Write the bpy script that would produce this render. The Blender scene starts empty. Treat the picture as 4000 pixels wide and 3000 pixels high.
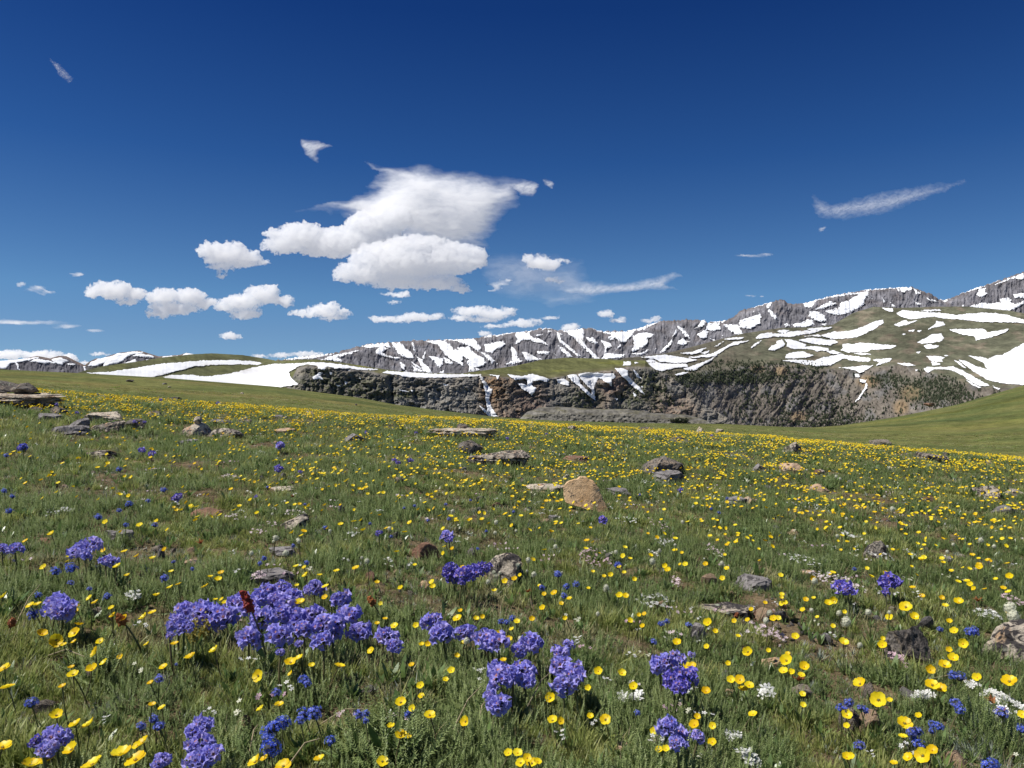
import bpy, math, random
import numpy as np
from mathutils import Vector, Matrix, Euler

sc = bpy.context.scene
COL = sc.collection
rng = np.random.default_rng(7)
random.seed(7)

# ------------------------------------------------------------------ camera, world, sun, exposure
EYE = 0.60
FPX = 3140.0                      # focal length in pixels of the 4000 px wide photograph
PITCH = math.atan(90.0 / FPX)     # the horizon lies a little below the middle of the picture
cam_d = bpy.data.cameras.new('camera')
cam_d.sensor_width = 36.0
cam_d.lens = 36.0 * FPX / 4000.0
cam_d.clip_start = 0.05
cam_d.clip_end = 80000.0
cam_d.dof.use_dof = False
cam = bpy.data.objects.new('camera', cam_d)
COL.objects.link(cam)
cam.location = (0, 0, EYE)
cam.rotation_euler = (math.pi / 2 + PITCH, 0, 0)
sc.camera = cam

SUN_EL = math.radians(57.0)
SUN_AZ = math.radians(-104.0)     # measured from +Y towards +X: high on the left, a little behind the camera
SUN_DIR = Vector((math.sin(SUN_AZ) * math.cos(SUN_EL), math.cos(SUN_AZ) * math.cos(SUN_EL), math.sin(SUN_EL)))

world = bpy.data.worlds.new('World')
sc.world = world
world.use_nodes = True
wn = world.node_tree
wn.nodes.clear()
w_out = wn.nodes.new('ShaderNodeOutputWorld')
w_bg = wn.nodes.new('ShaderNodeBackground')
w_sky = wn.nodes.new('ShaderNodeTexSky')
w_sky.sky_type = 'NISHITA'
w_sky.sun_disc = False
w_sky.sun_elevation = SUN_EL
w_sky.sun_rotation = SUN_AZ
w_sky.altitude = 3300
w_sky.air_density = 1.0
w_sky.dust_density = 0.25
w_sky.ozone_density = 3.0
# thin, dry mountain air: the blue deepens quickly with the height above the horizon, all round
w_tc = wn.nodes.new('ShaderNodeTexCoord')
w_sep = wn.nodes.new('ShaderNodeSeparateXYZ')
w_rmp = wn.nodes.new('ShaderNodeValToRGB')
w_mul = wn.nodes.new('ShaderNodeMix'); w_mul.data_type = 'RGBA'; w_mul.blend_type = 'MULTIPLY'; w_mul.inputs[0].default_value = 1.0
_e = w_rmp.color_ramp.elements
_st = [(0.0, (0.52, 0.66, 0.83)), (0.089, (0.55, 0.70, 0.83)), (0.133, (0.52, 0.75, 0.88)), (0.29, (0.20, 0.46, 0.78)), (0.447, (0.085, 0.28, 0.64)), (1.0, (0.07, 0.22, 0.55))]
while len(_e) < len(_st): _e.new(1.0)
for _el, (_p, _c) in zip(_e, _st): _el.position = _p; _el.color = (*_c, 1)
w_bg.inputs['Strength'].default_value = 0.085
wn.links.new(w_tc.outputs['Generated'], w_sep.inputs[0])
wn.links.new(w_sep.outputs[2], w_rmp.inputs[0])
wn.links.new(w_sky.outputs[0], w_mul.inputs[6])
wn.links.new(w_rmp.outputs[0], w_mul.inputs[7])
wn.links.new(w_mul.outputs[2], w_bg.inputs['Color'])
wn.links.new(w_bg.outputs[0], w_out.inputs['Surface'])

sun_d = bpy.data.lights.new('sun', 'SUN')
sun_d.energy = 4.9
sun_d.angle = math.radians(0.53)
sun_d.color = (1.0, 0.96, 0.89)
sun = bpy.data.objects.new('sun', sun_d)
COL.objects.link(sun)
sun.rotation_euler = SUN_DIR.to_track_quat('Z', 'Y').to_euler()
sun.location = (-20, 5, 30)

vs = sc.view_settings
vs.view_transform = 'Standard'
vs.look = 'None'
vs.exposure = 0.24
vs.gamma = 1.0
vs.use_curve_mapping = False
sc.cycles.max_bounces = 16
sc.cycles.diffuse_bounces = 3
sc.cycles.glossy_bounces = 2
sc.cycles.transmission_bounces = 4
sc.cycles.volume_bounces = 16
sc.cycles.transparent_max_bounces = 8
sc.cycles.caustics_reflective = False
sc.cycles.caustics_refractive = False
sc.cycles.use_denoising = True

# ------------------------------------------------------------------ small helpers
def pix_dir(u, v):
    """direction (x/y, z/y) of a pixel of the 4000 x 3000 photograph"""
    u = np.asarray(u, float); v = np.asarray(v, float)
    x = (u - 2000.0) / FPX
    z = (1500.0 - v) / FPX
    c, s = math.cos(PITCH), math.sin(PITCH)
    yy = c - z * s
    zz = s + z * c
    return x / yy, zz / yy

def _hash(ix, iy, seed):
    h = (ix.astype(np.int64) * 374761393 + iy.astype(np.int64) * 668265263 + seed * 1442695041) & 0xFFFFFFFF
    h = ((h ^ (h >> 13)) * 1274126177) & 0xFFFFFFFF
    h = ((h ^ (h >> 16)) * 2246822519) & 0xFFFFFFFF
    return ((h ^ (h >> 15)) & 0xFFFFFF) / float(0xFFFFFF)

def noise2(x, y, seed=0):
    """gradient noise, about -1..1"""
    x = np.asarray(x, float); y = np.asarray(y, float)
    x, y = np.broadcast_arrays(x, y)
    ix = np.floor(x); iy = np.floor(y)
    fx = x - ix; fy = y - iy
    sx = fx * fx * fx * (fx * (fx * 6 - 15) + 10)
    sy = fy * fy * fy * (fy * (fy * 6 - 15) + 10)
    def g(ox, oy):
        a = _hash(ix + ox, iy + oy, seed) * 2 * math.pi
        return np.cos(a) * (fx - ox) + np.sin(a) * (fy - oy)
    a = g(0, 0); b = g(1, 0); c = g(0, 1); d = g(1, 1)
    return 1.5 * ((a + (b - a) * sx) * (1 - sy) + (c + (d - c) * sx) * sy)

def fbm(x, y, octv=5, seed=0, gain=0.5, lac=2.03):
    s = 0.0; a = 1.0; n = 0.0
    for o in range(octv):
        s = s + a * noise2(x, y, seed + o * 17)
        n += a
        x = x * lac + 13.7; y = y * lac - 7.1; a *= gain
    return s / n

def ridged(x, y, octv=5, seed=0, gain=0.5, lac=2.03):
    s = 0.0; a = 1.0; n = 0.0
    for o in range(octv):
        s = s + a * (1 - 2 * np.abs(noise2(x, y, seed + o * 17)))
        n += a
        x = x * lac + 5.3; y = y * lac + 9.2; a *= gain
    return s / n

def smooth(e0, e1, x):
    t = np.clip((x - e0) / (e1 - e0 + 1e-12), 0, 1)
    return t * t * (3 - 2 * t)

def interp(pts, u):
    p = sorted(pts)
    return np.interp(u, [a for a, b in p], [b for a, b in p])

def tag(o, label=None, cat=None, group=None, kind=None):
    if label: o['label'] = label
    if cat: o['category'] = cat
    if group: o['group'] = group
    if kind: o['kind'] = kind
    return o

def mesh_np(name, verts, faces, mat=None, smooth_shade=True, cols=None, uvnames=None):
    """verts (n,3), faces (m,3 or 4) numpy arrays"""
    me = bpy.data.meshes.new(name)
    verts = np.asarray(verts, np.float32); faces = np.asarray(faces, np.int32)
    k = faces.shape[1]
    me.vertices.add(len(verts)); me.vertices.foreach_set('co', verts.ravel())
    me.loops.add(faces.size); me.loops.foreach_set('vertex_index', faces.ravel())
    me.polygons.add(len(faces))
    me.polygons.foreach_set('loop_start', np.arange(0, faces.size, k, dtype=np.int32))
    me.polygons.foreach_set('loop_total', np.full(len(faces), k, np.int32))
    me.polygons.foreach_set('use_smooth', np.full(len(faces), smooth_shade, bool))
    me.update(calc_edges=True)
    me.validate()
    if cols is not None:
        for nm, c in cols.items():
            a = me.color_attributes.new(nm, 'FLOAT_COLOR', 'POINT')
            cc = np.ones((len(verts), 4), np.float32); cc[:, :c.shape[1]] = c
            a.data.foreach_set('color', cc.ravel())
    if mat is not None:
        for m in (mat if isinstance(mat, (list, tuple)) else [mat]):
            me.materials.append(m)
    return me

def obj(name, me, parent=None, matrix=None):
    o = bpy.data.objects.new(name, me)
    COL.objects.link(o)
    if parent is not None: o.parent = parent
    if matrix is not None: o.matrix_local = matrix
    return o

class MB:
    """collects numpy pieces into one mesh (triangles), with material indices"""
    def __init__(s): s.v = []; s.f = []; s.m = []; s.n = 0
    def add(s, v, f, mi=0):
        v = np.asarray(v, float); f = np.asarray(f, int)
        if f.shape[1] == 4:
            f = np.concatenate([f[:, [0, 1, 2]], f[:, [0, 2, 3]]])
        s.v.append(v); s.f.append(f + s.n); s.m.append(np.full(len(f), mi)); s.n += len(v)
    def mesh(s, name, mats, smooth_shade=True):
        me = mesh_np(name, np.concatenate(s.v), np.concatenate(s.f), mats, smooth_shade)
        mi = np.concatenate(s.m).astype(np.int32)
        if len(mi) == len(me.polygons): me.polygons.foreach_set('material_index', mi)
        return me

def rotm(axis, ang):
    return np.array(Matrix.Rotation(ang, 3, axis))

def frame_to(n):
    """3x3 matrix whose Z column is n"""
    return np.array(Vector(n).normalized().to_track_quat('Z', 'Y').to_matrix())

def tube(p, rad, seg=5, cap=True):
    """tube along points p (k,3) with radii"""
    p = np.asarray(p, float); k = len(p); rad = np.broadcast_to(rad, (k,))
    v = []
    for i in range(k):
        d = p[min(i + 1, k - 1)] - p[max(i - 1, 0)]
        R = frame_to(d)
        a = np.arange(seg) * 2 * math.pi / seg
        ring = np.stack([np.cos(a), np.sin(a), 0 * a], 1) * rad[i]
        v.append(ring @ R.T + p[i])
    v = np.concatenate(v)
    f = []
    for i in range(k - 1):
        for j in range(seg):
            f.append((i * seg + j, i * seg + (j + 1) % seg, (i + 1) * seg + (j + 1) % seg, (i + 1) * seg + j))
    return v, np.array(f)

# ------------------------------------------------------------------ materials
def newmat(name):
    m = bpy.data.materials.new(name); m.use_nodes = True
    m.node_tree.nodes.clear()
    return m, m.node_tree.nodes, m.node_tree.links

def out(N, L, sh, disp=None):
    o = N.new('ShaderNodeOutputMaterial'); L.new(sh, o.inputs['Surface']); return o

def tnoise(N, L, scale, detail=4, rough=0.55, vec=None, dist=0.0):
    t = N.new('ShaderNodeTexNoise'); t.inputs['Scale'].default_value = scale
    t.inputs['Detail'].default_value = detail; t.inputs['Roughness'].default_value = rough
    t.inputs['Distortion'].default_value = dist
    if vec is not None: L.new(vec, t.inputs['Vector'])
    return t

def ramp(N, L, fac, stops, interp_='LINEAR'):
    r = N.new('ShaderNodeValToRGB'); r.color_ramp.interpolation = interp_
    e = r.color_ramp.elements
    while len(e) > len(stops): e.remove(e[-1])
    while len(e) < len(stops): e.new(1.0)
    for el, (p, c) in zip(e, stops):
        el.position = p; el.color = (c[0], c[1], c[2], 1) if len(c) == 3 else c
    L.new(fac, r.inputs[0]); return r

def mixc(N, L, fac, a, b, mode='MIX'):
    m = N.new('ShaderNodeMix'); m.data_type = 'RGBA'; m.blend_type = mode
    for s, x in ((0, fac), (6, a), (7, b)):
        if hasattr(x, 'is_output') or hasattr(x, 'links'): L.new(x, m.inputs[s])
        elif isinstance(x, (int, float)): m.inputs[s].default_value = x if s == 0 else (x, x, x, 1)
        else: m.inputs[s].default_value = (*x, 1)
    return m.outputs[2]

def bump(N, L, h, strength, dist):
    b = N.new('ShaderNodeBump'); b.inputs['Strength'].default_value = strength; b.inputs['Distance'].default_value = dist
    L.new(h, b.inputs['Height']); return b.outputs[0]

def leaf_mat(name, c0, c1, c2, transl=0.35, rough=0.5, spec=0.25, tip=None, zscale=0.06):
    """plant tissue: diffuse and translucent, colour varied per instance; tip colour towards the top"""
    m, N, L = newmat(name)
    oi = N.new('ShaderNodeObjectInfo')
    r = ramp(N, L, oi.outputs['Random'], [(0, c0), (0.5, c1), (1, c2)])
    col = r.outputs[0]
    tc = N.new('ShaderNodeTexCoord')
    if tip is not None:
        sp = N.new('ShaderNodeSeparateXYZ'); L.new(tc.outputs['Object'], sp.inputs[0])
        mr = N.new('ShaderNodeMapRange'); mr.inputs[1].default_value = 0.0; mr.inputs[2].default_value = zscale
        mr.inputs[3].default_value = 0; mr.inputs[4].default_value = 1; L.new(sp.outputs[2], mr.inputs[0])
        col = mixc(N, L, mr.outputs[0], col, tip)
    nz = tnoise(N, L, 90, 2, 0.5, tc.outputs['Object'])
    r2 = ramp(N, L, nz.outputs[0], [(0.25, (0.72, 0.72, 0.72)), (0.75, (1.25, 1.25, 1.25))])
    col = mixc(N, L, 1.0, col, r2.outputs[0], 'MULTIPLY')
    p = N.new('ShaderNodeBsdfPrincipled'); L.new(col, p.inputs['Base Color'])
    p.inputs['Roughness'].default_value = rough; p.inputs['Specular IOR Level'].default_value = spec
    t = N.new('ShaderNodeBsdfTranslucent'); L.new(col, t.inputs['Color'])
    mx = N.new('ShaderNodeMixShader'); mx.inputs[0].default_value = transl
    L.new(p.outputs[0], mx.inputs[1]); L.new(t.outputs[0], mx.inputs[2])
    out(N, L, mx.outputs[0])
    return m

def rock_mat(name, base, pale, dark, lichen=0.5, scale=1.0, orange=None):
    m, N, L = newmat(name)
    tc = N.new('ShaderNodeTexCoord'); v = tc.outputs['Object']
    oi = N.new('ShaderNodeObjectInfo')
    ad = N.new('ShaderNodeVectorMath'); ad.operation = 'ADD'
    cm = N.new('ShaderNodeCombineXYZ'); mu = N.new('ShaderNodeMath'); mu.operation = 'MULTIPLY'; mu.inputs[1].default_value = 37.0
    L.new(oi.outputs['Random'], mu.inputs[0]); L.new(mu.outputs[0], cm.inputs[0]); L.new(mu.outputs[0], cm.inputs[1])
    L.new(v, ad.inputs[0]); L.new(cm.outputs[0], ad.inputs[1]); v = ad.outputs[0]
    n1 = tnoise(N, L, 9 * scale, 6, 0.6, v, 0.4)
    n2 = tnoise(N, L, 26 * scale, 5, 0.65, v, 0.8)
    n3 = tnoise(N, L, 130 * scale, 4, 0.7, v)
    c = ramp(N, L, n1.outputs[0], [(0.3, base), (0.62, pale)]).outputs[0]
    if orange is not None:
        f = ramp(N, L, tnoise(N, L, 13 * scale, 4, 0.6, v, 0.6).outputs[0], [(0.52, (0, 0, 0)), (0.64, (1, 1, 1))]).outputs[0]
        c = mixc(N, L, f, c, orange)
    f = ramp(N, L, n2.outputs[0], [(0.60 - 0.16 * lichen, (0, 0, 0)), (0.68 - 0.16 * lichen, (1, 1, 1))]).outputs[0]
    c = mixc(N, L, f, c, dark)
    vo = N.new('ShaderNodeTexVoronoi'); vo.inputs['Scale'].default_value = 22 * scale; L.new(v, vo.inputs['Vector'])
    f2 = ramp(N, L, vo.outputs['Distance'], [(0.16, (1, 1, 1)), (0.24, (0, 0, 0))]).outputs[0]
    f3 = ramp(N, L, tnoise(N, L, 5 * scale, 2, 0.5, v).outputs[0], [(0.5, (0, 0, 0)), (0.6, (1, 1, 1))]).outputs[0]
    f4 = mixc(N, L, 1.0, f2, f3, 'MULTIPLY')
    c = mixc(N, L, f4, c, (0.34, 0.36, 0.27))
    g = ramp(N, L, n3.outputs[0], [(0.3, (0.68, 0.68, 0.68)), (0.7, (1.28, 1.28, 1.28))]).outputs[0]
    c = mixc(N, L, 1.0, c, g, 'MULTIPLY')
    p = N.new('ShaderNodeBsdfPrincipled'); L.new(c, p.inputs['Base Color']); p.inputs['Roughness'].default_value = 0.9
    p.inputs['Specular IOR Level'].default_value = 0.2
    b1 = bump(N, L, n2.outputs[0], 0.8, 0.012 / scale)
    b = N.new('ShaderNodeBump'); b.inputs['Strength'].default_value = 0.7; b.inputs['Distance'].default_value = 0.004
    L.new(n3.outputs[0], b.inputs['Height']); L.new(b1, b.inputs['Normal'])
    L.new(b.outputs[0], p.inputs['Normal'])
    out(N, L, p.outputs[0])
    return m

def far_mat(name, s1, s2, amp=1.0, bdist=3.0, lo=0.55, hi=1.5, stretch=(1, 1, 1), rough=0.95):
    """terrain seen from afar: albedo from the 'col' attribute times rock grain; relief grain in the bump"""
    m, N, L = newmat(name)
    at = N.new('ShaderNodeAttribute'); at.attribute_name = 'col'
    tc = N.new('ShaderNodeTexCoord')
    mp = N.new('ShaderNodeMapping'); mp.inputs['Scale'].default_value = stretch; L.new(tc.outputs['Object'], mp.inputs[0])
    v = mp.outputs[0]
    n1 = tnoise(N, L, s1, 6, 0.68, v, 0.5); n2 = tnoise(N, L, s2, 5, 0.7, v)
    g1 = ramp(N, L, n1.outputs[0], [(0.3, (lo, lo, lo)), (0.7, (hi, hi, hi))]).outputs[0]
    g2 = ramp(N, L, n2.outputs[0], [(0.3, (0.7, 0.7, 0.7)), (0.7, (1.3, 1.3, 1.3))]).outputs[0]
    c = mixc(N, L, 1.0, at.outputs['Color'], g1, 'MULTIPLY'); c = mixc(N, L, 1.0, c, g2, 'MULTIPLY')
    p = N.new('ShaderNodeBsdfPrincipled'); L.new(c, p.inputs['Base Color'])
    p.inputs['Roughness'].default_value = rough; p.inputs['Specular IOR Level'].default_value = 0.1
    # bump only as strong as the 'rel' attribute says (rock yes, turf hardly)
    at2 = N.new('ShaderNodeAttribute'); at2.attribute_name = 'rel'
    mu = N.new('ShaderNodeMath'); mu.operation = 'MULTIPLY'; L.new(n1.outputs[0], mu.inputs[0]); L.new(at2.outputs['Fac'], mu.inputs[1])
    L.new(bump(N, L, mu.outputs[0], amp, bdist), p.inputs['Normal'])
    out(N, L, p.outputs[0])
    return m

def snow_mat():
    m, N, L = newmat('snow_surface')
    tc = N.new('ShaderNodeTexCoord')
    n1 = tnoise(N, L, 0.02, 5, 0.6, tc.outputs['Object'])
    c = ramp(N, L, n1.outputs[0], [(0.30, (0.62, 0.60, 0.58)), (0.42, (0.78, 0.79, 0.81)), (0.6, (0.86, 0.87, 0.89))]).outputs[0]
    p = N.new('ShaderNodeBsdfPrincipled'); L.new(c, p.inputs['Base Color']); p.inputs['Roughness'].default_value = 0.8
    L.new(bump(N, L, tnoise(N, L, 0.05, 4, 0.6, tc.outputs['Object']).outputs[0], 0.25, 6.0), p.inputs['Normal'])
    out(N, L, p.outputs[0])
    return m

def cloud_mat(name, dens):
    m, N, L = newmat(name)
    v = N.new('ShaderNodeVolumeScatter')
    v.inputs['Color'].default_value = (1, 1, 1, 1); v.inputs['Density'].default_value = dens
    v.inputs['Anisotropy'].default_value = 0.0
    o = N.new('ShaderNodeOutputMaterial'); L.new(v.outputs[0], o.inputs['Volume'])
    return m
SNOW = snow_mat()

# ------------------------------------------------------------------ traced outlines (photograph pixels)
def T(s, ox, oy, polys):
    return [[(ox + x / s, oy + y / s) for x, y in p] for p in polys]
S1 = lambda *p: T(1.58, 0, 1000, p)
S5 = lambda *p: T(2.212, 1200, 1250, p)
S6 = lambda *p: T(2.212, 2000, 1200, p)
S7 = lambda *p: T(2.212, 3000, 1050, p)
S8 = lambda *p: T(3.0167, 0, 1350, p)

SKY_MEADOW = [(-700, 1385), (-300, 1420), (0, 1443), (342, 1459), (633, 1475), (1076, 1510), (1400, 1553), (1543, 1580), (1700, 1601), (1942, 1629),
              (2100, 1640), (2302, 1648), (2500, 1653), (2834, 1656), (3050, 1667), (3174, 1670), (3280, 1662), (3362, 1650), (3500, 1629), (3630, 1603),
              (3740, 1580), (3847, 1549), (4000, 1505), (4300, 1440), (4700, 1400)]
EDGE = [(-700, 1450), (150, 1524), (640, 1566), (1100, 1592), (1392, 1622), (1986, 1645), (2500, 1670), (2979, 1694), (4000, 1767), (4700, 1820)]

def tan_of(u, v):
    """height over horizontal distance for the picture point, as seen by the eye"""
    a, b = pix_dir(u, v)
    return b / np.sqrt(1 + a * a)

def h_near(x, y):
    b = 0.045 * fbm(x * 0.55, y * 0.55, 3, 3) + 0.020 * fbm(x * 2.1, y * 2.1, 3, 5) + 0.014 * fbm(x * 7.0, y * 7.0, 3, 9) + 0.007 * fbm(x * 19.0, y * 19.0, 2, 10)
    r = np.hypot(x, y)
    return -0.0635 * x + 0.0335 * y + b * smooth(0.3, 1.5, r)

def ground_h(x, y):
    x = np.asarray(x, float); y = np.asarray(y, float)
    r = np.hypot(x, y) + 1e-6
    yy = np.maximum(y, 1e-3)
    a = np.clip(x / yy, -1.05, 1.05)
    a = np.where(y <= 0.0, np.sign(x) * 1.05, a)
    u = 2000 + FPX * a
    z0 = h_near(x, y)
    rc = 12.3 + 1.1 * noise2(u / 260.0, 0.5, 21)
    # tangent profile beyond the crest
    zc = -0.0635 * x / r * rc + 0.0335 * y / r * rc
    te = tan_of(u, interp(EDGE, u) + np.interp(u, [0, 1200, 2200, 3000, 4000], [12, 14, 18, 26, 40]))
    ts = tan_of(u, interp(SKY_MEADOW, u))
    rs = np.interp(u, [-700, 0, 1000, 2000, 2700, 3200, 4000, 4700], [150, 150, 130, 95, 90, 120, 210, 240])
    lr = np.log(np.maximum(r, 1.0))
    nodes_r = [rc, rc * 1.35, rc * 2.6, rs, rs * 1.9, 900.0 + 0 * r]
    nodes_t = [te, te - 0.022, te - 0.006, ts, ts - 0.09, ts - 0.30]
    t = te + 0 * r
    for i in range(5):
        k = smooth(np.log(nodes_r[i]), np.log(nodes_r[i + 1]), lr)
        seg = nodes_t[i] + (nodes_t[i + 1] - nodes_t[i]) * k
        t = np.where(lr >= np.log(nodes_r[i]), seg, t)
    wob = (0.0042 * fbm(x * 0.035, y * 0.05, 4, 33) + 0.0016 * fbm(x * 0.2, y * 0.2, 3, 35)) * smooth(26, 50, r) * (1 - smooth(0.75, 1.0, r / rs))
    z1 = EYE + r * (t + wob)
    # blend: the near plane meets the far profile round the crest
    k = smooth(rc * 0.72, rc * 1.0, r)
    zn = z0
    z_e = EYE + r * te
    corr = smooth(2.0, rc, r) * (z_e - (-0.0635 * x + 0.0335 * y)) * 1.0
    zn = z0 + corr * smooth(5.0, 12.0, r)
    return np.where(r > rc, z1 + (z0 - (-0.0635 * x + 0.0335 * y)) * (1 - smooth(rc, rc * 1.3, r)), zn)

def ray_ground(u, v, hh=0.0):
    """first point on the picture ray whose height over the ground is hh -> (x, y, z)"""
    a, b = pix_dir(u, v)
    ys = np.concatenate([np.linspace(0.7, 16, 900), np.geomspace(16.2, 230, 500)])
    d = EYE + b * ys - ground_h(a * ys, ys) - hh
    i = np.argmax(d < 0)
    if d[i] >= 0: return None
    if i == 0: y = ys[0]
    else:
        y0, y1 = ys[i - 1], ys[i]
        y = y0 + (y1 - y0) * d[i - 1] / (d[i - 1] - d[i])
    return np.array([a * y, y, EYE + b * y])

# ------------------------------------------------------------------ ground sheet: flowery knoll, swale and slopes
def build_ground():
    nt, nr = 760, 430
    th = np.linspace(-math.radians(74), math.radians(74), nt)
    r = np.concatenate([np.geomspace(0.25, 16, 250), np.geomspace(16.3, 900, nr - 250)])
    R, TH = np.meshgrid(r, th, indexing='ij')
    X, Y = R * np.sin(TH), R * np.cos(TH)
    Z = ground_h(X, Y)
    far = smooth(14, 26, R)
    n = 0.5 + 0.5 * fbm(X * 0.06, Y * 0.15, 4, 41)
    n2 = 0.5 + 0.5 * fbm(X * 0.9, Y * 0.9, 4, 43)
    soil = np.stack([0.105 + 0.05 * n2, 0.082 + 0.03 * n2, 0.050 + 0.018 * n2], -1)
    g1 = np.array([0.122, 0.128, 0.042]); g2 = np.array([0.092, 0.108, 0.036]); g3 = np.array([0.150, 0.138, 0.056])
    turf = g1 + (g2 - g1) * smooth(0.42, 0.62, n)[..., None] + (g3 - g1) * (smooth(0.5, 0.75, 1 - n) * 0.7)[..., None]
    U = 2000 + FPX * np.tan(np.clip(TH, -0.8, 0.8))
    hill = smooth(3200, 3700, U) * smooth(60, 110, R)
    band = fbm(X * 0.02 + 0.4 * fbm(X * 0.05, Y * 0.05, 3, 48), Y * 0.07, 5, 47)
    turf = turf + hill[..., None] * (smooth(0.1, 0.45, band)[..., None] * np.array([0.028, 0.024, -0.006]) + smooth(0.1, 0.45, -band)[..., None] * np.array([-0.022, -0.014, -0.002]))
    brown = smooth(0.1, 0.4, fbm(X * 0.03, Y * 0.05, 3, 49)) * (1 - smooth(2300, 3000, U))
    turf = turf + brown[..., None] * np.array([0.028, 0.008, 0.004])
    rill = smooth(0.55, 0.9, ridged(X * 0.02 + 0.3 * fbm(X * 0.05, Y * 0.03, 3, 51), Y * 0.035, 4, 53))
    turf = turf * (1 - 0.28 * rill[..., None]) * (1 + 0.35 * fbm(X * 0.25, Y * 0.35, 4, 55)[..., None])
    col = soil * (1 - far[..., None]) + np.clip(turf, 0.01, 1) * far[..., None]
    idx = np.arange(len(r) * nt).reshape(len(r), nt)
    f = np.stack([idx[:-1, :-1], idx[:-1, 1:], idx[1:, 1:], idx[1:, :-1]], -1).reshape(-1, 4)[:, ::-1]
    m, N, L = newmat('turf_and_soil')
    at = N.new('ShaderNodeAttribute'); at.attribute_name = 'col'
    tc = N.new('ShaderNodeTexCoord')
    nA = tnoise(N, L, 1.3, 8, 0.72, tc.outputs['Object'], 0.3)
    nB = tnoise(N, L, 14, 6, 0.7, tc.outputs['Object'])
    nC = tnoise(N, L, 80, 3, 0.7, tc.outputs['Object'])
    c = at.outputs['Color']
    for n_, lo, hi in ((nA, 0.55, 1.5), (nB, 0.5, 1.55), (nC, 0.7, 1.35)):
        c = mixc(N, L, 1.0, c, ramp(N, L, n_.outputs[0], [(0.3, (lo, lo, lo)), (0.7, (hi, hi, hi))]).outputs[0], 'MULTIPLY')
    p = N.new('ShaderNodeBsdfPrincipled'); L.new(c, p.inputs['Base Color']); p.inputs['Roughness'].default_value = 1.0
    p.inputs['Specular IOR Level'].default_value = 0.05
    b1 = bump(N, L, nA.outputs[0], 1.0, 0.09)
    b = N.new('ShaderNodeBump'); b.inputs['Strength'].default_value = 0.9; b.inputs['Distance'].default_value = 0.02
    L.new(nB.outputs[0], b.inputs['Height']); L.new(b1, b.inputs['Normal']); L.new(b.outputs[0], p.inputs['Normal'])
    out(N, L, p.outputs[0])
    me = mesh_np('ground', np.stack([X, Y, Z], -1).reshape(-1, 3), f, m, True, {'col': col.reshape(-1, 3)})
    tag(obj('ground', me), kind='structure')
build_ground()

# valley floor far below, out to the horizon
def build_valley():
    n = 64
    r = np.array([200, 900, 3000, 9000, 30000.0]); th = np.linspace(0, 2 * math.pi, n, endpoint=False)
    R, TH = np.meshgrid(r, th, indexing='ij')
    v = np.stack([R * np.sin(TH), R * np.cos(TH), -260 + 0 * R - R * 0.004], -1).reshape(-1, 3)
    idx = np.arange(len(r) * n).reshape(len(r), n); nx = np.roll(idx, -1, 1)
    f = np.stack([idx[:-1], nx[:-1], nx[1:], idx[1:]], -1).reshape(-1, 4)[:, ::-1]
    m, N, L = newmat('valley_bounce_ground')
    tcv = N.new('ShaderNodeTexCoord')
    c = ramp(N, L, tnoise(N, L, 0.0012, 7, 0.6, tcv.outputs['Object']).outputs[0], [(0.40, (0.12, 0.11, 0.08)), (0.50, (0.26, 0.24, 0.22)), (0.54, (0.82, 0.83, 0.85))]).outputs[0]   # unseen ground; bright snow tone added to light the cloud bases from below
    p = N.new('ShaderNodeBsdfPrincipled'); L.new(c, p.inputs['Base Color']); p.inputs['Roughness'].default_value = 1
    out(N, L, p.outputs[0])
    tag(obj('valley_floor', mesh_np('valley_floor', v, f, m)), kind='structure')
build_valley()

# ------------------------------------------------------------------ signed distance to an outline (inside positive)
def sdf(poly, X, Y):
    P = np.array(poly, float); n = len(P)
    d2 = np.full(X.shape, 1e18); inside = np.zeros(X.shape, bool)
    for i in range(n):
        ax, ay = P[i]; bx, by = P[(i + 1) % n]
        ex, ey = bx - ax, by - ay
        wx, wy = X - ax, Y - ay
        t = np.clip((wx * ex + wy * ey) / (ex * ex + ey * ey + 1e-9), 0, 1)
        d2 = np.minimum(d2, (wx - ex * t) ** 2 + (wy - ey * t) ** 2)
        c = (ay > Y) != (by > Y)
        xi = ax + (Y - ay) * ex / (ey if abs(ey) > 1e-9 else 1e-9)
        inside ^= c & (X < xi)
    d = np.sqrt(d2)
    return np.where(inside, d, -d)

def sdf_box(poly, X, Y, pad=14):
    P = np.array(poly)
    m = (X > P[:, 0].min() - pad) & (X < P[:, 0].max() + pad) & (Y > P[:, 1].min() - pad) & (Y < P[:, 1].max() + pad)
    r = np.full(X.shape, -float(pad))
    if m.any(): r[m] = sdf(poly, X[m], Y[m])
    return r

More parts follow.
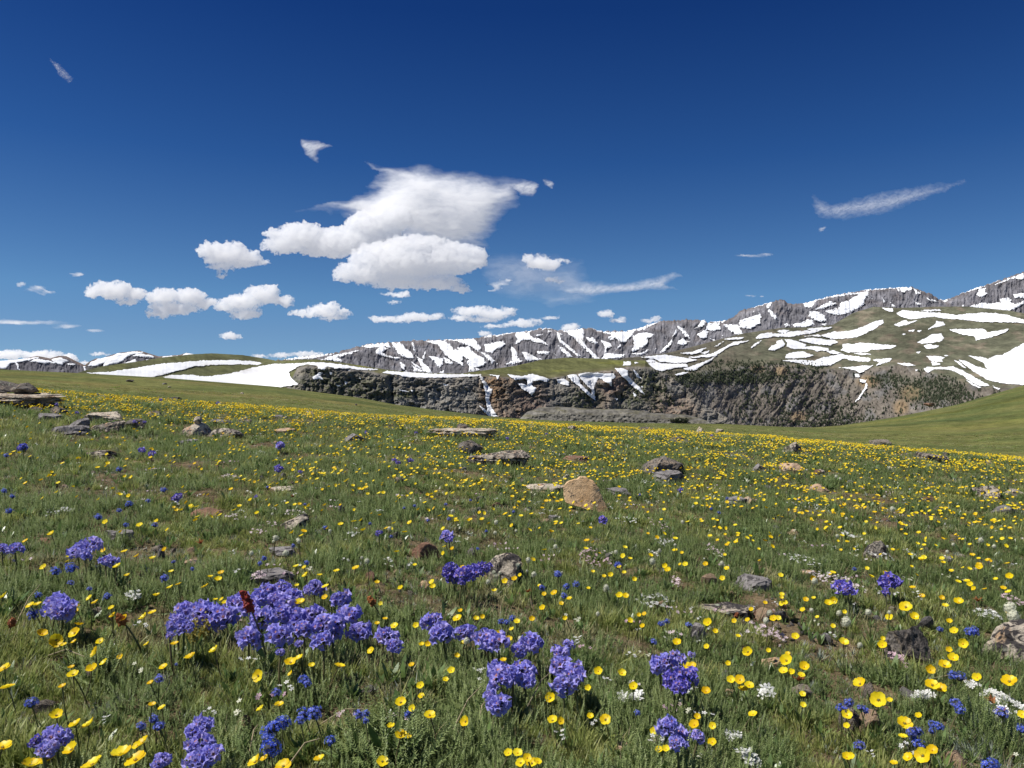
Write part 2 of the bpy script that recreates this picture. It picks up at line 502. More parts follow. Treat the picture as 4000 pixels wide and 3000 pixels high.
def clip_mesh(V, F, s):
    """part of the triangles where the vertex field s is positive"""
    s3 = s[F]; pos = s3 > 0; c = pos.sum(1)
    verts = [V]; nv = len(V); faces = [F[c == 3]]
    def cut(ia, ib):
        nonlocal nv
        sa, sb = s[ia], s[ib]
        t = sa / (sa - sb + 1e-12)
        p = V[ia] + (V[ib] - V[ia]) * t[:, None]
        verts.append(p); r = np.arange(nv, nv + len(p)); nv += len(p); return r
    for k in (1, 2):
        Fk = F[c == k]
        if not len(Fk): continue
        pk = pos[c == k]
        odd = np.argmax(pk if k == 1 else ~pk, 1)
        ar = np.arange(len(Fk))
        a, b, d = Fk[ar, odd], Fk[ar, (odd + 1) % 3], Fk[ar, (odd + 2) % 3]
        ab, ad = cut(a, b), cut(a, d)
        if k == 1: faces.append(np.stack([a, ab, ad], 1))
        else:
            faces.append(np.stack([ab, b, d], 1)); faces.append(np.stack([ab, d, ad], 1))
    Vn = np.concatenate(verts); Fn = np.concatenate(faces)
    used, inv = np.unique(Fn, return_inverse=True)
    return Vn[used], inv.reshape(-1, 3)

LAYERS = {}
def layer(name, u0, u1, nu, nv, vtop, vbot, Dbase, cot, relief, colour, mat, jag=1.5, seed=0, snows=None, snow_noise=None, wall_back=400.0):
    """a real slope of the country: heights come from the skyline, depth from the steepness of every spot"""
    u = np.linspace(u0, u1, nu)
    top = vtop(u) + jag * fbm(u / 14.0, u * 0 + seed, 4, seed + 3)
    bot = vbot(u)
    t = np.linspace(0, 1, nv)[:, None]
    V = top[None] + (bot - top)[None] * t
    U = np.broadcast_to(u[None], V.shape)
    ct = cot(U, V, (V - top[None]))
    D = np.zeros_like(V); D[-1] = Dbase(u)
    for j in range(nv - 2, -1, -1):
        D[j] = D[j + 1] + 0.5 * (ct[j] + ct[j + 1]) * D[j + 1] * (V[j + 1] - V[j]) / FPX
    # keep neighbouring columns together: smooth the depth sideways
    kr = 22
    for _ in range(3):
        Dp = np.pad(D, ((0, 0), (kr + 1, kr)), mode='edge'); cs = np.cumsum(Dp, 1); D = (cs[:, 2 * kr + 1:] - cs[:, :-2 * kr - 1]) / (2 * kr + 1)
    rel, relv = relief(U, V, V - top[None])
    D2 = D + D / FPX * rel
    A, B = pix_dir(U, V)
    def pos(Dm): return np.stack([A * Dm, Dm, EYE + B * Dm], -1)
    P = pos(D2)
    # the far side: over the top and down again
    back = []
    for k, (dd, dz) in enumerate(((0.02, 0.0), (0.06, 0.006), (0.16, 0.04), (0.30, 0.10))):
        q = P[0].copy(); d0 = D2[0]
        q[:, 0] *= (1 + dd * wall_back / 400); q[:, 1] *= (1 + dd * wall_back / 400)
        q[:, 2] = P[0][:, 2] - dz * d0 * 0.9
        back.append(q)
    Pa = np.concatenate([np.stack(back[::-1]), P])
    nb = len(back)
    C = colour(U, V, V - top[None])
    Ca = np.concatenate([np.repeat(C[:1], nb, 0), C]); Ra = np.concatenate([np.repeat(relv[:1], nb, 0), relv])
    nr_, nc_ = Pa.shape[:2]
    idx = np.arange(nr_ * nc_).reshape(nr_, nc_)
    f = np.stack([idx[:-1, :-1], idx[1:, :-1], idx[1:, 1:], idx[:-1, 1:]], -1).reshape(-1, 4)
    me = mesh_np(name, Pa.reshape(-1, 3), f, mat, True, {'col': Ca.reshape(-1, 3), 'rel': np.repeat(Ra.reshape(-1, 1), 3, 1)})
    o = tag(obj(name, me), kind='structure')
    LAYERS[name] = dict(u=u, top=top, bot=bot, D=D2, U=U, V=V, P=P, n=(nv, nu))
    # snow lies on the slope as slabs of its own
    if snows:
        fi = np.arange(nv * nu).reshape(nv, nu)
        F = np.stack([fi[:-1, :-1], fi[1:, :-1], fi[1:, 1:], fi[:-1, 1:]], -1).reshape(-1, 4)
        F = np.concatenate([F[:, [0, 1, 2]], F[:, [0, 2, 3]]])
        wx = 5.0 * fbm(U / 26, V / 17, 4, seed + 61); wy = 3.4 * fbm(U / 26, V / 17, 4, seed + 67)
        ed = 3.4 * fbm(U / 9, V / 4.5, 4, seed + 71)
        Ds = D2.copy()             # the drift bridges the small hollows: envelope of the rock sideways, then smoothed
        for k_ in range(1, 6): Ds = np.minimum(Ds, np.minimum(np.roll(D2, k_, 1), np.roll(D2, -k_, 1)))
        for _r in range(2): Ds = sum(np.roll(Ds, k_, 1) for k_ in range(-3, 4)) / 7.0
        Dv = np.pad(Ds - D, ((2, 2), (0, 0)), mode='edge'); Ds = D + (Dv[:-4] + Dv[1:-3] + Dv[2:-2] + Dv[3:-1] + Dv[4:]) / 5.0
        Ds = np.maximum(Ds, D2 * (1 - 16.0 / FPX))
        Ds[:, :8] = D2[:, :8]; Ds[:, -8:] = D2[:, -8:]
        Ds = np.minimum(Ds, D2) * (1 - 0.0011)
        # taper towards the rim so the slab has a rounded lip
        taken = np.full(V.shape, -99.0)
        for (sname, polys, label, cat, group, kind) in snows:
            s = np.full(V.shape, -99.0)
            for p in polys: s = np.maximum(s, sdf_box(p, U + wx, V + wy))
            if snow_noise is not None and kind == 'stuff':
                s = np.maximum(s, snow_noise(U, V, V - top[None]))
                s = s - 8 * smooth(0.34, 0.66, fbm((U - 0.5 * V) / 17, V / 9, 4, seed + 77)) - 7 * smooth(0.62, 0.9, ridged((U + wx) / 16, V / 30, 3, seed + 79))   # rock showing through
            s = s + ed + 0.4
            s = np.where(taken > 0, -1.0, s)
            if kind != 'stuff': taken = np.maximum(taken, s)
            Dm = np.minimum(D2, Ds + 0.0009 * D2 * (1 - smooth(0, 3.0, s)))
            vs_, fs_ = clip_mesh(pos(Dm).reshape(-1, 3), F, s.reshape(-1))
            if not len(fs_): continue
            so = obj(sname, mesh_np(sname, vs_, fs_, SNOW))
            tag(so, label, cat, group, kind)
    return o

def ell(U, V, cx, cy, rx, ry, soft=0.4):
    d = np.sqrt(((U - cx) / rx) ** 2 + ((V - cy) / ry) ** 2)
    return 1 - smooth(1 - soft, 1 + soft, d)

# ---- far mountains on the left horizon
SKY6 = [(-400, 1402), (0, 1410), (66, 1405), (120, 1396), (146, 1390), (196, 1400), (229, 1390), (259, 1391), (298, 1411), (331, 1426), (351, 1411), (375, 1400),
        (394, 1401), (430, 1388), (464, 1378), (544, 1369), (600, 1386), (620, 1392), (665, 1389), (703, 1386), (728, 1378), (766, 1385), (830, 1405), (900, 1420)]
FAR_ROCK = far_mat('far_rock', 0.006, 0.03, 1.0, 30.0, 0.6, 1.4)
def c6(U, V, H):
    n = fbm(U / 12, V / 25, 4, 81)
    c = np.array([0.13, 0.125, 0.14]) + n[..., None] * 0.06
    top = 1 - smooth(3, 14, H)
    c = c * (1 - top[..., None]) + top[..., None] * np.array([0.16, 0.125, 0.11])
    green = smooth(1418, 1440, V + 8 * n) * smooth(300, 420, U)
    return np.clip(c * (1 - green[..., None]) + green[..., None] * np.array([0.10, 0.105, 0.055]), 0.02, 1)
layer('far_mountains', -400, 900, 560, 60, lambda u: interp(SKY6, u), lambda u: 1480 + 0 * u, lambda u: 8200 + 0 * u,
      lambda U, V, H: 0.6 + 1.6 * (1 - smooth(2, 12, H)), lambda U, V, H: (10 * ridged(U / 22, V / 60, 4, 83) * smooth(1, 14, H), 0.5 + 0.5 * smooth(2, 14, H)),
      c6, FAR_ROCK, 1.0, 5, snows=[('snow', S8([(-600, 180), (0, 180), (200, 168), (350, 150), (480, 130), (400, 160), (250, 190), (180, 195), (120, 210), (70, 270), (-600, 272)],
        [(160, 190), (210, 210), (232, 285), (205, 280), (200, 240)], [(350, 185), (430, 155), (560, 175), (650, 205), (500, 205)], [(600, 165), (700, 140), (820, 180), (740, 200), (740, 232), (660, 210)],
        [(795, 210), (890, 215), (880, 230), (800, 228)], [(1025, 235), (1080, 190), (1180, 150), (1300, 130), (1400, 90), (1600, 70), (1690, 75), (1650, 100), (1560, 105), (1500, 130), (1440, 190), (1350, 210), (1210, 250), (1230, 200), (1130, 240)],
        [(1560, 120), (1640, 95), (1810, 125), (1810, 140), (1700, 132)], [(1460, 210), (1600, 160), (1610, 200), (1500, 220)], [(1720, 160), (1748, 160), (1740, 190), (1725, 190)], [(985, 250), (1010, 250), (1005, 290), (990, 290)])
        + S1([(1000, 622), (1100, 615), (1060, 630), (1010, 632)], [(1115, 615), (1150, 597), (1210, 608), (1180, 618)]), None, None, None, 'stuff')])

# ---- the snowy range
SKY5 = [(980, 1416), (1100, 1405), (1200, 1391), (1304, 1379), (1403, 1352), (1440, 1343), (1535, 1336), (1607, 1330), (1733, 1327), (1855, 1322), (1923, 1305), (1941, 1309),
        (1990, 1300), (2059, 1293), (2085, 1291), (2113, 1281), (2150, 1283), (2176, 1290), (2220, 1291), (2289, 1281), (2307, 1280), (2339, 1293), (2452, 1293), (2520, 1274), (2579, 1254),
        (2678, 1249), (2741, 1249), (2769, 1259), (2836, 1251), (2863, 1240), (2892, 1213), (2950, 1198), (3015, 1179), (3048, 1170), (3062, 1168), (3070, 1180), (3087, 1187),
        (3131, 1186), (3268, 1151), (3398, 1130), (3557, 1120), (3593, 1133), (3637, 1148), (3673, 1172), (3702, 1169), (3745, 1151), (3810, 1126), (3883, 1102), (4000, 1061), (4300, 1000), (4700, 990)]
def rel5(U, V, H):
    warp = 14 * fbm(U / 90, V / 70, 3, 91)
    lean = (V - 1300) * (0.10 + 0.45 * fbm(U / 260, V * 0, 2, 90))
    a = ridged((U + lean + warp) / 44, V / 150, 5, 92, 0.55)
    b = ridged((U - 0.6 * lean) / 17, V / 48, 4, 95, 0.6)
    c = fbm(U / 5, V / 9, 3, 97)
    k = smooth(1, 22, H)
    return (-18 * a - 6.5 * b - 2.6 * c) * k, 0.35 + 0.65 * k
def col5(U, V, H):
    n = fbm(U / 30, V / 30, 4, 101); n2 = fbm(U / 6, V / 14, 4, 103)
    c = np.array([0.158, 0.155, 0.170])[None, None] * (1 + 0.5 * n[..., None] + 0.4 * n2[..., None])  # bluish grey put into the rock colour in place of distance haze
    brown = np.clip(1 - smooth(0, 18, H) + smooth(0.1, 0.4, fbm(U / 60, V / 40, 3, 105)) * 0.8, 0, 1)
    c = c * (1 - 0.6 * brown[..., None]) + 0.6 * brown[..., None] * np.array([0.158, 0.136, 0.130])
    peak = np.maximum(ell(U, V, 3180, 1250, 150, 60), 0) * 0
    left = 1 - smooth(1120, 1260, U)
    c = c * (1 - left[..., None]) + left[..., None] * np.array([0.13, 0.12, 0.085])
    return np.clip(c, 0.03, 0.5)
def sn5(U, V, H):
    lean = (V - 1300) * 0.45
    a = ridged((U - lean + 14 * fbm(U / 40, V / 30, 3, 112)) / 15, V / 34, 4, 111)
    m = fbm(U / 70, V / 40, 3, 113)
    z = smooth(1440, 1600, U) * (1 - smooth(3640, 3900, U))
    s = (a - 0.58 + 0.60 * m) * 8 - (1 - z) * 6 - 4.4
    rim = (0.2 + 7.0 * fbm(U / 90, U * 0 + 4.4, 2, 115) - H) * 1.2 - 12 * ell(U, V, 2650, 1250, 90, 400, .1) - 12 * ell(U, V, 3060, 1200, 40, 400, .2) - 12 * ell(U, V, 2870, 1200, 60, 400, .2)      # cornice snow along the crest
    return np.maximum(s, np.where(U < 3900, rim, -5))
snow5 = S7([(290, 295), (400, 268), (600, 225), (780, 205), (800, 212), (700, 225), (560, 245), (440, 265), (400, 290), (380, 340), (320, 325)],
 [(495, 365), (600, 340), (640, 290), (700, 270), (770, 225), (800, 205), (880, 185), (860, 220), (830, 270), (840, 300), (780, 340), (700, 380), (600, 402), (530, 385)],
 [(480, 310), (540, 280), (600, 300), (530, 320), (480, 345), (410, 350)], [(360, 370), (420, 365), (490, 400), (500, 450), (440, 455), (380, 430), (350, 410)],
 [(200, 480), (290, 465), (340, 440), (380, 440), (400, 480), (330, 503), (230, 503)], [(140, 475), (170, 462), (190, 490), (150, 505)], [(460, 480), (520, 465), (490, 490)],
 [(890, 180), (1000, 160), (1220, 150), (1260, 165), (1060, 172), (930, 182)], [(1120, 180), (1200, 158), (1250, 170), (1180, 200), (1130, 195)], [(1260, 170), (1320, 210), (1285, 220)],
 [(1370, 250), (1450, 270), (1470, 285), (1400, 278)], [(1260, 280), (1320, 305), (1290, 312)], [(1060, 290), (1105, 330), (1070, 325)], [(985, 250), (1012, 285), (1000, 290)],
 [(1490, 265), (1580, 258), (1530, 288)], [(1720, 195), (1780, 160), (1880, 145), (1850, 162), (1780, 185)], [(1800, 220), (1820, 180), (1880, 165), (1870, 200), (1900, 210), (1840, 245)],
 [(1950, 140), (2050, 95), (2212, 35), (2212, 90), (2100, 85), (2020, 120)], [(1745, 325), (1850, 290), (1920, 300), (2000, 290), (2000, 260), (2060, 250), (2110, 260), (2090, 290), (2150, 300), (2212, 275), (2212, 300), (2110, 355), (2000, 365), (1880, 360)],
 [(2120, 220), (2212, 205), (2400, 205), (2400, 250), (2130, 250)], [(1590, 325), (1660, 325), (1690, 310), (1700, 325), (1650, 338)], [(0, 290), (40, 285), (10, 335), (-20, 340)], [(0, 345), (20, 350), (80, 420), (60, 432), (30, 410), (0, 375)]) \
 + S6([(30, 225), (150, 212), (150, 250), (260, 280), (310, 325), (200, 290), (130, 265), (30, 320), (40, 280)], [(80, 385), (130, 390), (200, 430), (260, 452), (150, 465), (110, 420)],
 [(215, 378), (320, 380), (328, 412), (220, 402)], [(0, 340), (40, 380), (50, 430), (90, 470), (0, 495)], [(440, 205), (600, 182), (615, 200), (620, 290), (650, 350), (700, 390), (765, 450), (720, 450), (660, 390), (600, 330), (530, 260)],
 [(385, 220), (402, 220), (435, 290), (600, 425), (570, 425), (410, 300)], [(390, 325), (450, 350), (520, 430), (480, 428)], [(640, 260), (700, 260), (740, 310), (720, 320), (660, 290)],
 [(760, 208), (900, 212), (1010, 208), (1180, 150), (1280, 122), (1220, 150), (1150, 190), (1060, 205), (1040, 240), (980, 300), (940, 300), (900, 270), (850, 285), (820, 260), (880, 240), (800, 225)],
 [(770, 285), (850, 310), (860, 340), (820, 350), (820, 400), (870, 400), (980, 410), (960, 440), (860, 440), (830, 450), (770, 450), (800, 400), (800, 340)],
 [(1045, 245), (1150, 215), (1235, 235), (1170, 270), (1180, 310), (1120, 350), (1060, 385), (1035, 385), (1050, 320)], [(885, 378), (940, 315), (935, 345)], [(1030, 400), (1120, 395), (1190, 355), (1145, 405), (1080, 412)],
 [(1272, 395), (1335, 330), (1388, 270), (1375, 320), (1312, 382)], [(1385, 258), (1432, 165), (1415, 235)], [(1422, 160), (1480, 180), (1542, 268), (1500, 250), (1440, 185)], [(1430, 310), (1470, 268), (1532, 300), (1480, 328)],
 [(1570, 190), (1620, 150), (1640, 108), (1682, 125), (1640, 170)], [(1670, 200), (1690, 140), (1790, 140), (1800, 190), (1730, 205)], [(1600, 235), (1660, 198), (1700, 210), (1680, 260), (1630, 270)], [(1695, 262), (1770, 288), (1740, 292)],
 [(1735, 130), (1850, 108), (1820, 132)], [(1825, 150), (1960, 155), (1970, 110), (2030, 95), (2150, 55), (2140, 140), (2060, 185), (1970, 180), (2000, 245), (1930, 235)]) \
 + S5([(-250, 335), (0, 312), (120, 295), (235, 288), (180, 305), (60, 330), (0, 337), (-150, 345)], [(115, 345), (200, 310), (450, 258), (380, 290), (260, 320), (310, 355), (250, 362), (200, 347)],
 [(460, 228), (520, 210), (700, 193), (720, 235), (620, 235), (540, 240)], [(590, 270), (610, 240), (660, 235), (700, 240), (650, 280), (690, 310), (800, 325), (760, 337), (640, 305), (600, 290)],
 [(730, 200), (800, 190), (850, 245), (900, 275), (920, 335), (860, 330), (800, 300), (740, 230)], [(900, 195), (915, 195), (940, 270), (928, 265)], [(940, 308), (990, 345), (1022, 262), (1012, 340), (1000, 370), (1040, 400), (1078, 454), (1000, 442), (970, 370)],
 [(800, 360), (830, 375), (850, 400), (835, 410), (858, 447), (820, 420)], [(910, 395), (960, 420), (1050, 452), (920, 442)], [(900, 360), (960, 395), (1005, 432), (935, 400)],
 [(1050, 310), (1120, 320), (1180, 330), (1170, 380), (1140, 410), (1090, 350)], [(1180, 318), (1260, 365), (1255, 382), (1200, 372)], [(1140, 457), (1190, 428), (1188, 457)],
 [(1015, 182), (1160, 172), (1230, 205), (1280, 265), (1300, 240), (1390, 225), (1450, 290), (1530, 330), (1550, 370), (1520, 400), (1450, 410), (1500, 430), (1390, 445), (1400, 400), (1370, 355), (1400, 345), (1340, 320), (1350, 395), (1280, 360), (1220, 330), (1170, 270), (1130, 215)],
 [(1170, 170), (1440, 160), (1500, 240), (1480, 270), (1560, 300), (1620, 350), (1600, 380), (1520, 300), (1420, 230), (1300, 185)], [(1530, 210), (1690, 180), (1715, 210), (1640, 255), (1590, 290), (1540, 270)],
 [(1520, 150), (1610, 120), (1600, 145)], [(1610, 150), (1700, 113), (1790, 108), (1640, 142)], [(1800, 110), (1870, 98), (1900, 150), (1930, 140), (2085, 218), (1950, 182), (1870, 170), (1800, 205), (1840, 165), (1800, 150)],
 [(1760, 240), (1800, 250), (1820, 300), (1790, 320)], [(1855, 275), (1900, 280), (1960, 320), (2030, 340), (1900, 352)], [(1985, 268), (2060, 268), (2095, 297), (2030, 292)], [(1720, 385), (1770, 340), (1830, 350), (1870, 350), (1800, 375)],
 [(1975, 132), (2040, 118), (1990, 142)], [(2080, 85), (2112, 95), (2080, 102)], [(2110, 88), (2212, 130), (2180, 112)])
RANGE_ROCK = far_mat('range_rock', 0.011, 0.05, 1.0, 22.0, 0.55, 1.5, (1, 1, 0.45))
def cot5(U, V, H):
    return 0.9 + 4.5 * (1 - smooth(0, 7, H)) + 0.7 * fbm(U / 220, V / 12, 3, 118) + 0.6 * fbm(U / 80, V / 30, 3, 117)
layer('mountain_range', 1000, 4700, 1850, 150, lambda u: interp(SKY5, u), lambda u: np.interp(u, [1000, 1600, 2500, 3000, 4700], [1470, 1480, 1450, 1330, 1280]),
      lambda u: np.interp(u, [1000, 2000, 3000, 4700], [5200, 4900, 4600, 4200]), cot5, rel5, col5, RANGE_ROCK, 9.0, 11,
      snows=[('snow', snow5, None, None, None, 'stuff')], snow_noise=sn5)

# ---- forested canyon wall and the green shelves with snowfields above it
SKY4 = [(2380, 1420), (2440, 1398), (2500, 1393), (2600, 1380), (2653, 1368), (2762, 1339), (2899, 1303), (3051, 1281), (3180, 1278), (3254, 1268), (3333, 1222), (3413, 1198), (3507, 1203),
        (3666, 1198), (3774, 1197), (3860, 1205), (3941, 1213), (4000, 1224), (4300, 1240), (4700, 1260)]
RIM4 = [(2380, 1450), (2560, 1455), (2639, 1466), (2747, 1444), (2900, 1428), (3051, 1418), (3130, 1432), (3196, 1441), (3300, 1437), (3413, 1433), (3520, 1420), (3630, 1448), (3760, 1490), (3850, 1510), (4000, 1512), (4700, 1530)]
def cot4(U, V, H):
    r = interp(RIM4, U)
    shelf = 1 - smooth(-8, 8, V - r)
    return 1.05 + 0.6 * fbm(U / 200, V / 16, 3, 120) + shelf * (2.6 + 1.6 * fbm(U / 150, V / 40, 3, 121))
def rel4(U, V, H):
    r = interp(RIM4, U); wall = smooth(-4, 22, V - r)
    lean = (V - 1500) * 0.5 * np.where(U < 3370, 1, -1)
    a = ridged((U + lean + 20 * fbm(U / 120, V / 90, 3, 123)) / 75, V / 170, 5, 124, 0.6)
    b = fbm(U / 20, V / 20, 5, 126, 0.62)
    soft = fbm(U / 170, V / 34, 4, 128)
    return -(26 * a + 5 * b + 2.5 * fbm(U / 7, V / 6, 3, 129)) * wall - 30 * soft * (1 - wall) * smooth(0, 12, H), 0.12 + 0.88 * wall
def col4(U, V, H):
    r = interp(RIM4, U); wall = smooth(-5, 12, V - r + 5 * fbm(U / 20, V / 20, 3, 131))
    n = fbm(U / 60, V / 22, 5, 132); n2 = fbm(U / 12, V / 12, 4, 133)
    g = np.array([0.112, 0.114, 0.076]) * (1 + 0.45 * n[..., None])
    g = g + smooth(0.02, 0.4, fbm(U / 90, V / 28, 4, 134))[..., None] * np.array([0.060, 0.034, 0.032])
    low = np.clip(1 - smooth(2750, 3050, U) + 0 * V, 0, 1)[..., None]
    g = g * (1 - 0.7 * low) + 0.7 * low * np.array([0.125, 0.112, 0.085])
    dk = ell(U, V, 3560, 1330, 120, 60, 0.6)[..., None]
    g = g * (1 - 0.3 * dk)
    w = np.array([0.165, 0.145, 0.122]) * (1 + 0.45 * n2[..., None] + 0.2 * n[..., None])
    grey = smooth(0.0, 0.35, fbm(U / 70, V / 60, 4, 135))[..., None]
    w = w * (1 - grey * 0.7) + grey * 0.7 * np.array([0.160, 0.158, 0.157]) * (1 + 0.4 * n2[..., None])
    for cx, cy, rx, ry in ((3560, 1535, 42, 30), (3120, 1628, 34, 22), (3050, 1450, 26, 20), (3390, 1490, 40, 22), (3520, 1590, 30, 30), (2960, 1440, 26, 18)):
        k = ell(U, V, cx, cy, rx, ry, 0.5)[..., None]
        w = w * (1 - k) + k * np.array([0.235, 0.175, 0.110])
    for cx, cy, rx, ry in ((3640, 1525, 120, 48), (2860, 1470, 170, 26), (3480, 1480, 70, 20), (2700, 1480, 70, 30)):
        k = (ell(U, V, cx, cy, rx, ry, 0.5) * smooth(-0.5, 0.3, n2))[..., None] * 0.8
        w = w * (1 - k) + k * np.array([0.042, 0.058, 0.030])
    wl = wall[..., None]
    return np.clip(g * (1 - wl) + w * wl, 0.02, 0.5)
big4 = []
def sp(label, polys): big4.append(('snow_patch', polys, label, 'snow patch', 'snow patches on the green slope', None))
sp('long level snow strip crossing the upper right slope below the peaks', S7([(1115, 380), (1160, 360), (1300, 370), (1450, 378), (1640, 400), (1780, 385), (1880, 378), (2050, 395), (2212, 440), (2600, 500), (2600, 530), (2212, 465), (2000, 460), (1850, 458), (1700, 440), (1520, 425), (1400, 412), (1280, 432), (1220, 432), (1140, 410)]))
sp('large bowl-shaped snowfield running down to the lower right above the grassy hill', S7([(1725, 750), (1820, 760), (1900, 775), (1980, 750), (2020, 745), (2090, 710), (2212, 640), (2500, 600), (2500, 1000), (2212, 1000), (2050, 990), (1960, 975), (1880, 950), (1780, 890), (1700, 830), (1650, 790), (1700, 795), (1820, 850), (1900, 870), (1860, 810), (1800, 780)]))
sp('crescent of snow rising to the right in the hollow under the rounded green hill', S7([(460, 575), (560, 545), (680, 540), (780, 515), (850, 490), (920, 455), (1000, 440), (990, 470), (930, 510), (860, 550), (780, 585), (680, 600), (560, 605)]))
sp('wing-shaped snow patch in the middle of the broad green slope', S7([(1570, 525), (1700, 520), (1860, 518), (1900, 550), (2080, 520), (2060, 545), (1960, 580), (1860, 605), (1790, 617), (1790, 585), (1700, 570), (1620, 550)]))
sp('arched snow bank lying along the rim just above the dark conifers', S7([(130, 790), (200, 783), (300, 790), (400, 795), (480, 765), (560, 750), (630, 740), (700, 750), (800, 760), (890, 775), (880, 800), (800, 800), (720, 790), (660, 773), (600, 800), (540, 830), (430, 840), (330, 825), (230, 808)]))
sp('wide flat snow patch with a pointed right end in the green hollow', S7([(625, 700), (650, 680), (645, 655), (680, 645), (720, 655), (800, 640), (900, 645), (1000, 655), (1110, 665), (1080, 685), (980, 697), (880, 700), (860, 715), (760, 718), (680, 720)]))
sp('rounded snow patch below the wing-shaped one on the green slope', S7([(1285, 632), (1360, 600), (1420, 565), (1500, 560), (1520, 600), (1500, 620), (1420, 640), (1330, 645)]))
sp('narrow snow tongue descending beside the dark forest at the right rim', S7([(1340, 865), (1380, 850), (1500, 850), (1600, 845), (1680, 880), (1760, 920), (1860, 980), (1920, 1010), (1830, 1010), (1760, 980), (1690, 925), (1600, 880), (1500, 865), (1430, 870), (1380, 893)]))
sp('broken snow patch with jagged left end on the brown shelf above the forest', S7([(140, 610), (200, 612), (280, 635), (330, 655), (320, 668), (430, 672), (520, 685), (520, 708), (420, 712), (390, 695), (300, 692), (200, 688), (160, 670), (175, 640)]))
sp('flat lens of snow just behind the end of the green plateau', S6([(1145, 488), (1250, 475), (1300, 490), (1400, 490), (1520, 492), (1520, 512), (1420, 520), (1330, 540), (1290, 553), (1200, 520)]))
sp('broad snow patch on the pass between the plateau and the range', S6([(1120, 430), (1230, 420), (1330, 410), (1450, 430), (1600, 455), (1500, 478), (1400, 482), (1280, 470), (1240, 450)]))
sp('long thin ribbon of snow sweeping up from the pass to the brown hill', S6([(1480, 530), (1580, 500), (1700, 455), (1780, 415), (1700, 430), (1500, 435), (1620, 420), (1740, 395), (1850, 335), (1910, 305), (2050, 285), (1950, 320), (1880, 335), (1830, 370), (1760, 420), (1720, 460), (1650, 500), (1560, 550), (1510, 545)]))
small4 = S6([(1155, 460), (1200, 448), (1240, 470), (1180, 475)], [(1460, 395), (1560, 385), (1680, 348), (1640, 387), (1560, 407)], [(1640, 397), (1710, 373), (1670, 403)], [(1745, 342), (1825, 296), (1780, 332)], [(1840, 275), (1920, 260), (2000, 260), (1980, 274), (1870, 282)],
 [(2095, 270), (2140, 235), (2250, 215), (2250, 255), (2140, 270)], [(2060, 355), (2100, 315), (2160, 283), (2110, 330)], [(1410, 580), (1450, 566), (1520, 560), (1480, 582), (1430, 590)]) \
 + S7([(0, 555), (130, 560), (200, 540), (300, 535), (460, 530), (400, 550), (280, 570), (180, 588), (0, 582)], [(65, 540), (130, 526), (185, 535), (140, 554)], [(330, 520), (450, 508), (560, 503), (500, 524), (380, 532)],
 [(315, 583), (430, 568), (460, 582)], [(5, 700), (30, 665), (80, 650), (70, 625), (120, 612), (150, 650), (130, 670), (60, 700)], [(265, 615), (350, 600), (440, 600), (480, 612), (560, 612), (605, 635), (540, 658), (430, 652), (350, 640)],
 [(150, 770), (160, 740), (220, 720), (300, 715), (390, 745), (330, 765), (250, 772)], [(900, 785), (1000, 775), (1070, 775), (1050, 800), (1000, 810), (930, 840), (960, 808)], [(500, 712), (560, 706), (640, 730), (560, 734)], [(745, 730), (800, 723), (890, 738), (800, 744)],
 [(600, 855), (720, 850), (800, 840), (910, 835), (850, 870), (820, 890), (790, 895), (760, 880), (700, 862)], [(1085, 490), (1150, 455), (1190, 445), (1210, 462), (1290, 445), (1220, 475), (1140, 498)], [(990, 338), (1080, 343), (1085, 370), (1040, 370)],
 [(1320, 358), (1480, 350), (1500, 360), (1380, 368)], [(1380, 525), (1440, 480), (1460, 455), (1520, 460), (1530, 480), (1480, 500), (1430, 505)], [(1213, 540), (1270, 520), (1250, 542)], [(1288, 535), (1330, 530), (1310, 549)], [(1158, 562), (1197, 560), (1170, 572)],
 [(1340, 665), (1400, 650), (1480, 668), (1420, 690), (1370, 690)], [(1266, 718), (1330, 714), (1300, 730)], [(1370, 755), (1450, 752), (1530, 765), (1500, 790), (1510, 805), (1420, 800)], [(1405, 800), (1440, 805), (1500, 825), (1420, 832)], [(1518, 748), (1567, 748), (1540, 757)],
 [(1615, 790), (1650, 800), (1710, 857), (1680, 847)], [(1720, 965), (1840, 1025), (1820, 1030), (1740, 987)], [(1940, 1013), (2005, 1035), (1990, 1043)], [(1120, 818), (1200, 813), (1280, 833), (1200, 840)], [(750, 908), (780, 908), (790, 937), (760, 932)],
 [(790, 955), (850, 958), (840, 980), (800, 977)], [(1270, 870), (1302, 873), (1280, 884)], [(845, 990), (855, 990), (852, 1030), (780, 1130), (752, 1150), (835, 1035)])
SLOPE = far_mat('slope_ground', 0.022, 0.10, 1.0, 9.0, 0.6, 1.4)
layer('forested_slope', 2380, 4700, 1160, 230, lambda u: interp(SKY4, u), lambda u: np.interp(u, [2380, 2800, 3300, 4700], [1700, 1700, 1705, 1640]),
      lambda u: np.interp(u, [2380, 2900, 3300, 4000, 4700], [1250, 1500, 1600, 1350, 1200]), cot4, rel4, col4, SLOPE, 1.2, 23,
      snows=big4 + [('snow', small4, None, None, None, 'stuff')])

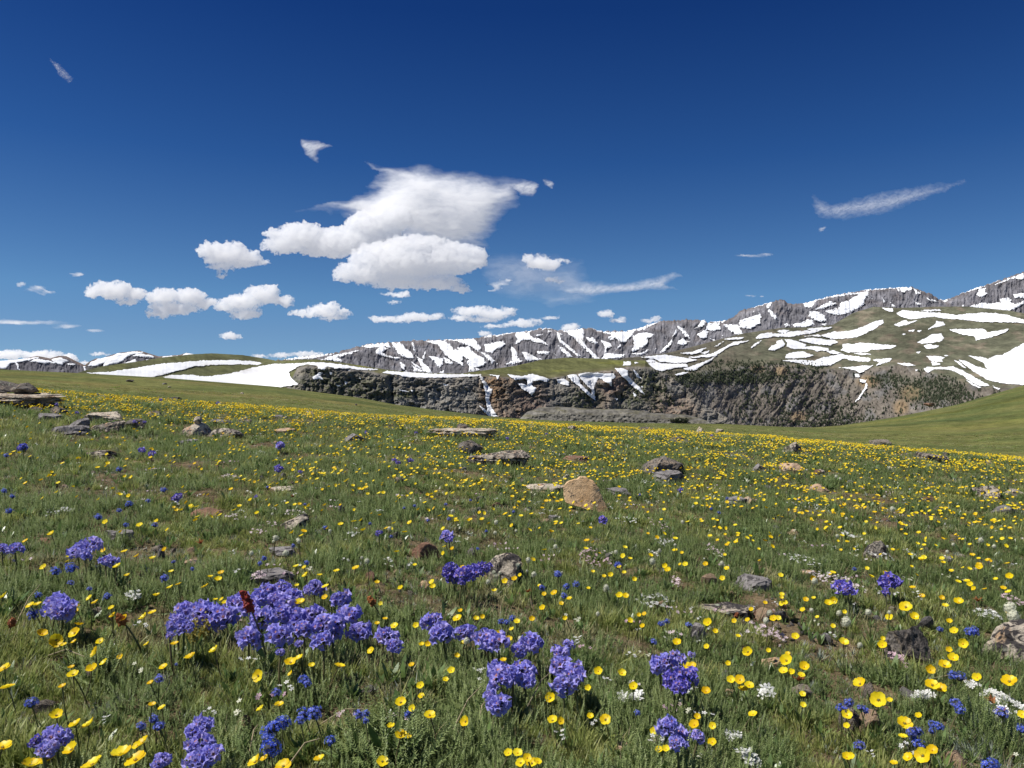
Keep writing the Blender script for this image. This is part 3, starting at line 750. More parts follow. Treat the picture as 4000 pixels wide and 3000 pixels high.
# ---- near plateau with the cliff
SKY3 = [(200, 1500), (300, 1458), (316, 1452), (405, 1430), (544, 1411), (633, 1396), (747, 1384), (829, 1380), (949, 1387), (1044, 1402), (1089, 1412), (1182, 1405), (1239, 1404), (1353, 1419),
        (1511, 1444), (1606, 1454), (1796, 1460), (1891, 1447), (2018, 1428), (2112, 1406), (2208, 1397), (2366, 1402), (2429, 1407), (2520, 1408), (2545, 1432), (2565, 1446), (2601, 1457), (2678, 1516), (2741, 1575), (2836, 1629), (2870, 1654), (2900, 1690)]
RIM3 = [(200, 1700), (1050, 1600), (1130, 1500), (1160, 1436), (1200, 1425), (1300, 1424), (1436, 1446), (1500, 1462), (1700, 1474), (1880, 1468), (2000, 1472), (2136, 1478), (2217, 1466), (2258, 1457), (2398, 1444), (2452, 1430), (2520, 1432), (2700, 1440)]
def cot3(U, V, H):
    r = interp(RIM3, U)
    top = 1 - smooth(-3, 5, V - r)
    right = smooth(2380, 2560, U)
    return (0.80 + 0.30 * smooth(1500, 1900, U) + 0.2 * right + 0.5 * fbm(U / 70, V / 40, 3, 139)) * (1 - top) + top * (4.2 + 1.0 * fbm(U / 200, V / 50, 2, 141)) + 0.6 * smooth(-0.1, 0.5, fbm(U / 130 + V / 60, V / 22, 4, 142)) * (1 - top)
def rel3(U, V, H):
    r = interp(RIM3, U); w = smooth(-1, 12, V - r)
    wq = 12 * fbm(U / 60, V / 60, 3, 143)
    wq2 = 34 * fbm(U / 110, V / 70, 4, 140)
    a = ridged((U + wq2 + (V - 1500) * 0.5 * np.where(U < 1900, 0.3, 1)) / 105, (V + wq2 * .5) / 80, 5, 144, 0.6)
    b = fbm((U + wq2) / 24, V / 18, 5, 145, 0.62)
    c = np.abs(noise2(U / 8 + wq * 0.1, V / 11, 146)) + 0.6 * np.abs(noise2(U / 4, V / 5, 147))
    strata = fbm(U / 60 + V / 30, V / 7, 3, 148)
    gul = 0
    for cx, wd, dp in ((1530, 14, 40), (1625, 12, 26), (1905, 22, 40), (2070, 30, 26), (2320, 30, 30), (2190, 18, 18)):
        gul = gul + dp * np.exp(-((U - cx - (V - 1520) * 0.12) / wd) ** 2)
    cl = np.maximum(0, 1 - 3.2 * np.abs(noise2((U + 0.35 * wq2) / 34, V / 150, 150))) * smooth(-0.2, 0.3, fbm(U / 50, V / 30, 3, 151))   # clefts
    return (-(33 * a + 11 * b) + 5.5 * c - 2.2 * strata + 0.65 * gul + 17 * cl) * w + 14 * fbm(U / 260, V / 40, 3, 149) * (1 - w) * smooth(0, 8, H), 0.08 + 0.92 * w
def col3(U, V, H):
    r = interp(RIM3, U); w = smooth(-2, 5, V - r + 4 * fbm(U / 15, V / 15, 3, 151))[..., None]
    n = fbm(U / 130, V / 16, 4, 152)[..., None]; n2 = fbm(U / 14, V / 14, 5, 153)[..., None]
    g = np.array([0.118, 0.122, 0.050]) * (1 + 0.22 * n) + smooth(0.15, 0.5, n) * np.array([0.03, 0.03, -0.01])
    left = (1 - smooth(1150, 1260, U))[..., None]
    g = g * (1 - 0.6 * left) + 0.6 * left * np.array([0.100, 0.105, 0.056])
    edge = (smooth(-16, -2, V - r))[..., None] * smooth(1100, 1300, U)[..., None]
    g = g * (1 - 0.5 * edge) + 0.5 * edge * np.array([0.125, 0.105, 0.07])
    c = np.array([0.180, 0.167, 0.146]) * (1 + 0.60 * n2 + 0.25 * n)
    for cx, cy, rx, ry, colr, st in ((1925, 1530, 45, 70, (0.24, 0.145, 0.075), 0.9), (1990, 1500, 60, 60, (0.20, 0.135, 0.085), 0.7), (1985, 1610, 120, 60, (0.185, 0.135, 0.10), 0.7), (2080, 1560, 60, 70, (0.17, 0.115, 0.09), 0.7),
                                    (2330, 1540, 70, 80, (0.165, 0.125, 0.10), 0.7), (2420, 1500, 50, 60, (0.175, 0.11, 0.085), 0.8), (2640, 1600, 80, 50, (0.20, 0.145, 0.105), 0.8), (2560, 1560, 50, 70, (0.19, 0.15, 0.11), 0.5),
                                    (1700, 1590, 150, 60, (0.21, 0.205, 0.185), 0.7), (2010, 1640, 40, 24, (0.21, 0.145, 0.11), 0.9)):
        k = (ell(U, V, cx, cy, rx, ry, 0.6)[..., None]) * st * smooth(-0.6, 0.2, n2)
        c = c * (1 - k) + k * np.array(colr) * (1 + 0.3 * n2)
    for cx, cy, rx, ry in ((1300, 1500, 200, 34), (1440, 1540, 160, 26), (1250, 1455, 60, 16), (1600, 1540, 50, 16), (2280, 1560, 70, 40), (2520, 1510, 60, 60), (2460, 1555, 60, 40)):
        k = ell(U, V, cx, cy, rx, ry, 0.6)[..., None] * smooth(-0.3, 0.2, n2) * 0.85
        c = c * (1 - k) + k * np.array([0.080, 0.088, 0.045])
    hue = fbm(U / 45, V / 30, 4, 155)[..., None]
    c = c * (1 + 0.35 * hue * np.array([1.0, 0.75, 0.4]))
    return np.clip(g * (1 - w) + c * w, 0.02, 0.5)
s3 = []
def sq(label, polys, nm='snow_patch'): s3.append((nm, polys, label, 'snow patch', 'snow patches on the near plateau and cliff', None))
sq('broad upper band of snow crossing the grassy hill on the left', S1([(540, 722), (700, 712), (1000, 665), (1250, 645), (1450, 643), (1560, 650), (1625, 663), (1600, 670), (1450, 668), (1300, 672), (1200, 680), (1050, 720), (930, 750), (800, 745), (650, 733)]))
sq('large lower snowfield left of the dark cliff, tapering into a rim of snow', S1([(1005, 745), (1060, 735), (1180, 732), (1230, 742), (1290, 743), (1420, 725), (1600, 680), (1700, 665), (1800, 665), (1900, 657), (2000, 657), (2100, 668), (2212, 688), (2330, 700), (2330, 705), (2212, 699), (2150, 692), (2080, 692), (1990, 680), (1900, 667), (1850, 675), (1810, 700), (1780, 720), (1800, 760), (1840, 790), (1740, 808), (1600, 815), (1400, 800), (1200, 785), (1050, 768)])
   + S5([(0, 366), (200, 370), (350, 393), (525, 423), (520, 434), (380, 422), (340, 402), (270, 410), (230, 420), (250, 395), (170, 400), (150, 430), (95, 422), (80, 385), (0, 382)]))
sq('thin straight cornice of snow along the cliff edge at the centre of the plateau', S5([(650, 456), (690, 438), (800, 448), (1000, 460), (1200, 468), (1480, 470), (1502, 470), (1502, 482), (1400, 487), (1250, 497), (1000, 497), (850, 487), (760, 470)]))
sq('narrow snow-filled gully falling down the brown cliff to the meadow', S5([(1488, 473), (1512, 488), (1545, 540), (1580, 595), (1605, 588), (1585, 640), (1575, 690), (1595, 760), (1648, 836), (1570, 832), (1538, 800), (1488, 740), (1530, 768), (1558, 790), (1545, 700), (1540, 640), (1525, 560), (1498, 510)]))
sq('heart-shaped snow patch hanging over the orange cliff beside the gully', S5([(1735, 472), (1860, 485), (1880, 478), (1950, 467), (2050, 493), (2088, 515), (2070, 532), (2010, 520), (1950, 522), (1940, 560), (1982, 590), (1940, 652), (1900, 622), (1850, 582), (1815, 545), (1880, 555), (1900, 570), (1905, 530), (1880, 500), (1800, 522)]))
sq('forked snow patch shaped like a W on the cliff edge', S6([(475, 590), (540, 580), (580, 610), (585, 660), (640, 710), (690, 760), (690, 720), (640, 670), (590, 610), (570, 580), (640, 563), (740, 568), (790, 578), (880, 570), (894, 605), (860, 622), (862, 683), (820, 652), (780, 622), (745, 607), (730, 650), (710, 690), (722, 804), (670, 772), (600, 702), (540, 652), (500, 612)]))
sq('diagonal snow streak running down right of the forked patch', S6([(888, 528), (950, 526), (1002, 548), (1002, 590), (1042, 640), (1092, 680), (1145, 750), (1080, 712), (1010, 652), (960, 602), (910, 555)]))
sq('small oval snow patch just below the plateau edge', S6([(388, 625), (440, 616), (492, 643), (492, 674), (440, 667), (400, 652)]))
small3 = S6([(1048, 536), (1060, 545), (1122, 622), (1080, 602)], [(1045, 733), (1080, 762), (1060, 777)], [(963, 470), (1025, 470), (1022, 500), (963, 502)], [(1055, 474), (1092, 480), (1060, 490)], [(885, 785), (915, 788), (905, 808)], [(676, 878), (700, 880), (690, 892)], [(1118, 680), (1135, 690), (1125, 700)]) \
 + S5([(40, 490), (90, 470), (100, 448), (130, 458), (110, 485), (142, 515), (100, 510), (60, 515)], [(190, 450), (218, 452), (205, 475)], [(320, 528), (345, 540), (335, 562)], [(248, 562), (290, 570), (260, 576)], [(800, 600), (860, 610), (880, 622), (830, 618)], [(895, 605), (915, 610), (910, 622)],
 [(1170, 550), (1212, 560), (1190, 566)], [(450, 500), (470, 502), (460, 512)], [(1565, 473), (1660, 477), (1642, 515), (1630, 485)], [(230, 395), (275, 400), (250, 425), (222, 410)], [(355, 430), (372, 432), (360, 442)])
CLIFF = far_mat('cliff_rock', 0.05, 0.25, 0.8, 3.0, 0.62, 1.42, (1, 1, 0.8))
layer('canyon_plateau', 200, 2900, 1500, 190, lambda u: interp(SKY3, u), lambda u: np.interp(u, [200, 1000, 1600, 2100, 2900], [1520, 1590, 1640, 1690, 1712]),
      lambda u: np.interp(u, [200, 1000, 2000, 2500, 2900], [420, 560, 700, 820, 900]), cot3, rel3, col3, CLIFF, 1.0, 31,
      snows=s3 + [('snow', small3, None, None, None, 'stuff')])

# ---- low grey outcrop just beyond the meadow
SKY2 = [(1980, 1700), (2020, 1650), (2032, 1634), (2059, 1609), (2113, 1591), (2181, 1588), (2316, 1598), (2452, 1598), (2542, 1613), (2678, 1620), (2732, 1633), (2769, 1648), (2840, 1700)]
def col2(U, V, H):
    n = fbm(U / 20, V / 10, 4, 161)[..., None]
    c = np.array([0.135, 0.128, 0.112]) * (1 + 0.8 * n)
    g = (smooth(0.0, 0.3, fbm(U / 60, V / 9, 3, 163)) * (1 - smooth(10, 40, H)))[..., None] * 0.85
    return np.clip(c * (1 - g) + g * np.array([0.13, 0.122, 0.08]), 0.02, 1)
layer('rock_outcrop', 1980, 2840, 430, 70, lambda u: interp(SKY2, u), lambda u: 1712 + 0 * u, lambda u: 330 + 0 * u,
      lambda U, V, H: 0.9 + 2.5 * (1 - smooth(4, 26, H)), lambda U, V, H: (-(7 * ridged(U / 40, V / 20, 4, 165) + 8 * fbm(U / 12, V / 9, 4, 167)) * smooth(0, 14, H), 0.3 + 0.7 * smooth(8, 30, H)),
      col2, far_mat('outcrop_rock', 0.1, 0.5, 1.0, 1.5, 0.55, 1.5), 1.0, 43)

# ------------------------------------------------------------------ scattering by instances (for what nobody could count)
def hidden_sources(name, meshes):
    c = bpy.data.collections.new(name)
    for i, me in enumerate(meshes):
        c.objects.link(bpy.data.objects.new('%s_%02d' % (name, i), me))
    return c

def scatter(name, pts, rot, scl, idx, meshes, **tags):
    me = bpy.data.meshes.new(name)
    n = len(pts)
    me.vertices.add(n); me.vertices.foreach_set('co', np.asarray(pts, np.float32).ravel())
    for nm, tp, arr in (('rot', 'FLOAT_VECTOR', rot), ('scl', 'FLOAT_VECTOR', scl)):
        a = me.attributes.new(nm, tp, 'POINT'); a.data.foreach_set('vector', np.asarray(arr, np.float32).ravel())
    a = me.attributes.new('idx', 'INT', 'POINT'); a.data.foreach_set('value', np.asarray(idx, np.int32))
    o = obj(name, me)
    src = hidden_sources(name + '_kind', meshes)
    ng = bpy.data.node_groups.new(name, 'GeometryNodeTree')
    ng.interface.new_socket('Geometry', in_out='INPUT', socket_type='NodeSocketGeometry')
    ng.interface.new_socket('Geometry', in_out='OUTPUT', socket_type='NodeSocketGeometry')
    N, L = ng.nodes, ng.links
    gi = N.new('NodeGroupInput'); go = N.new('NodeGroupOutput')
    ip = N.new('GeometryNodeInstanceOnPoints'); ci = N.new('GeometryNodeCollectionInfo')
    ci.inputs['Collection'].default_value = src; ci.inputs['Separate Children'].default_value = True; ci.inputs['Reset Children'].default_value = True
    def att(nm, tp):
        a = N.new('GeometryNodeInputNamedAttribute'); a.data_type = tp; a.inputs['Name'].default_value = nm; return a
    er = N.new('FunctionNodeEulerToRotation')
    L.new(gi.outputs[0], ip.inputs['Points']); L.new(ci.outputs[0], ip.inputs['Instance'])
    ip.inputs['Pick Instance'].default_value = True
    L.new(att('idx', 'INT').outputs['Attribute'], ip.inputs['Instance Index'])
    L.new(att('rot', 'FLOAT_VECTOR').outputs['Attribute'], er.inputs[0]); L.new(er.outputs[0], ip.inputs['Rotation'])
    L.new(att('scl', 'FLOAT_VECTOR').outputs['Attribute'], ip.inputs['Scale'])
    L.new(ip.outputs[0], go.inputs[0])
    md = o.modifiers.new('scatter', 'NODES'); md.node_group = ng
    tag(o, **tags)
    return o

# ------------------------------------------------------------------ conifers on the far slopes
def conifer_mesh(seed, h=1.0, w=0.30, bushy=False):
    r = np.random.default_rng(seed); mb = MB()
    v, f = tube([(0, 0, -0.1), (0, 0, 0.5 * h)], [0.03, 0.015], 4); mb.add(v, f, 1)
    tiers = 6
    for t in range(tiers):
        z0 = h * (0.08 + 0.82 * t / tiers); z1 = min(h, z0 + h * 0.30)
        rad = w * (1 - t / tiers) ** 0.8 + 0.03
        if bushy: rad = w * (0.8 + 0.4 * r.random()) * (1 - (t / tiers) ** 2 * 0.6)
        n = 8
        a = np.arange(n) * 2 * math.pi / n + r.random()
        rr = rad * r.uniform(0.6, 1.25, n)
        ring = np.stack([np.cos(a) * rr, np.sin(a) * rr, z0 - 0.05 * h * r.random(n)], 1)
        v = np.concatenate([ring, [[0, 0, z1]], [[0, 0, z0 + 0.05]]])
        f = [(i, (i + 1) % n, n) for i in range(n)] + [((i + 1) % n, i, n + 1) for i in range(n)]
        mb.add(v, np.array(f), 0)
    return mb
m_needle = leaf_mat('conifer_needles', (0.036, 0.050, 0.028), (0.052, 0.068, 0.038), (0.078, 0.084, 0.052), 0.1, 0.8, 0.1)
m_bark = leaf_mat('conifer_bark', (0.10, 0.075, 0.055), (0.12, 0.09, 0.07), (0.14, 0.11, 0.09), 0.0, 0.9, 0.1)
m_dead = leaf_mat('dead_wood', (0.24, 0.21, 0.18), (0.28, 0.25, 0.21), (0.30, 0.28, 0.25), 0.0, 0.9, 0.1)

def on_layer(name, u, v):
    L_ = LAYERS[name]
    nv, nu = L_['n']
    iu = np.clip((u - L_['u'][0]) / (L_['u'][-1] - L_['u'][0]) * (nu - 1), 0, nu - 1.001)
    i0 = iu.astype(int); fu = iu - i0
    top = L_['top'][i0]; bot = L_['bot'][i0]
    jv = np.clip((v - top) / (bot - top) * (nv - 1), 0, nv - 1.001); j0 = jv.astype(int); fv = jv - j0
    P = L_['P']
    p = (P[j0, i0] * (1 - fu)[:, None] + P[j0, i0 + 1] * fu[:, None]) * (1 - fv)[:, None] + (P[j0 + 1, i0] * (1 - fu)[:, None] + P[j0 + 1, i0 + 1] * fu[:, None]) * fv[:, None]
    return p, v > top + 1

def forest():
    r = np.random.default_rng(5)
    pts = []; sc_ = []; ix = []
    # wall of the canyon: scattered groves, dense along the rim
    n = 30000
    u = r.uniform(2560, 3950, n); v = r.uniform(1395, 1690, n)
    rim = interp(RIM4, u)
    d = 0.06 + 0.62 * smooth(0.05, 0.4, fbm(u / 28, v / 40, 4, 201))
    band = (smooth(-14, 2, v - rim) * (1 - smooth(26, 60, v - rim))) * (u < 3200) * 1.6
    d = d * smooth(2, 18, v - rim)
    d = d + band * smooth(-0.2, 0.2, fbm(u / 30, v / 12, 3, 203))
    for cx, cy, rx, ry, k in ((3640, 1525, 110, 48, 1.6), (2900, 1475, 190, 22, 1.5), (3480, 1490, 60, 26, 1.0), (2860, 1420, 120, 14, 0.8), (3160, 1430, 60, 12, 1), (3260, 1650, 180, 26, 1.0), (3740, 1560, 80, 30, 1.4), (3050, 1600, 300, 60, 0.3)):
        d = d + k * ell(u, v, cx, cy, rx, ry, 0.5)
    for cx, cy, rx, ry in ((3560, 1535, 42, 28), (3120, 1628, 34, 20), (3050, 1452, 24, 18), (2980, 1620, 60, 20), (2800, 1600, 90, 70)):
        d = d * (1 - 0.9 * ell(u, v, cx, cy, rx, ry, 0.4))
    keep = r.random(n) < np.clip(d, 0, 1) * 0.45
    P, ok = on_layer('forested_slope', u[keep], v[keep])
    P = P[ok]; pts.append(P); D = P[:, 1]
    s = D * r.uniform(4.5, 10.5, len(P)) / FPX
    sc_.append(s); ix.append(r.integers(0, 4, len(P)))
    # plateau flank, dark groves
    n = 9000
    u = r.uniform(1250, 2800, n); v = r.uniform(1440, 1650, n)
    d = 0.0 * u
    for cx, cy, rx, ry, k in ((2568, 1492, 44, 40, 1.0), (2278, 1545, 36, 34, 1.0), (2590, 1570, 50, 50, .7), (2480, 1540, 60, 22, .5), (1300, 1505, 150, 22, .22), (1440, 1535, 130, 18, .12), (2660, 1560, 60, 40, .15), (2310, 1585, 30, 14, 1)):
        d = d + k * ell(u, v, cx, cy, rx, ry, 0.45)
    keep = r.random(n) < np.clip(d, 0, 1) * 0.42
    P, ok = on_layer('canyon_plateau', u[keep], v[keep])
    P = P[ok]; pts.append(P)
    sc_.append(P[:, 1] * r.uniform(5.0, 11.0, len(P)) / FPX); ix.append(r.integers(0, 5, len(P)))
    P = np.concatenate(pts); s = np.concatenate(sc_); ix = np.concatenate(ix)
    rot = np.zeros((len(P), 3)); rot[:, 2] = r.uniform(0, 6.28, len(P)); rot[:, 0] = r.normal(0, .04, len(P))
    kinds = [conifer_mesh(i, 1, 0.30 + 0.05 * i).mesh('conifer', [m_needle, m_bark], False) for i in range(4)] + [conifer_mesh(9, 0.8, 0.5, True).mesh('conifer', [m_needle, m_bark], False)]
    scatter('conifer_forest', P, rot, np.stack([s, s, s], 1), ix, kinds, kind='stuff')
forest()

# two dark wind-bent shrubs behind the knoll, on the grey outcrop
def krummholz(u, v, hpx, wpx, seed, label, base='rock_outcrop'):
    P, ok = on_layer(base, np.array([float(u)]), np.array([float(v)])); p = P[0]; D = p[1]
    r = np.random.default_rng(seed)
    root = bpy.data.objects.new('stunted_conifer', None); COL.objects.link(root); root.location = p
    tag(root, label, 'tree', 'stunted conifers on the grey outcrop')
    H = hpx * D / FPX; W = wpx * D / FPX
    mb = MB()
    for k in range(5):
        a = r.uniform(0, 6.28)
        v_, f_ = tube([(0, 0, -0.3), (0.15 * W * math.cos(a), 0.15 * W * math.sin(a), 0.3 * H), (0.4 * W * math.cos(a), 0.3 * W * math.sin(a), 0.75 * H)], [0.05 * H, 0.035 * H, 0.015 * H], 5)
        mb.add(v_, f_)
    obj('trunk', mb.mesh('trunk', [m_bark]), root)
    mb = MB()
    for k in range(900):
        q = r.normal(0, 1, 3); q /= np.linalg.norm(q); q *= r.uniform(0.55, 1.0)
        lob = r.integers(0, 4); cx = (lob - 1.5) * 0.26 * W
        c = np.array([cx + q[0] * 0.24 * W, q[1] * 0.25 * W, H * (0.52 + 0.1 * math.sin(lob * 2.1)) + q[2] * 0.40 * H])
        s = H * r.uniform(0.04, 0.09); R = frame_to(r.normal(0, 1, 3) + q)
        t = np.array([[-s, -s * .5, 0], [s, -s * .5, 0], [0, s, 0.3 * s]]) @ R.T + c
        mb.add(t, np.array([[0, 1, 2]]))
    obj('crown', mb.mesh('crown', [m_needle], False), root)
krummholz(2632, 1650, 16, 26, 3, 'smaller dark shrubby conifer at the left of the pair behind the knoll')
krummholz(2662, 1656, 26, 46, 4, 'larger dark shrubby conifer on the grey outcrop behind the flowery knoll')

# ------------------------------------------------------------------ clouds: closed bodies of droplets with real thickness
CLOUD_MATS = {}
def cloud(label, blobs, kind='cumulus', dist=11000.0, thick=1.0, dens=0.012, step=2.6, warp=1.0, seed=0, flat=None, group=None, angle=0.0, pad=30, veil=None):
    """blobs: (cx, cy, rx, ry) in picture pixels; the outline is crinkled, the depth follows the width"""
    B = np.array(blobs, float)
    u0, u1 = (B[:, 0] - B[:, 2]).min() - pad, (B[:, 0] + B[:, 2]).max() + pad
    v0, v1 = (B[:, 1] - B[:, 3]).min() - pad, (B[:, 1] + B[:, 3]).max() + pad
    u = np.arange(u0, u1, step); v = np.arange(v0, v1, step)
    U, V = np.meshgrid(u, v)
    if kind == 'cumulus':
        wu = warp * (18 * fbm(U / 60, V / 45, 3, seed + 1) + 20 * fbm(U / 24, V / 18, 5, seed + 2, 0.65)); wv = warp * (14 * fbm(U / 60, V / 45, 3, seed + 3) + 17 * fbm(U / 24, V / 18, 5, seed + 4, 0.65))
        F = np.full(U.shape, -60.0)
        for cx, cy, rx, ry in B:
            q = 1 - np.sqrt(((U + wu - cx) / rx) ** 2 + ((V + wv - cy) / ry) ** 2)
            F = np.maximum(F, q * min(rx, ry)) 
        # F ~ pixels inside the edge
        puff = 1 - np.abs(noise2((U + wu) / 34, (V + wv) / 26, seed + 6)); puff2 = 1 - np.abs(noise2((U + wu) / 14, (V + wv) / 11, seed + 7))
        puff3 = 1 - np.abs(noise2((U + wu * .6) / 7, (V + wv * .6) / 6, seed + 9))
        F = F + 2.5 * (puff3 - .6) + 5 * (puff - .6) + 4.0 * (puff2 - .6) + 3.0 * fbm(U / 7, V / 7, 3, seed + 8)
        Fp = np.maximum(F, 0)
        Tf = np.sqrt(Fp * 26.0) * (0.35 + 0.60 * puff + 0.45 * puff2 + 0.25 * puff3) * smooth(-1, 11, Fp)   # half thickness, px
        Tb = np.sqrt(Fp * 20.0) * 0.8 * smooth(-1, 11, Fp)
    elif kind == 'veil':
        wu = warp * (46 * fbm(U / 190, V / 60, 4, seed + 1) + 22 * fbm(U / 60, V / 18, 4, seed + 2)); wv = warp * (26 * fbm(U / 190, V / 70, 4, seed + 3) + 12 * fbm(U / 60, V / 22, 4, seed + 4))
        F = np.zeros(U.shape)
        for poly, soft, amp in veil:
            F = F + amp * smooth(-0.15 * soft, soft, sdf(poly, U + wu, V + wv))
        k_ = 1.0 if warp > 0.8 else 0.55
        fine = 0.5 + 0.5 * fbm((U + wu) / (46 * k_), (V + wv + (0.35 * (U - u0) if k_ < 1 else 0)) / (13 * k_), 5, seed + 5, 0.6)
        big = 0.5 + 0.5 * fbm(U / 150, V / 90, 3, seed + 6)
        fs = 1.0 if warp > 0.8 else 1.4
        fine = smooth(0.5 - 0.5 / fs, 0.5 + 0.5 / fs, fine)
        T_ = np.maximum(F * (0.55 + 0.6 * big) * ((0.50 if fs == 1 else 0.30) + (0.75 if fs == 1 else 0.9) * fine + 0.2 * F) - 0.02, 0) ** 1.2 * 46
        Tf = T_; Tb = T_
    else:
        ca, sa = math.cos(angle), math.sin(angle)
        A = U * ca + V * sa; Bq = -U * sa + V * ca
        wu = (34 * fbm(A / 160, Bq / 60, 3, seed + 1) + 46 * fbm(A / 80, Bq / 14, 5, seed + 2)) * warp; wv = (16 * fbm(A / 120, Bq / 40, 3, seed + 3) + 8 * fbm(A / 50, Bq / 18, 4, seed + 4)) * warp
        F = np.zeros(U.shape)
        for cx, cy, rx, ry in B:
            q = 1 - (((U + wu - cx) / rx) ** 2 + ((V + wv - cy) / ry) ** 2)
            F = F + np.maximum(q, 0) ** 2.0
        F = np.minimum(F, 1.6)
        streak = 0.5 + 0.5 * fbm(A / 170, Bq / 22, 5, seed + 5)
        wisp = 0.5 + 0.5 * fbm(A / 38, Bq / 18, 5, seed + 6)
        T_ = F * (0.35 + 0.75 * streak) * (0.30 + 0.9 * wisp) - 0.03
        T_ = np.maximum(T_, 0) ** 1.7 * 34
        Tf = T_; Tb = T_
    Tf = Tf * thick; Tb = Tb * thick
    m = (Tf > 0.02)
    for _ in range(2):      # let lone specks go
        k = np.pad(m.astype(float), 2); c = sum(k[2 + a:k.shape[0] - 2 + a, 2 + b:k.shape[1] - 2 + b] for a in (-2, -1, 0, 1, 2) for b in (-2, -1, 0, 1, 2))
        m &= c > 9
    px = dist / FPX
    A_, B_ = pix_dir(U, V)
    def pos(D): return np.stack([A_ * D, D, EYE + B_ * D], -1)
    front = pos(dist - Tf * px); back = pos(dist + Tb * px)
    idx = np.arange(U.size).reshape(U.shape)
    q = m[:-1, :-1] & m[1:, :-1] & m[1:, 1:] & m[:-1, 1:]
    # weld front and back where the body has run out
    border = np.zeros_like(m)
    vq = np.zeros_like(m)
    vq[:-1, :-1] |= q; vq[1:, :-1] |= q; vq[1:, 1:] |= q; vq[:-1, 1:] |= q
    full = np.ones(m.shape, bool)
    full[:-1, :-1] &= q; full[1:, :-1] &= q; full[1:, 1:] &= q; full[:-1, 1:] &= q
    full[0] = full[-1] = False; full[:, 0] = full[:, -1] = False
    edge = vq & ~full
    mid = pos(np.full(U.shape, dist))
    front[edge] = mid[edge]
    f = np.stack([idx[:-1, :-1][q], idx[1:, :-1][q], idx[1:, 1:][q], idx[:-1, 1:][q]], -1)
    bidx = np.where(edge, idx, idx + U.size)
    fb = np.stack([bidx[:-1, :-1][q], bidx[:-1, 1:][q], bidx[1:, 1:][q], bidx[1:, :-1][q]], -1)
    V_ = np.concatenate([front.reshape(-1, 3), back.reshape(-1, 3)]); F_ = np.concatenate([f, fb])
    used, inv = np.unique(F_, return_inverse=True)
    key = round(dens, 6)
    if key not in CLOUD_MATS: CLOUD_MATS[key] = cloud_mat('cloud_droplets', dens)
    me = mesh_np('cloud', V_[used], inv.reshape(-1, 4), CLOUD_MATS[key])
    o = obj('cloud', me)
    tag(o, label, 'cloud', group)
    return o

# (heights and places traced from the photograph)
G = 'puffy fair-weather clouds'
cloud('broad bright cumulus at the centre, the lowest of the big heap', [(1560, 1020, 210, 90), (1720, 1010, 180, 75), (1440, 1060, 140, 55), (1350, 1075, 60, 32), (1850, 1010, 62, 52), (1620, 960, 150, 50), (1560, 1100, 140, 34), (1700, 1105, 120, 34), (1800, 1130, 50, 20)], dist=11000, seed=11, group=G)
cloud('ragged cumulus with a tall rounded right shoulder behind the big central one', [(1180, 930, 120, 66), (1290, 950, 150, 66), (1100, 950, 80, 46), (1070, 915, 42, 30), (1450, 880, 110, 70), (1540, 850, 80, 62), (1380, 930, 120, 60), (1040, 965, 24, 14), (1500, 940, 100, 60)], dist=11900, seed=23, group=G)
cloud('isolated cumulus left of the central heap with a tapering right end', [(880, 990, 105, 52), (960, 1010, 72, 40), (820, 980, 60, 34), (1020, 1020, 42, 14), (860, 1045, 60, 20), (860, 1075, 34, 10)], dist=11500, seed=37, group=G)
cloud('leftmost puff of the low chain of clouds above the snowy hill', [(440, 1135, 95, 42), (520, 1150, 60, 30), (370, 1140, 42, 30), (500, 1180, 50, 16)], dist=12500, seed=41, group=G)
cloud('middle cloud of the low chain on the left, flat underneath', [(640, 1160, 80, 38), (740, 1160, 75, 36), (680, 1205, 110, 26), (620, 1225, 60, 20), (800, 1180, 50, 24)], dist=12600, seed=43, group=G)
cloud('third cloud of the low chain on the left, ragged along its top', [(1020, 1150, 85, 36), (940, 1180, 100, 34), (1100, 1175, 60, 24), (960, 1225, 70, 22), (880, 1205, 50, 18), (1060, 1130, 42, 22)], dist=12700, seed=47, group=G)
cloud('small heaped cloud right of the low left chain', [(1260, 1215, 80, 28), (1300, 1195, 36, 20), (1180, 1225, 70, 14), (1300, 1240, 60, 16), (1340, 1220, 34, 18)], dist=12600, seed=53, group=G)
cloud('tiny flat-bottomed cloud low over the grassy hill', [(900, 1315, 50, 15), (895, 1307, 26, 12)], dist=13500, seed=59, warp=0.5, group=G)
cloud('long flat cloud low over the left end of the snowy range', [(1500, 1245, 70, 16), (1620, 1240, 90, 20), (1700, 1235, 50, 14), (1560, 1250, 100, 12)], dist=12800, seed=61, warp=0.7, group=G)
cloud('layered cloud over the middle of the snowy range', [(1850, 1215, 90, 24), (1930, 1225, 90, 24), (1800, 1240, 50, 14), (1880, 1250, 80, 12), (1990, 1210, 40, 14)], dist=12800, seed=67, warp=0.7, group=G)
cloud('pair of low puffs joined just above the range crest', [(2050, 1262, 72, 17), (2090, 1256, 34, 12), (1930, 1276, 50, 11), (1990, 1270, 40, 10)], dist=12500, seed=71, warp=0.6, group=G)
cloud('small dense puff right of the broad central cumulus', [(2110, 1025, 62, 34), (2150, 1035, 44, 26), (2190, 1020, 44, 9), (2070, 1010, 34, 20)], dist=11200, seed=73, warp=0.8, group=G)
cloud('tiny puff just below the small dense one right of the heap', [(2155, 1093, 28, 14), (2190, 1098, 16, 9)], dist=11200, seed=79, warp=0.6, group=G)
cloud('little cloud shreds beneath the broad central cumulus, on the left', [(1550, 1152, 60, 12), (1580, 1150, 30, 14), (1540, 1180, 30, 8)], dist=11300, seed=83, warp=0.7, group=G)
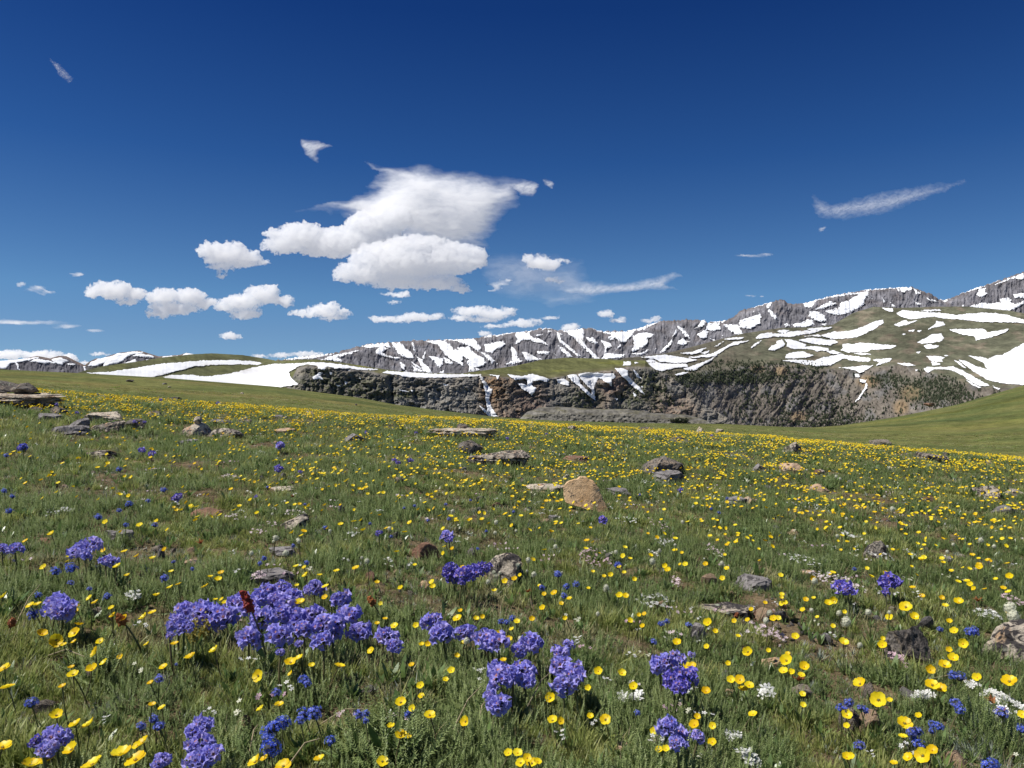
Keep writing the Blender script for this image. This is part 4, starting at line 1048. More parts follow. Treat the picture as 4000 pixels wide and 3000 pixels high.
cloud('round puff above the crest right of centre', [(2365, 1228, 34, 17), (2380, 1222, 22, 14)], dist=12700, seed=97, warp=0.6, group=G)
cloud('flatter puff lower right of the round one above the crest', [(2415, 1252, 34, 12), (2430, 1245, 18, 10)], dist=12700, seed=101, warp=0.5, group=G)
cloud('soft cloud peeping over the range crest at the middle', [(2225, 1280, 40, 16), (2245, 1272, 24, 12)], dist=13500, seed=103, warp=0.5, group=G)
cloud('faint cloud resting on the crest between two peaks', [(2540, 1252, 44, 12), (2560, 1246, 24, 10)], dist=13500, seed=107, warp=0.5, dens=0.009, group=G)
cloud('small cloud touching the crest left of the dark cliff tops', [(1895, 1302, 32, 12), (1900, 1297, 20, 9)], dist=13500, seed=109, warp=0.5, dens=0.012, group=G)
cloud('small flat cloud right of the layered one over the range', [(2150, 1240, 44, 9)], dist=12800, seed=113, warp=0.5, group=G)
cloud('cloud bank lying on the far left horizon behind the peaks', [(40, 1385, 90, 22), (160, 1388, 100, 22), (270, 1402, 40, 24), (-60, 1385, 70, 24), (330, 1420, 40, 10)], dist=16000, seed=127, warp=0.6, group=G)
cloud('low cloud bank behind the grassy hill left of the range', [(1010, 1393, 40, 9), (1100, 1388, 60, 12), (1190, 1383, 60, 14), (1230, 1386, 40, 10)], dist=16000, seed=131, warp=0.5, dens=0.012, group=G)
cloud('small flat cloud above the two far snowy peaks', [(390, 1385, 46, 8)], dist=15000, seed=137, warp=0.4, dens=0.012, group=G)
W_ = 'thin wispy high clouds'
cloud('large white veil with streaming edges above the central heap', [(1560, 790, 480, 200)], 'veil', 14500, 1.0, 0.0045, 4.0, 1.0, 139, group=W_,
      veil=[([(1280, 810), (1440, 740), (1500, 665), (1640, 640), (1780, 665), (1920, 690), (2050, 700), (2020, 780), (1950, 860), (1900, 980), (1700, 1000), (1540, 930), (1440, 880)], 115, 1.5),
            ([(1100, 835), (1280, 790), (1480, 745), (1620, 740), (1620, 840), (1400, 835), (1250, 840)], 60, 0.5), ([(1370, 620), (1480, 640), (1640, 672), (1760, 720), (1660, 760), (1520, 700), (1430, 655)], 46, 0.55)])
cloud('ragged wisp off the right tip of the big veil', [(2070, 730, 110, 70)], 'veil', 14000, 1.0, 0.0045, 3.0, 0.45, 149, group=W_, veil=[([(1990, 720), (2050, 698), (2110, 715), (2080, 772), (2020, 765)], 26, 0.75), ([(2110, 688), (2165, 700), (2160, 748), (2125, 725)], 18, 0.55)])
cloud('small feathery wisp high up left of the veil', [(1235, 590, 110, 70)], 'veil', 14000, 1.0, 0.0045, 3.0, 0.40, 151, group=W_, veil=[([(1165, 538), (1245, 545), (1320, 572), (1255, 592), (1238, 645), (1195, 605)], 26, 0.72)])
cloud('thin streaked cloud alone on the right of the sky', [(3460, 780, 330, 120)], 'veil', 14500, 1.0, 0.0038, 4.0, 0.75, 157, group=W_, veil=[([(3160, 745), (3250, 792), (3480, 735), (3780, 690), (3790, 706), (3600, 790), (3420, 850), (3290, 872), (3190, 850)], 60, 0.55)])
cloud('flat streaky cloud band above the middle of the range', [(2430, 1110, 320, 70)], 'veil', 13000, 1.0, 0.0045, 4.0, 0.6, 163, group=W_, veil=[([(2140, 1130), (2280, 1100), (2480, 1098), (2640, 1062), (2690, 1070), (2600, 1110), (2680, 1130), (2420, 1150), (2230, 1155)], 34, 0.75)])
cloud('long thin streak low on the far left', [(120, 1260, 180, 13), (260, 1275, 70, 12), (20, 1255, 110, 12), (370, 1290, 50, 10)], 'cirrus', 14000, 1.6, 0.004, 3.0, 0.5, 173, group=W_, angle=0.08)
cloud('small slanting wisp on the left above the long thin streak', [(150, 1130, 60, 18), (190, 1145, 50, 14), (85, 1110, 30, 16)], 'cirrus', 14000, 2.2, 0.004, 3.0, 0.8, 179, group=W_, angle=0.4)
cloud('tiny smudge of cloud near the top left', [(222, 262, 70, 60)], 'veil', 14000, 1.0, 0.004, 3.0, 0.35, 181, group=W_, veil=[([(185, 215), (235, 245), (285, 300), (270, 330), (215, 285)], 26, 0.42)])
cloud('short flat wisp right of centre under the lone streaked cloud', [(2930, 997, 80, 10), (2990, 992, 40, 7)], 'cirrus', 14000, 1.5, 0.0035, 3.0, 0.4, 191, group=W_, angle=-0.1)
cloud('tiny puff high on the left beside the slanting wisp', [(300, 1072, 34, 12)], 'cirrus', 14000, 2.2, 0.004, 3.0, 0.6, 193, group=W_, angle=0)
cloud('faint small shred right under the lone streaked cloud', [(3215, 895, 34, 16)], 'cirrus', 14000, 1.0, 0.0035, 3.0, 1.0, 197, group=W_, angle=0)
cloud('small wisp above the right part of the range', [(2935, 1155, 40, 6), (2980, 1158, 20, 5)], 'cirrus', 14000, 1.6, 0.004, 3.0, 0.4, 199, group=W_, angle=0)
cloud('faint greyish sheet of cloud trailing right from the broad central cumulus', [(2060, 1090, 330, 130)], 'veil', 13800, 0.5, 0.0045, 4.0, 1.0, 211, group=W_,
      veil=[([(1840, 990), (2060, 975), (2280, 1010), (2330, 1120), (2250, 1190), (2000, 1190), (1900, 1120)], 110, 0.62), ([(2120, 1150), (2300, 1130), (2420, 1150), (2250, 1200), (2130, 1200)], 40, 0.45)])
cloud('ragged shred of cloud between the small dense puff and the broad central cumulus', [(1950, 1112, 50, 26), (1925, 1130, 26, 12), (1990, 1095, 26, 16)], 'cirrus', 11200, 2.4, 0.0055, 3.0, 1.0, 223, group=W_)

# ------------------------------------------------------------------ stones on the knoll
ROCKM = {
 'tan': rock_mat('tan_stone', (0.50, 0.31, 0.155), (0.66, 0.46, 0.27), (0.09, 0.075, 0.065), 0.22, 1.6),
 'pale': rock_mat('pale_stone', (0.36, 0.315, 0.25), (0.55, 0.48, 0.38), (0.10, 0.09, 0.085), 0.55, 1.2, (0.42, 0.27, 0.17)),
 'grey': rock_mat('grey_stone', (0.15, 0.14, 0.138), (0.26, 0.24, 0.235), (0.065, 0.06, 0.06), 0.55, 1.2),
 'dark': rock_mat('dark_stone', (0.065, 0.055, 0.05), (0.19, 0.17, 0.15), (0.035, 0.032, 0.03), 0.6, 1.2, (0.28, 0.22, 0.16)),
 'brown': rock_mat('brown_stone', (0.19, 0.105, 0.07), (0.27, 0.16, 0.105), (0.09, 0.07, 0.06), 0.3, 1.0),
 'orange': rock_mat('orange_stone', (0.42, 0.27, 0.16), (0.50, 0.36, 0.24), (0.17, 0.15, 0.14), 0.45, 1.2),
 'mixed': rock_mat('lichened_stone', (0.24, 0.21, 0.18), (0.45, 0.39, 0.31), (0.045, 0.04, 0.04), 0.95, 1.3, (0.40, 0.27, 0.17)),
}
def ico(sub):
    bm_ = __import__('bmesh').new(); __import__('bmesh').ops.create_icosphere(bm_, subdivisions=sub, radius=1.0)
    v = np.array([x.co[:] for x in bm_.verts]); f = np.array([[q.index for q in p.verts] for p in bm_.faces]); bm_.free(); return v, f
ICO = {s: ico(s) for s in (2, 3, 4, 5)}
def noise3(p, s, seed):
    return (noise2(p[:, 0] * s + 3.1, p[:, 1] * s + p[:, 2] * s * 0.7, seed) + noise2(p[:, 1] * s, p[:, 2] * s + p[:, 0] * s * 0.6 + 9.2, seed + 5) + noise2(p[:, 2] * s + 5.5, p[:, 0] * s - p[:, 1] * s * 0.5, seed + 9)) / 2.0
def rock_mesh(name, sx, sy, sz, seed, mat, sub=4, flat=False, cuts=14, rough=1.0, tilt=0.0, lean=0.0, shape=None, post=0):
    r = np.random.default_rng(seed)
    v, f = ICO[sub]; v = v.copy()
    # plane cuts give broken faces
    for k in range(cuts):
        n = r.normal(0, 1, 3)
        if flat: n[2] *= 0.35
        n /= np.linalg.norm(n); d = r.uniform(0.50, 0.88)
        t = v @ n - d * 0.92
        v = v - np.maximum(t, 0)[:, None] * n
    if flat:
        v[:, 2] = np.clip(v[:, 2], -0.7, 0.42 + 0.10 * noise3(v, 1.6, seed))
        v[:, 2] *= 1.6
    if shape is not None: v = shape(v)
    for n, d in (((-0.12, -0.93, 0.36), 0.48), ((0.45, -0.85, 0.25), 0.60), ((-0.70, -0.70, 0.10), 0.84)) if post else ():
        n = np.array(n) / np.linalg.norm(n); t = v @ n - d; v = v - np.maximum(t, 0)[:, None] * n
    for k in range(post - 1):       # broken facets on the traced shape
        n = r.normal(0, 1, 3); n[1] = -abs(n[1]) * 0.8; n /= np.linalg.norm(n)
        t = v @ n - np.percentile(v @ n, 89)
        v = v - np.maximum(t, 0)[:, None] * n
    v = (v - (v.max(0) + v.min(0)) / 2) / ((v.max(0) - v.min(0)) / 2)
    nn = v / (np.linalg.norm(v, axis=1)[:, None] + 1e-6)
    v = v + nn * (0.075 * noise3(v, 2.3, seed + 1) + 0.04 * noise3(v, 5.5, seed + 2) + 0.022 * noise3(v, 13, seed + 3) + 0.012 * noise3(v, 29, seed + 4))[:, None] * rough
    if flat:   # splitting layers
        v[:, :2] *= (1 + 0.05 * np.sign(noise2(v[:, 2] * 5, v[:, 2] * 0 + seed, seed)))[:, None]
    v = v * np.array([sx, sy, sz]) / 2
    R = rotm('Z', r.uniform(-0.3, 0.3) if not post else 0.05) @ rotm('Y', tilt) @ rotm('X', lean)
    return mesh_np(name, v @ R.T, f, mat, False)

ROCKPIX = []
def stone(u0, u1, vt, vb, mat, label, name='stone', depth=0.9, sink=0.30, flat=False, seed=None, sub=4, tilt=0, lean=0, rough=1.0, cuts=14, short=None, shape=None, at=None, lift=None, post=0):
    if flat and lean == 0: lean = 0.15
    """a stone filling the picture box u0..u1, vt..vb, standing where its foot meets the ground"""
    seed = seed if seed is not None else int(u0 * 7 + vt * 3) % 9973
    uc = (u0 + u1) / 2
    if lift is None:
        p = ray_ground(uc, min(vb, 2995) if at is None else at)
        y = p[1]
    else: y = lift
    w = (u1 - u0) / FPX * y; hgt = (vb - vt) / FPX * y
    dep = w * depth
    a, b = pix_dir(uc, vb)
    yc = y + dep * 0.35
    sc_ = yc / y
    w *= sc_; hgt *= sc_
    H = hgt * (1 + sink)
    me = rock_mesh(name, w * 1.06, dep, H, seed, ROCKM[mat], sub, flat, cuts, rough, tilt, lean, shape, post)
    zb = EYE + b * yc
    o = obj(name, me)
    o.location = (a * yc, yc, zb + hgt - H / 2)
    tag(o, label, 'stone' if name != 'boulder' else 'boulder')
    ROCKPIX.append((uc, (vt + vb) / 2, u1 - u0, vb - vt, short or label, a * yc, yc, w / 2, dep / 2))
    return o

def outline(pts, box, lean=0.0, blunt=0.55):
    """swell a ball to a traced outline seen from the front; lean > 0 tips the top backwards"""
    x0, x1, y0, y1 = box
    P = np.array([((x - (x0 + x1) / 2) / ((x1 - x0) / 2), -(y - (y0 + y1) / 2) / ((y1 - y0) / 2)) for x, y in pts])
    ang = np.arctan2(P[:, 1], P[:, 0]); rad = np.hypot(P[:, 0], P[:, 1]); o = np.argsort(ang); ang, rad = ang[o], rad[o]
    ang = np.concatenate([ang[-1:] - 2 * math.pi, ang, ang[:1] + 2 * math.pi]); rad = np.concatenate([rad[-1:], rad, rad[:1]])
    def f(v):
        v = v / np.linalg.norm(v, axis=1)[:, None]
        a = np.arctan2(v[:, 2], v[:, 0]); rho = np.hypot(v[:, 0], v[:, 2]); R0 = np.interp(a, ang, rad)
        rr = R0 * rho ** blunt
        y = np.sign(v[:, 1]) * np.abs(v[:, 1]) ** 0.8
        z = rr * np.sin(a)
        return np.stack([rr * np.cos(a), y + lean * z + 0.25 * lean * rr * np.cos(a), z], 1)
    return f
BOULDER = outline([(452, 700), (456, 650), (480, 628), (560, 606), (590, 586), (635, 590), (660, 612), (690, 618), (715, 655), (738, 712), (765, 770), (800, 815), (815, 835), (805, 856), (700, 858), (660, 835), (560, 806), (500, 792), (468, 790), (450, 750)], (450, 815, 585, 858), 0.40, 0.30)
stone(2206, 2370, 1862, 1992, 'tan', 'large upright tan boulder with dark lichen spots, biggest stone near the middle', 'boulder', 0.55, 0.05, seed=5, sub=5, rough=0.42, cuts=0, shape=BOULDER, post=1, short='the large tan boulder')
stone(2060, 2205, 1894, 1936, 'pale', 'pale flat stone lying just left of the large tan boulder', 'stone', 0.6, 0.5, True, short='the flat pale stone')
# heap at the left edge
stone(-150, 55, 1484, 1546, 'dark', 'dark block lying on the pale slab at the left edge', 'stone', 0.9, 0.05, seed=21, lift=7.35, short='the stacked slabs')  # shaded front put into the dark colour, here and on the next block
stone(40, 152, 1493, 1544, 'dark', 'squared rough block on the right part of the overhanging slab', 'stone', 1.1, 0.06, seed=22, lift=7.3, cuts=20)
stone(-200, 214, 1538, 1580, 'pale', 'long pale slab jutting out to the right over dark stones at the left edge', 'stone_slab', 0.42, 0.0, True, lean=0.10, rough=1.6, seed=23, sub=5, lift=7.1)
stone(-170, 120, 1572, 1640, 'dark', 'dark stone propping up the long pale slab at the left edge', 'stone', 0.8, 0.3, seed=24, lift=7.1)
stone(95, 178, 1585, 1634, 'dark', 'small dark stone under the tip of the long pale slab', 'stone', 0.9, 0.3, seed=25, lift=7.1)
stone(196, 264, 1588, 1624, 'dark', 'black-shadowed stone right of the slab heap', 'stone', 0.9, 0.3, seed=26)
stone(150, 236, 1618, 1648, 'grey', 'flat grey stone lying in front of the slab heap', 'stone', 0.8, 0.4, True, seed=27)
stone(342, 500, 1613, 1655, 'pale', 'broad pale slab topping the outcrop right of the slab heap', 'stone_slab', 0.75, 0.5, True, seed=31, sub=5, tilt=0.06, short='the pale-topped outcrop')
stone(262, 350, 1632, 1680, 'grey', 'rounded light grey stone against the left of the pale-topped slab', 'stone', 0.9, 0.3, seed=32)
stone(352, 492, 1652, 1692, 'mixed', 'tilted slab leaning below the pale-topped one', 'stone_slab', 0.5, 0.3, True, seed=33, tilt=-0.12)
stone(492, 565, 1636, 1678, 'dark', 'dark stone at the right end of the pale-topped outcrop', 'stone', 0.9, 0.3, seed=34)
stone(196, 340, 1662, 1700, 'grey', 'low grey ledge below the rounded grey stone', 'stone', 0.8, 0.5, True, seed=35)
stone(560, 632, 1604, 1634, 'dark', 'small dark stone with a pale left face behind the outcrop', 'stone', 0.8, 0.3, seed=36)
stone(646, 708, 1550, 1570, 'dark', 'dark hump on the far edge of the knoll at the left', 'stone', 0.9, 0.3, seed=37)
stone(846, 884, 1572, 1584, 'pale', 'white stone on the far edge of the knoll', 'stone', 0.8, 0.3, seed=38)
stone(353, 392, 1537, 1554, 'grey', 'small grey stone on the yellow far edge at the left', 'stone', 0.8, 0.3, seed=39)
stone(160, 220, 1664 - 88, 1592, 'pale', 'little pale stone among yellow flowers behind the slab tip', 'stone', 0.8, 0.4, True, seed=391, at=1594)
stone(703, 828, 1650, 1708, 'pale', 'tan pyramid-shaped stone left of centre carrying a small knob', 'stone', 0.8, 0.35, seed=41, cuts=8, short='the tan pyramid stone', shape=lambda v: v * np.stack([1 - 0.62 * smooth(-0.6, 1, v[:, 2]), 1 - 0.5 * smooth(-0.6, 1, v[:, 2]), 1 + 0 * v[:, 2]], 1))
stone(754, 790, 1625, 1660, 'pale', 'small tan knob of stone balanced on the pyramid-shaped one', 'stone', 0.9, 0.05, seed=42, at=1704, sub=3)
stone(819, 946, 1672, 1718, 'mixed', 'long stone with white left end and black shaded side by the pyramid stone', 'stone', 0.6, 0.3, seed=43)
stone(698, 768, 1716, 1748, 'grey', 'flat light grey stone below the pyramid-shaped one', 'stone', 0.8, 0.5, True, seed=44)
stone(814, 902, 1636, 1662, 'grey', 'low grey hump behind the pyramid-shaped stone', 'stone', 0.9, 0.4, seed=45)
stone(926, 986, 1632, 1662, 'mixed', 'rounded lichened stone right of the low grey hump', 'stone', 0.9, 0.35, seed=46)
stone(1078, 1160, 1674, 1702, 'orange', 'flat orange-tan stone in the yellow flowers left of centre', 'stone', 0.9, 0.6, True, seed=47, short='the flat orange-tan stone')
stone(345, 468, 1758, 1798, 'mixed', 'stone with pale left face and black right half in the left meadow', 'stone', 0.8, 0.3, seed=48, short='the black and pale stone')
stone(215, 264, 1891, 1922, 'orange', 'small tan pointed stone in the left meadow', 'stone', 0.8, 0.4, seed=49, sub=3, short='the small tan stone')
stone(742, 892, 1982, 2027, 'brown', 'smooth red-brown stone tapering to the right in the left meadow', 'stone', 0.5, 0.4, seed=50, cuts=6, rough=0.5, short='the red-brown stone', shape=lambda v: v * np.stack([1 + 0 * v[:, 0], 1 + 0 * v[:, 0], 1 - 0.45 * smooth(-0.3, 1, v[:, 0])], 1))
stone(405, 520, 2074, 2118, 'grey', 'thin grey ledge half hidden in the grass of the left meadow', 'stone', 0.5, 0.6, True, seed=51)
stone(150, 220, 2100, 2126, 'brown', 'dull brown stone sunk in the grass near the left edge', 'stone', 0.8, 0.7, seed=52)
stone(1104, 1202, 2008, 2078, 'mixed', 'coarse-grained mottled stone left of centre', 'stone', 0.8, 0.35, seed=53, rough=1.6, short='the coarse mottled stone')
stone(714, 778, 2184, 2212, 'orange', 'small whitish-pink stone above the big purple flower cluster on the left', 'stone', 0.8, 0.5, seed=54, sub=3)
stone(1340, 1428, 1692, 1732, 'grey', 'smooth dark grey stone at the front of the yellow carpet', 'stone', 0.8, 0.35, seed=55, cuts=8, rough=0.6, short='the smooth dark grey stone')
stone(1674, 1928, 1674, 1712, 'pale', 'long low pale slab lying at the far middle', 'stone_slab', 0.45, 0.5, True, seed=56, lean=0.06, rough=1.5, sub=5, short='the long pale slab')
stone(1786, 1840, 1654, 1682, 'dark', 'small dark stone lying on top of the long low pale slab', 'stone', 0.8, 0.1, seed=57, at=1704, sub=3)
stone(1785, 1885, 1720, 1780, 'dark', 'dark blocky stone standing between the two pale-edged slabs', 'stone', 0.8, 0.3, seed=58)
stone(1834, 2062, 1766, 1830, 'mixed', 'broad lichened slab with a dark face and pale rim near the middle', 'stone_slab', 0.6, 0.35, True, seed=59, sub=5, short='the broad lichened slab', tilt=-0.04)
stone(1533, 1585, 1862, 1894, 'dark', 'small dark stone with a pale tip in the middle meadow', 'stone', 0.8, 0.3, seed=60, sub=3)
stone(1622, 1664, 1621, 1643, 'mixed', 'small rounded stone on the far edge left of the long pale slab', 'stone', 0.8, 0.3, seed=61, sub=3)
stone(1178, 1228, 1606, 1627, 'mixed', 'stone on the far edge at the lip of the knoll, left of centre', 'stone', 0.8, 0.3, seed=62, sub=3)
stone(1070, 1116, 1620, 1636, 'grey', 'little grey stone left of the one at the lip of the knoll', 'stone', 0.8, 0.3, seed=63, sub=3)
stone(1050, 1156, 1904, 1928, 'pale', 'low whitish ledge in the grass left of centre', 'stone', 0.7, 0.6, True, seed=64)
stone(1596, 1706, 2119, 2186, 'brown', 'reddish-brown domed stone below the centre of the meadow', 'stone', 0.8, 0.35, seed=65, cuts=8, rough=0.7, short='the reddish-brown domed stone')
stone(1898, 2042, 2162, 2282, 'mixed', 'white-encrusted stone with a black shaded side behind the purple flower heads', 'boulder', 0.8, 0.3, seed=66, rough=1.5, sub=5, short='the white-encrusted stone')
stone(1644, 1684, 2267, 2312, 'orange', 'small round tan stone beside two yellow flowers', 'stone', 0.9, 0.3, seed=67, sub=3, cuts=5, short='the small round tan stone')
stone(975, 1160, 2230, 2284, 'grey', 'flat grey and cream stone just above the big purple flower cluster', 'stone_slab', 0.7, 0.8, True, seed=68, short='the flat grey-cream stone')
stone(1052, 1174, 2139, 2172, 'grey', 'flat pale grey stone level with the grass tips left of centre', 'stone', 0.7, 0.8, True, seed=69)
stone(2495, 2668, 1783, 1852, 'dark', 'dark rough mound of stone right of centre', 'stone', 0.8, 0.4, seed=70, rough=1.7, sub=5, short='the dark rough mound')
stone(2556, 2694, 1843, 1891, 'grey', 'flat greyish stone at the foot of the dark rough mound', 'stone', 0.8, 0.6, True, seed=71)
stone(2722, 2754, 1666, 1701, 'pale', 'small upright pale stone standing on the far edge right of centre', 'stone', 0.7, 0.25, seed=72, sub=4, short='the small upright pale stone', shape=lambda v: v * np.stack([1 - 0.4 * smooth(0, 1, v[:, 2]), 1 + 0 * v[:, 0], 1 + 0 * v[:, 0]], 1))
stone(2698, 2730, 1687, 1702, 'dark', 'black sliver of stone at the left foot of the small upright pale one', 'stone', 0.6, 0.2, True, seed=73, sub=3)
stone(2798, 2828, 1675, 1692, 'pale', 'small pale stone on the far edge right of the upright one', 'stone', 0.8, 0.3, seed=74, sub=3)
stone(2600, 2698, 1705, 1733, 'dark', 'low dark stone among the far yellow flowers left of the upright pale one', 'stone', 0.8, 0.5, seed=75, rough=1.5)
stone(2495, 2551, 1667, 1686, 'dark', 'grey-brown lump on the far edge below the grey outcrop', 'stone', 0.8, 0.3, seed=76, sub=3)
stone(2172, 2214, 1653, 1666, 'dark', 'thin dark stone on the far edge just right of centre', 'stone', 0.8, 0.3, seed=77, sub=3)
stone(2219, 2260, 1662, 1688, 'mixed', 'grey stone just below the thin dark one on the far edge', 'stone', 0.8, 0.3, seed=78, sub=3)
stone(2198, 2232, 1852, 1873, 'pale', 'little pink and grey stone behind the left shoulder of the large tan boulder', 'stone', 0.8, 0.4, seed=79, sub=3)
stone(2203, 2298, 1782, 1805, 'brown', 'low brownish flat stone right of the broad lichened slab', 'stone', 0.8, 0.6, True, seed=80)
stone(2375, 2468, 1909, 1937, 'grey', 'flat grey stone in the grass right of the large tan boulder', 'stone', 0.8, 0.8, True, seed=81)
stone(2044, 2077, 1981, 2004, 'pale', 'small round pale stone lower left of the large tan boulder', 'stone', 0.8, 0.4, seed=82, sub=3, cuts=5)
stone(2143, 2196, 2013, 2033, 'grey', 'small flat grey stone below the large tan boulder', 'stone', 0.8, 0.8, True, seed=83, sub=3)
stone(2834, 2910, 1944, 1978, 'grey', 'grey stone with a rough back in the right meadow', 'stone', 0.8, 0.5, True, seed=84, rough=1.4)
stone(2895, 2952, 1939, 1978, 'orange', 'stone with a tan nose touching the rough grey one in the right meadow', 'stone', 0.8, 0.4, seed=85, short='the tan-nosed stone')
stone(2925, 3002, 1811, 1846, 'grey', 'greyish low stone left of the pinkish block in the right meadow', 'stone', 0.8, 0.5, seed=86)
stone(1990, 2056, 1866, 1892, 'mixed', 'pale and dark stone below the right end of the broad lichened slab', 'stone', 0.8, 0.5, seed=87, sub=3)
stone(2067, 2086, 1648, 1664, 'pale', 'tiny upright stone on the far edge at the centre', 'stone', 0.6, 0.3, seed=88, sub=3)
stone(2876, 3004, 2254, 2304, 'grey', 'flat dark grey stone sunk in the grass at the lower right', 'stone_slab', 0.8, 1.0, True, seed=89, short='the flat dark grey stone')
stone(3057, 3132, 1730, 1777, 'mixed', 'slab leaning with its pale edge up in the far right meadow', 'stone', 0.6, 0.3, seed=90, tilt=-0.25, cuts=18, short='the leaning slab')
stone(3048, 3132, 1807, 1847, 'orange', 'pinkish-tan block in the right meadow', 'stone', 0.9, 0.35, seed=91, short='the pinkish-tan block')
stone(3184, 3220, 1832, 1850, 'mixed', 'little black and white stone right of the pinkish-tan block', 'stone', 0.9, 0.3, seed=92, sub=3)
stone(3163, 3240, 1889, 1923, 'orange', 'tan and grey stone below the pinkish-tan block', 'stone', 0.9, 0.5, seed=93, cuts=6)
stone(3586, 3690, 1774, 1806, 'mixed', 'pale streaked stone lying in the far right flowers', 'stone', 0.7, 0.4, True, seed=94, tilt=0.12, short='the pale streaked stone')
stone(3682, 3708, 1767, 1792, 'dark', 'small dark stone at the right end of the pale streaked one', 'stone', 0.9, 0.3, seed=95, sub=3)
stone(3400, 3478, 1719, 1738, 'mixed', 'thin pale stone on the far edge at the right', 'stone', 0.7, 0.4, True, seed=96, sub=3)
stone(3583, 3654, 1936, 1967, 'brown', 'brown and bluish-grey stone in the right meadow', 'stone', 0.8, 0.45, seed=97)
stone(3798, 3912, 1897, 1947, 'mixed', 'large mottled tan and dark stone near the right edge', 'stone', 0.8, 0.4, seed=98, rough=1.3, short='the large mottled stone')
stone(3909, 4000, 1909, 1937, 'pale', 'pale low stone touching the right edge of the view', 'stone', 0.8, 0.5, seed=99, cuts=6)
stone(3877, 3960, 1971, 2014, 'grey', 'domed grey stone with a pale rim near the right edge', 'stone', 0.8, 0.4, seed=100)
stone(3382, 3472, 2112, 2186, 'mixed', 'pointed dark stone with a tan left edge in the lower right meadow', 'stone', 0.7, 0.3, seed=101, cuts=8, short='the pointed dark stone', shape=lambda v: v * np.stack([1 - 0.4 * smooth(-0.2, 1, v[:, 2]), 1 + 0 * v[:, 0], 1 + 0 * v[:, 0]], 1))
stone(3074, 3115, 2067, 2091, 'orange', 'small tan stone in the grass of the right meadow', 'stone', 0.8, 0.5, seed=102, sub=3)
stone(3116, 3184, 2230, 2257, 'orange', 'small orange-tan stone by the pink-white cushion of flowers', 'stone', 0.8, 0.5, True, seed=103, sub=3)
stone(3682, 3722, 2173, 2200, 'grey', 'round grey stone behind a row of yellow flowers at the right', 'stone', 0.8, 0.4, seed=104, sub=3, cuts=5)
stone(3842, 4100, 2420, 2590, 'mixed', 'big lichen-mottled pale and black rock cut by the right edge', 'boulder', 0.7, 0.3, seed=105, rough=1.2, sub=5, short='the big mottled rock')
stone(3455, 3625, 2452, 2585, 'dark', 'dark grey weathered dome of rock in the lower right', 'boulder', 0.8, 0.35, seed=106, rough=1.4, sub=5, short='the dark grey dome')
stone(2977, 3058, 2566, 2628, 'orange', 'rough tan stone beside a bunch of large yellow flowers', 'stone', 0.8, 0.5, seed=107, rough=1.4, short='the rough tan stone')
stone(2700, 2920, 2366, 2404, 'mixed', 'long pale ledge nearly buried in the lower right turf', 'stone_slab', 0.6, 1.2, True, seed=108, short='the long pale ledge')
stone(2688, 2750, 2432, 2524, 'grey', 'grey stone with a tan lower half left of the long pale ledge', 'stone', 0.8, 0.3, seed=109, short='the grey and tan stone')
stone(2830, 2882, 2693, 2730, 'orange', 'small pinkish stone below the cluster of four yellow flowers', 'stone', 0.8, 0.4, seed=110, sub=3)
stone(920, 992, 2790, 2900, 'brown', 'reddish rock face bare of grass near the bottom on the left', 'stone', 0.8, 0.5, seed=111, short='the reddish rock face')
stone(2400, 2470, 2905, 2960, 'orange', 'pinkish stone in bare soil at the bottom', 'stone', 0.8, 0.7, True, seed=112, short='the low pinkish stone')
stone(2270, 2330, 2625, 2650, 'brown', 'small reddish pebble in the bare soil patch below the middle', 'stone', 0.8, 0.6, seed=113, sub=3)
stone(492, 522, 1482, 1492, 'dark', 'dark stone lying alone on the far green slope at the left', 'stone', 0.8, 0.3, seed=114, sub=3)
stone(632, 652, 1496, 1502, 'grey', 'grey stone high on the far green slope below the snow', 'stone', 0.8, 0.3, seed=115, sub=3)
stone(654, 668, 1508, 1514, 'pale', 'smaller pale stone under the grey one on the far slope', 'stone', 0.8, 0.3, seed=116, sub=3)
stone(938, 952, 1532, 1539, 'pale', 'tiny white stone on the far green slope left of centre', 'stone', 0.8, 0.3, seed=117, sub=3)
stone(1386, 1396, 1577, 1584, 'dark', 'tiny dark stone on the far green slope near the cliff', 'stone', 0.8, 0.3, seed=118, sub=3)
stone(3610, 3650, 1574, 1584, 'brown', 'brown stones on the skyline of the right-hand hill', 'stone', 0.8, 0.3, seed=119, sub=3, at=1612)

# ------------------------------------------------------------------ meadow turf: tufts, feathery leaves, cushions
def blade(base, dirn, L_, w, bend, segs=3, fold=0.0):
    """one grass blade as a tapering ribbon"""
    d = np.array(dirn, float); d /= np.linalg.norm(d)
    up = np.array([0, 0, 1.0]); h = np.array([d[0], d[1], 0]); nh = np.linalg.norm(h) + 1e-6; h /= nh
    side = np.cross(d, up); side /= (np.linalg.norm(side) + 1e-6)
    v = []; p = np.array(base, float)
    for i in range(segs + 1):
        t = i / segs
        ww = w * (1 - t ** 1.5) + w * 0.05
        v += [p - side * ww / 2, p + side * ww / 2]
        dd = d + h * bend * t * 1.3 - up * bend * t * 0.9; dd /= np.linalg.norm(dd)
        p = p + dd * L_ / segs
    f = [(2 * i, 2 * i + 1, 2 * i + 3, 2 * i + 2) for i in range(segs)]
    return np.array(v), np.array(f)

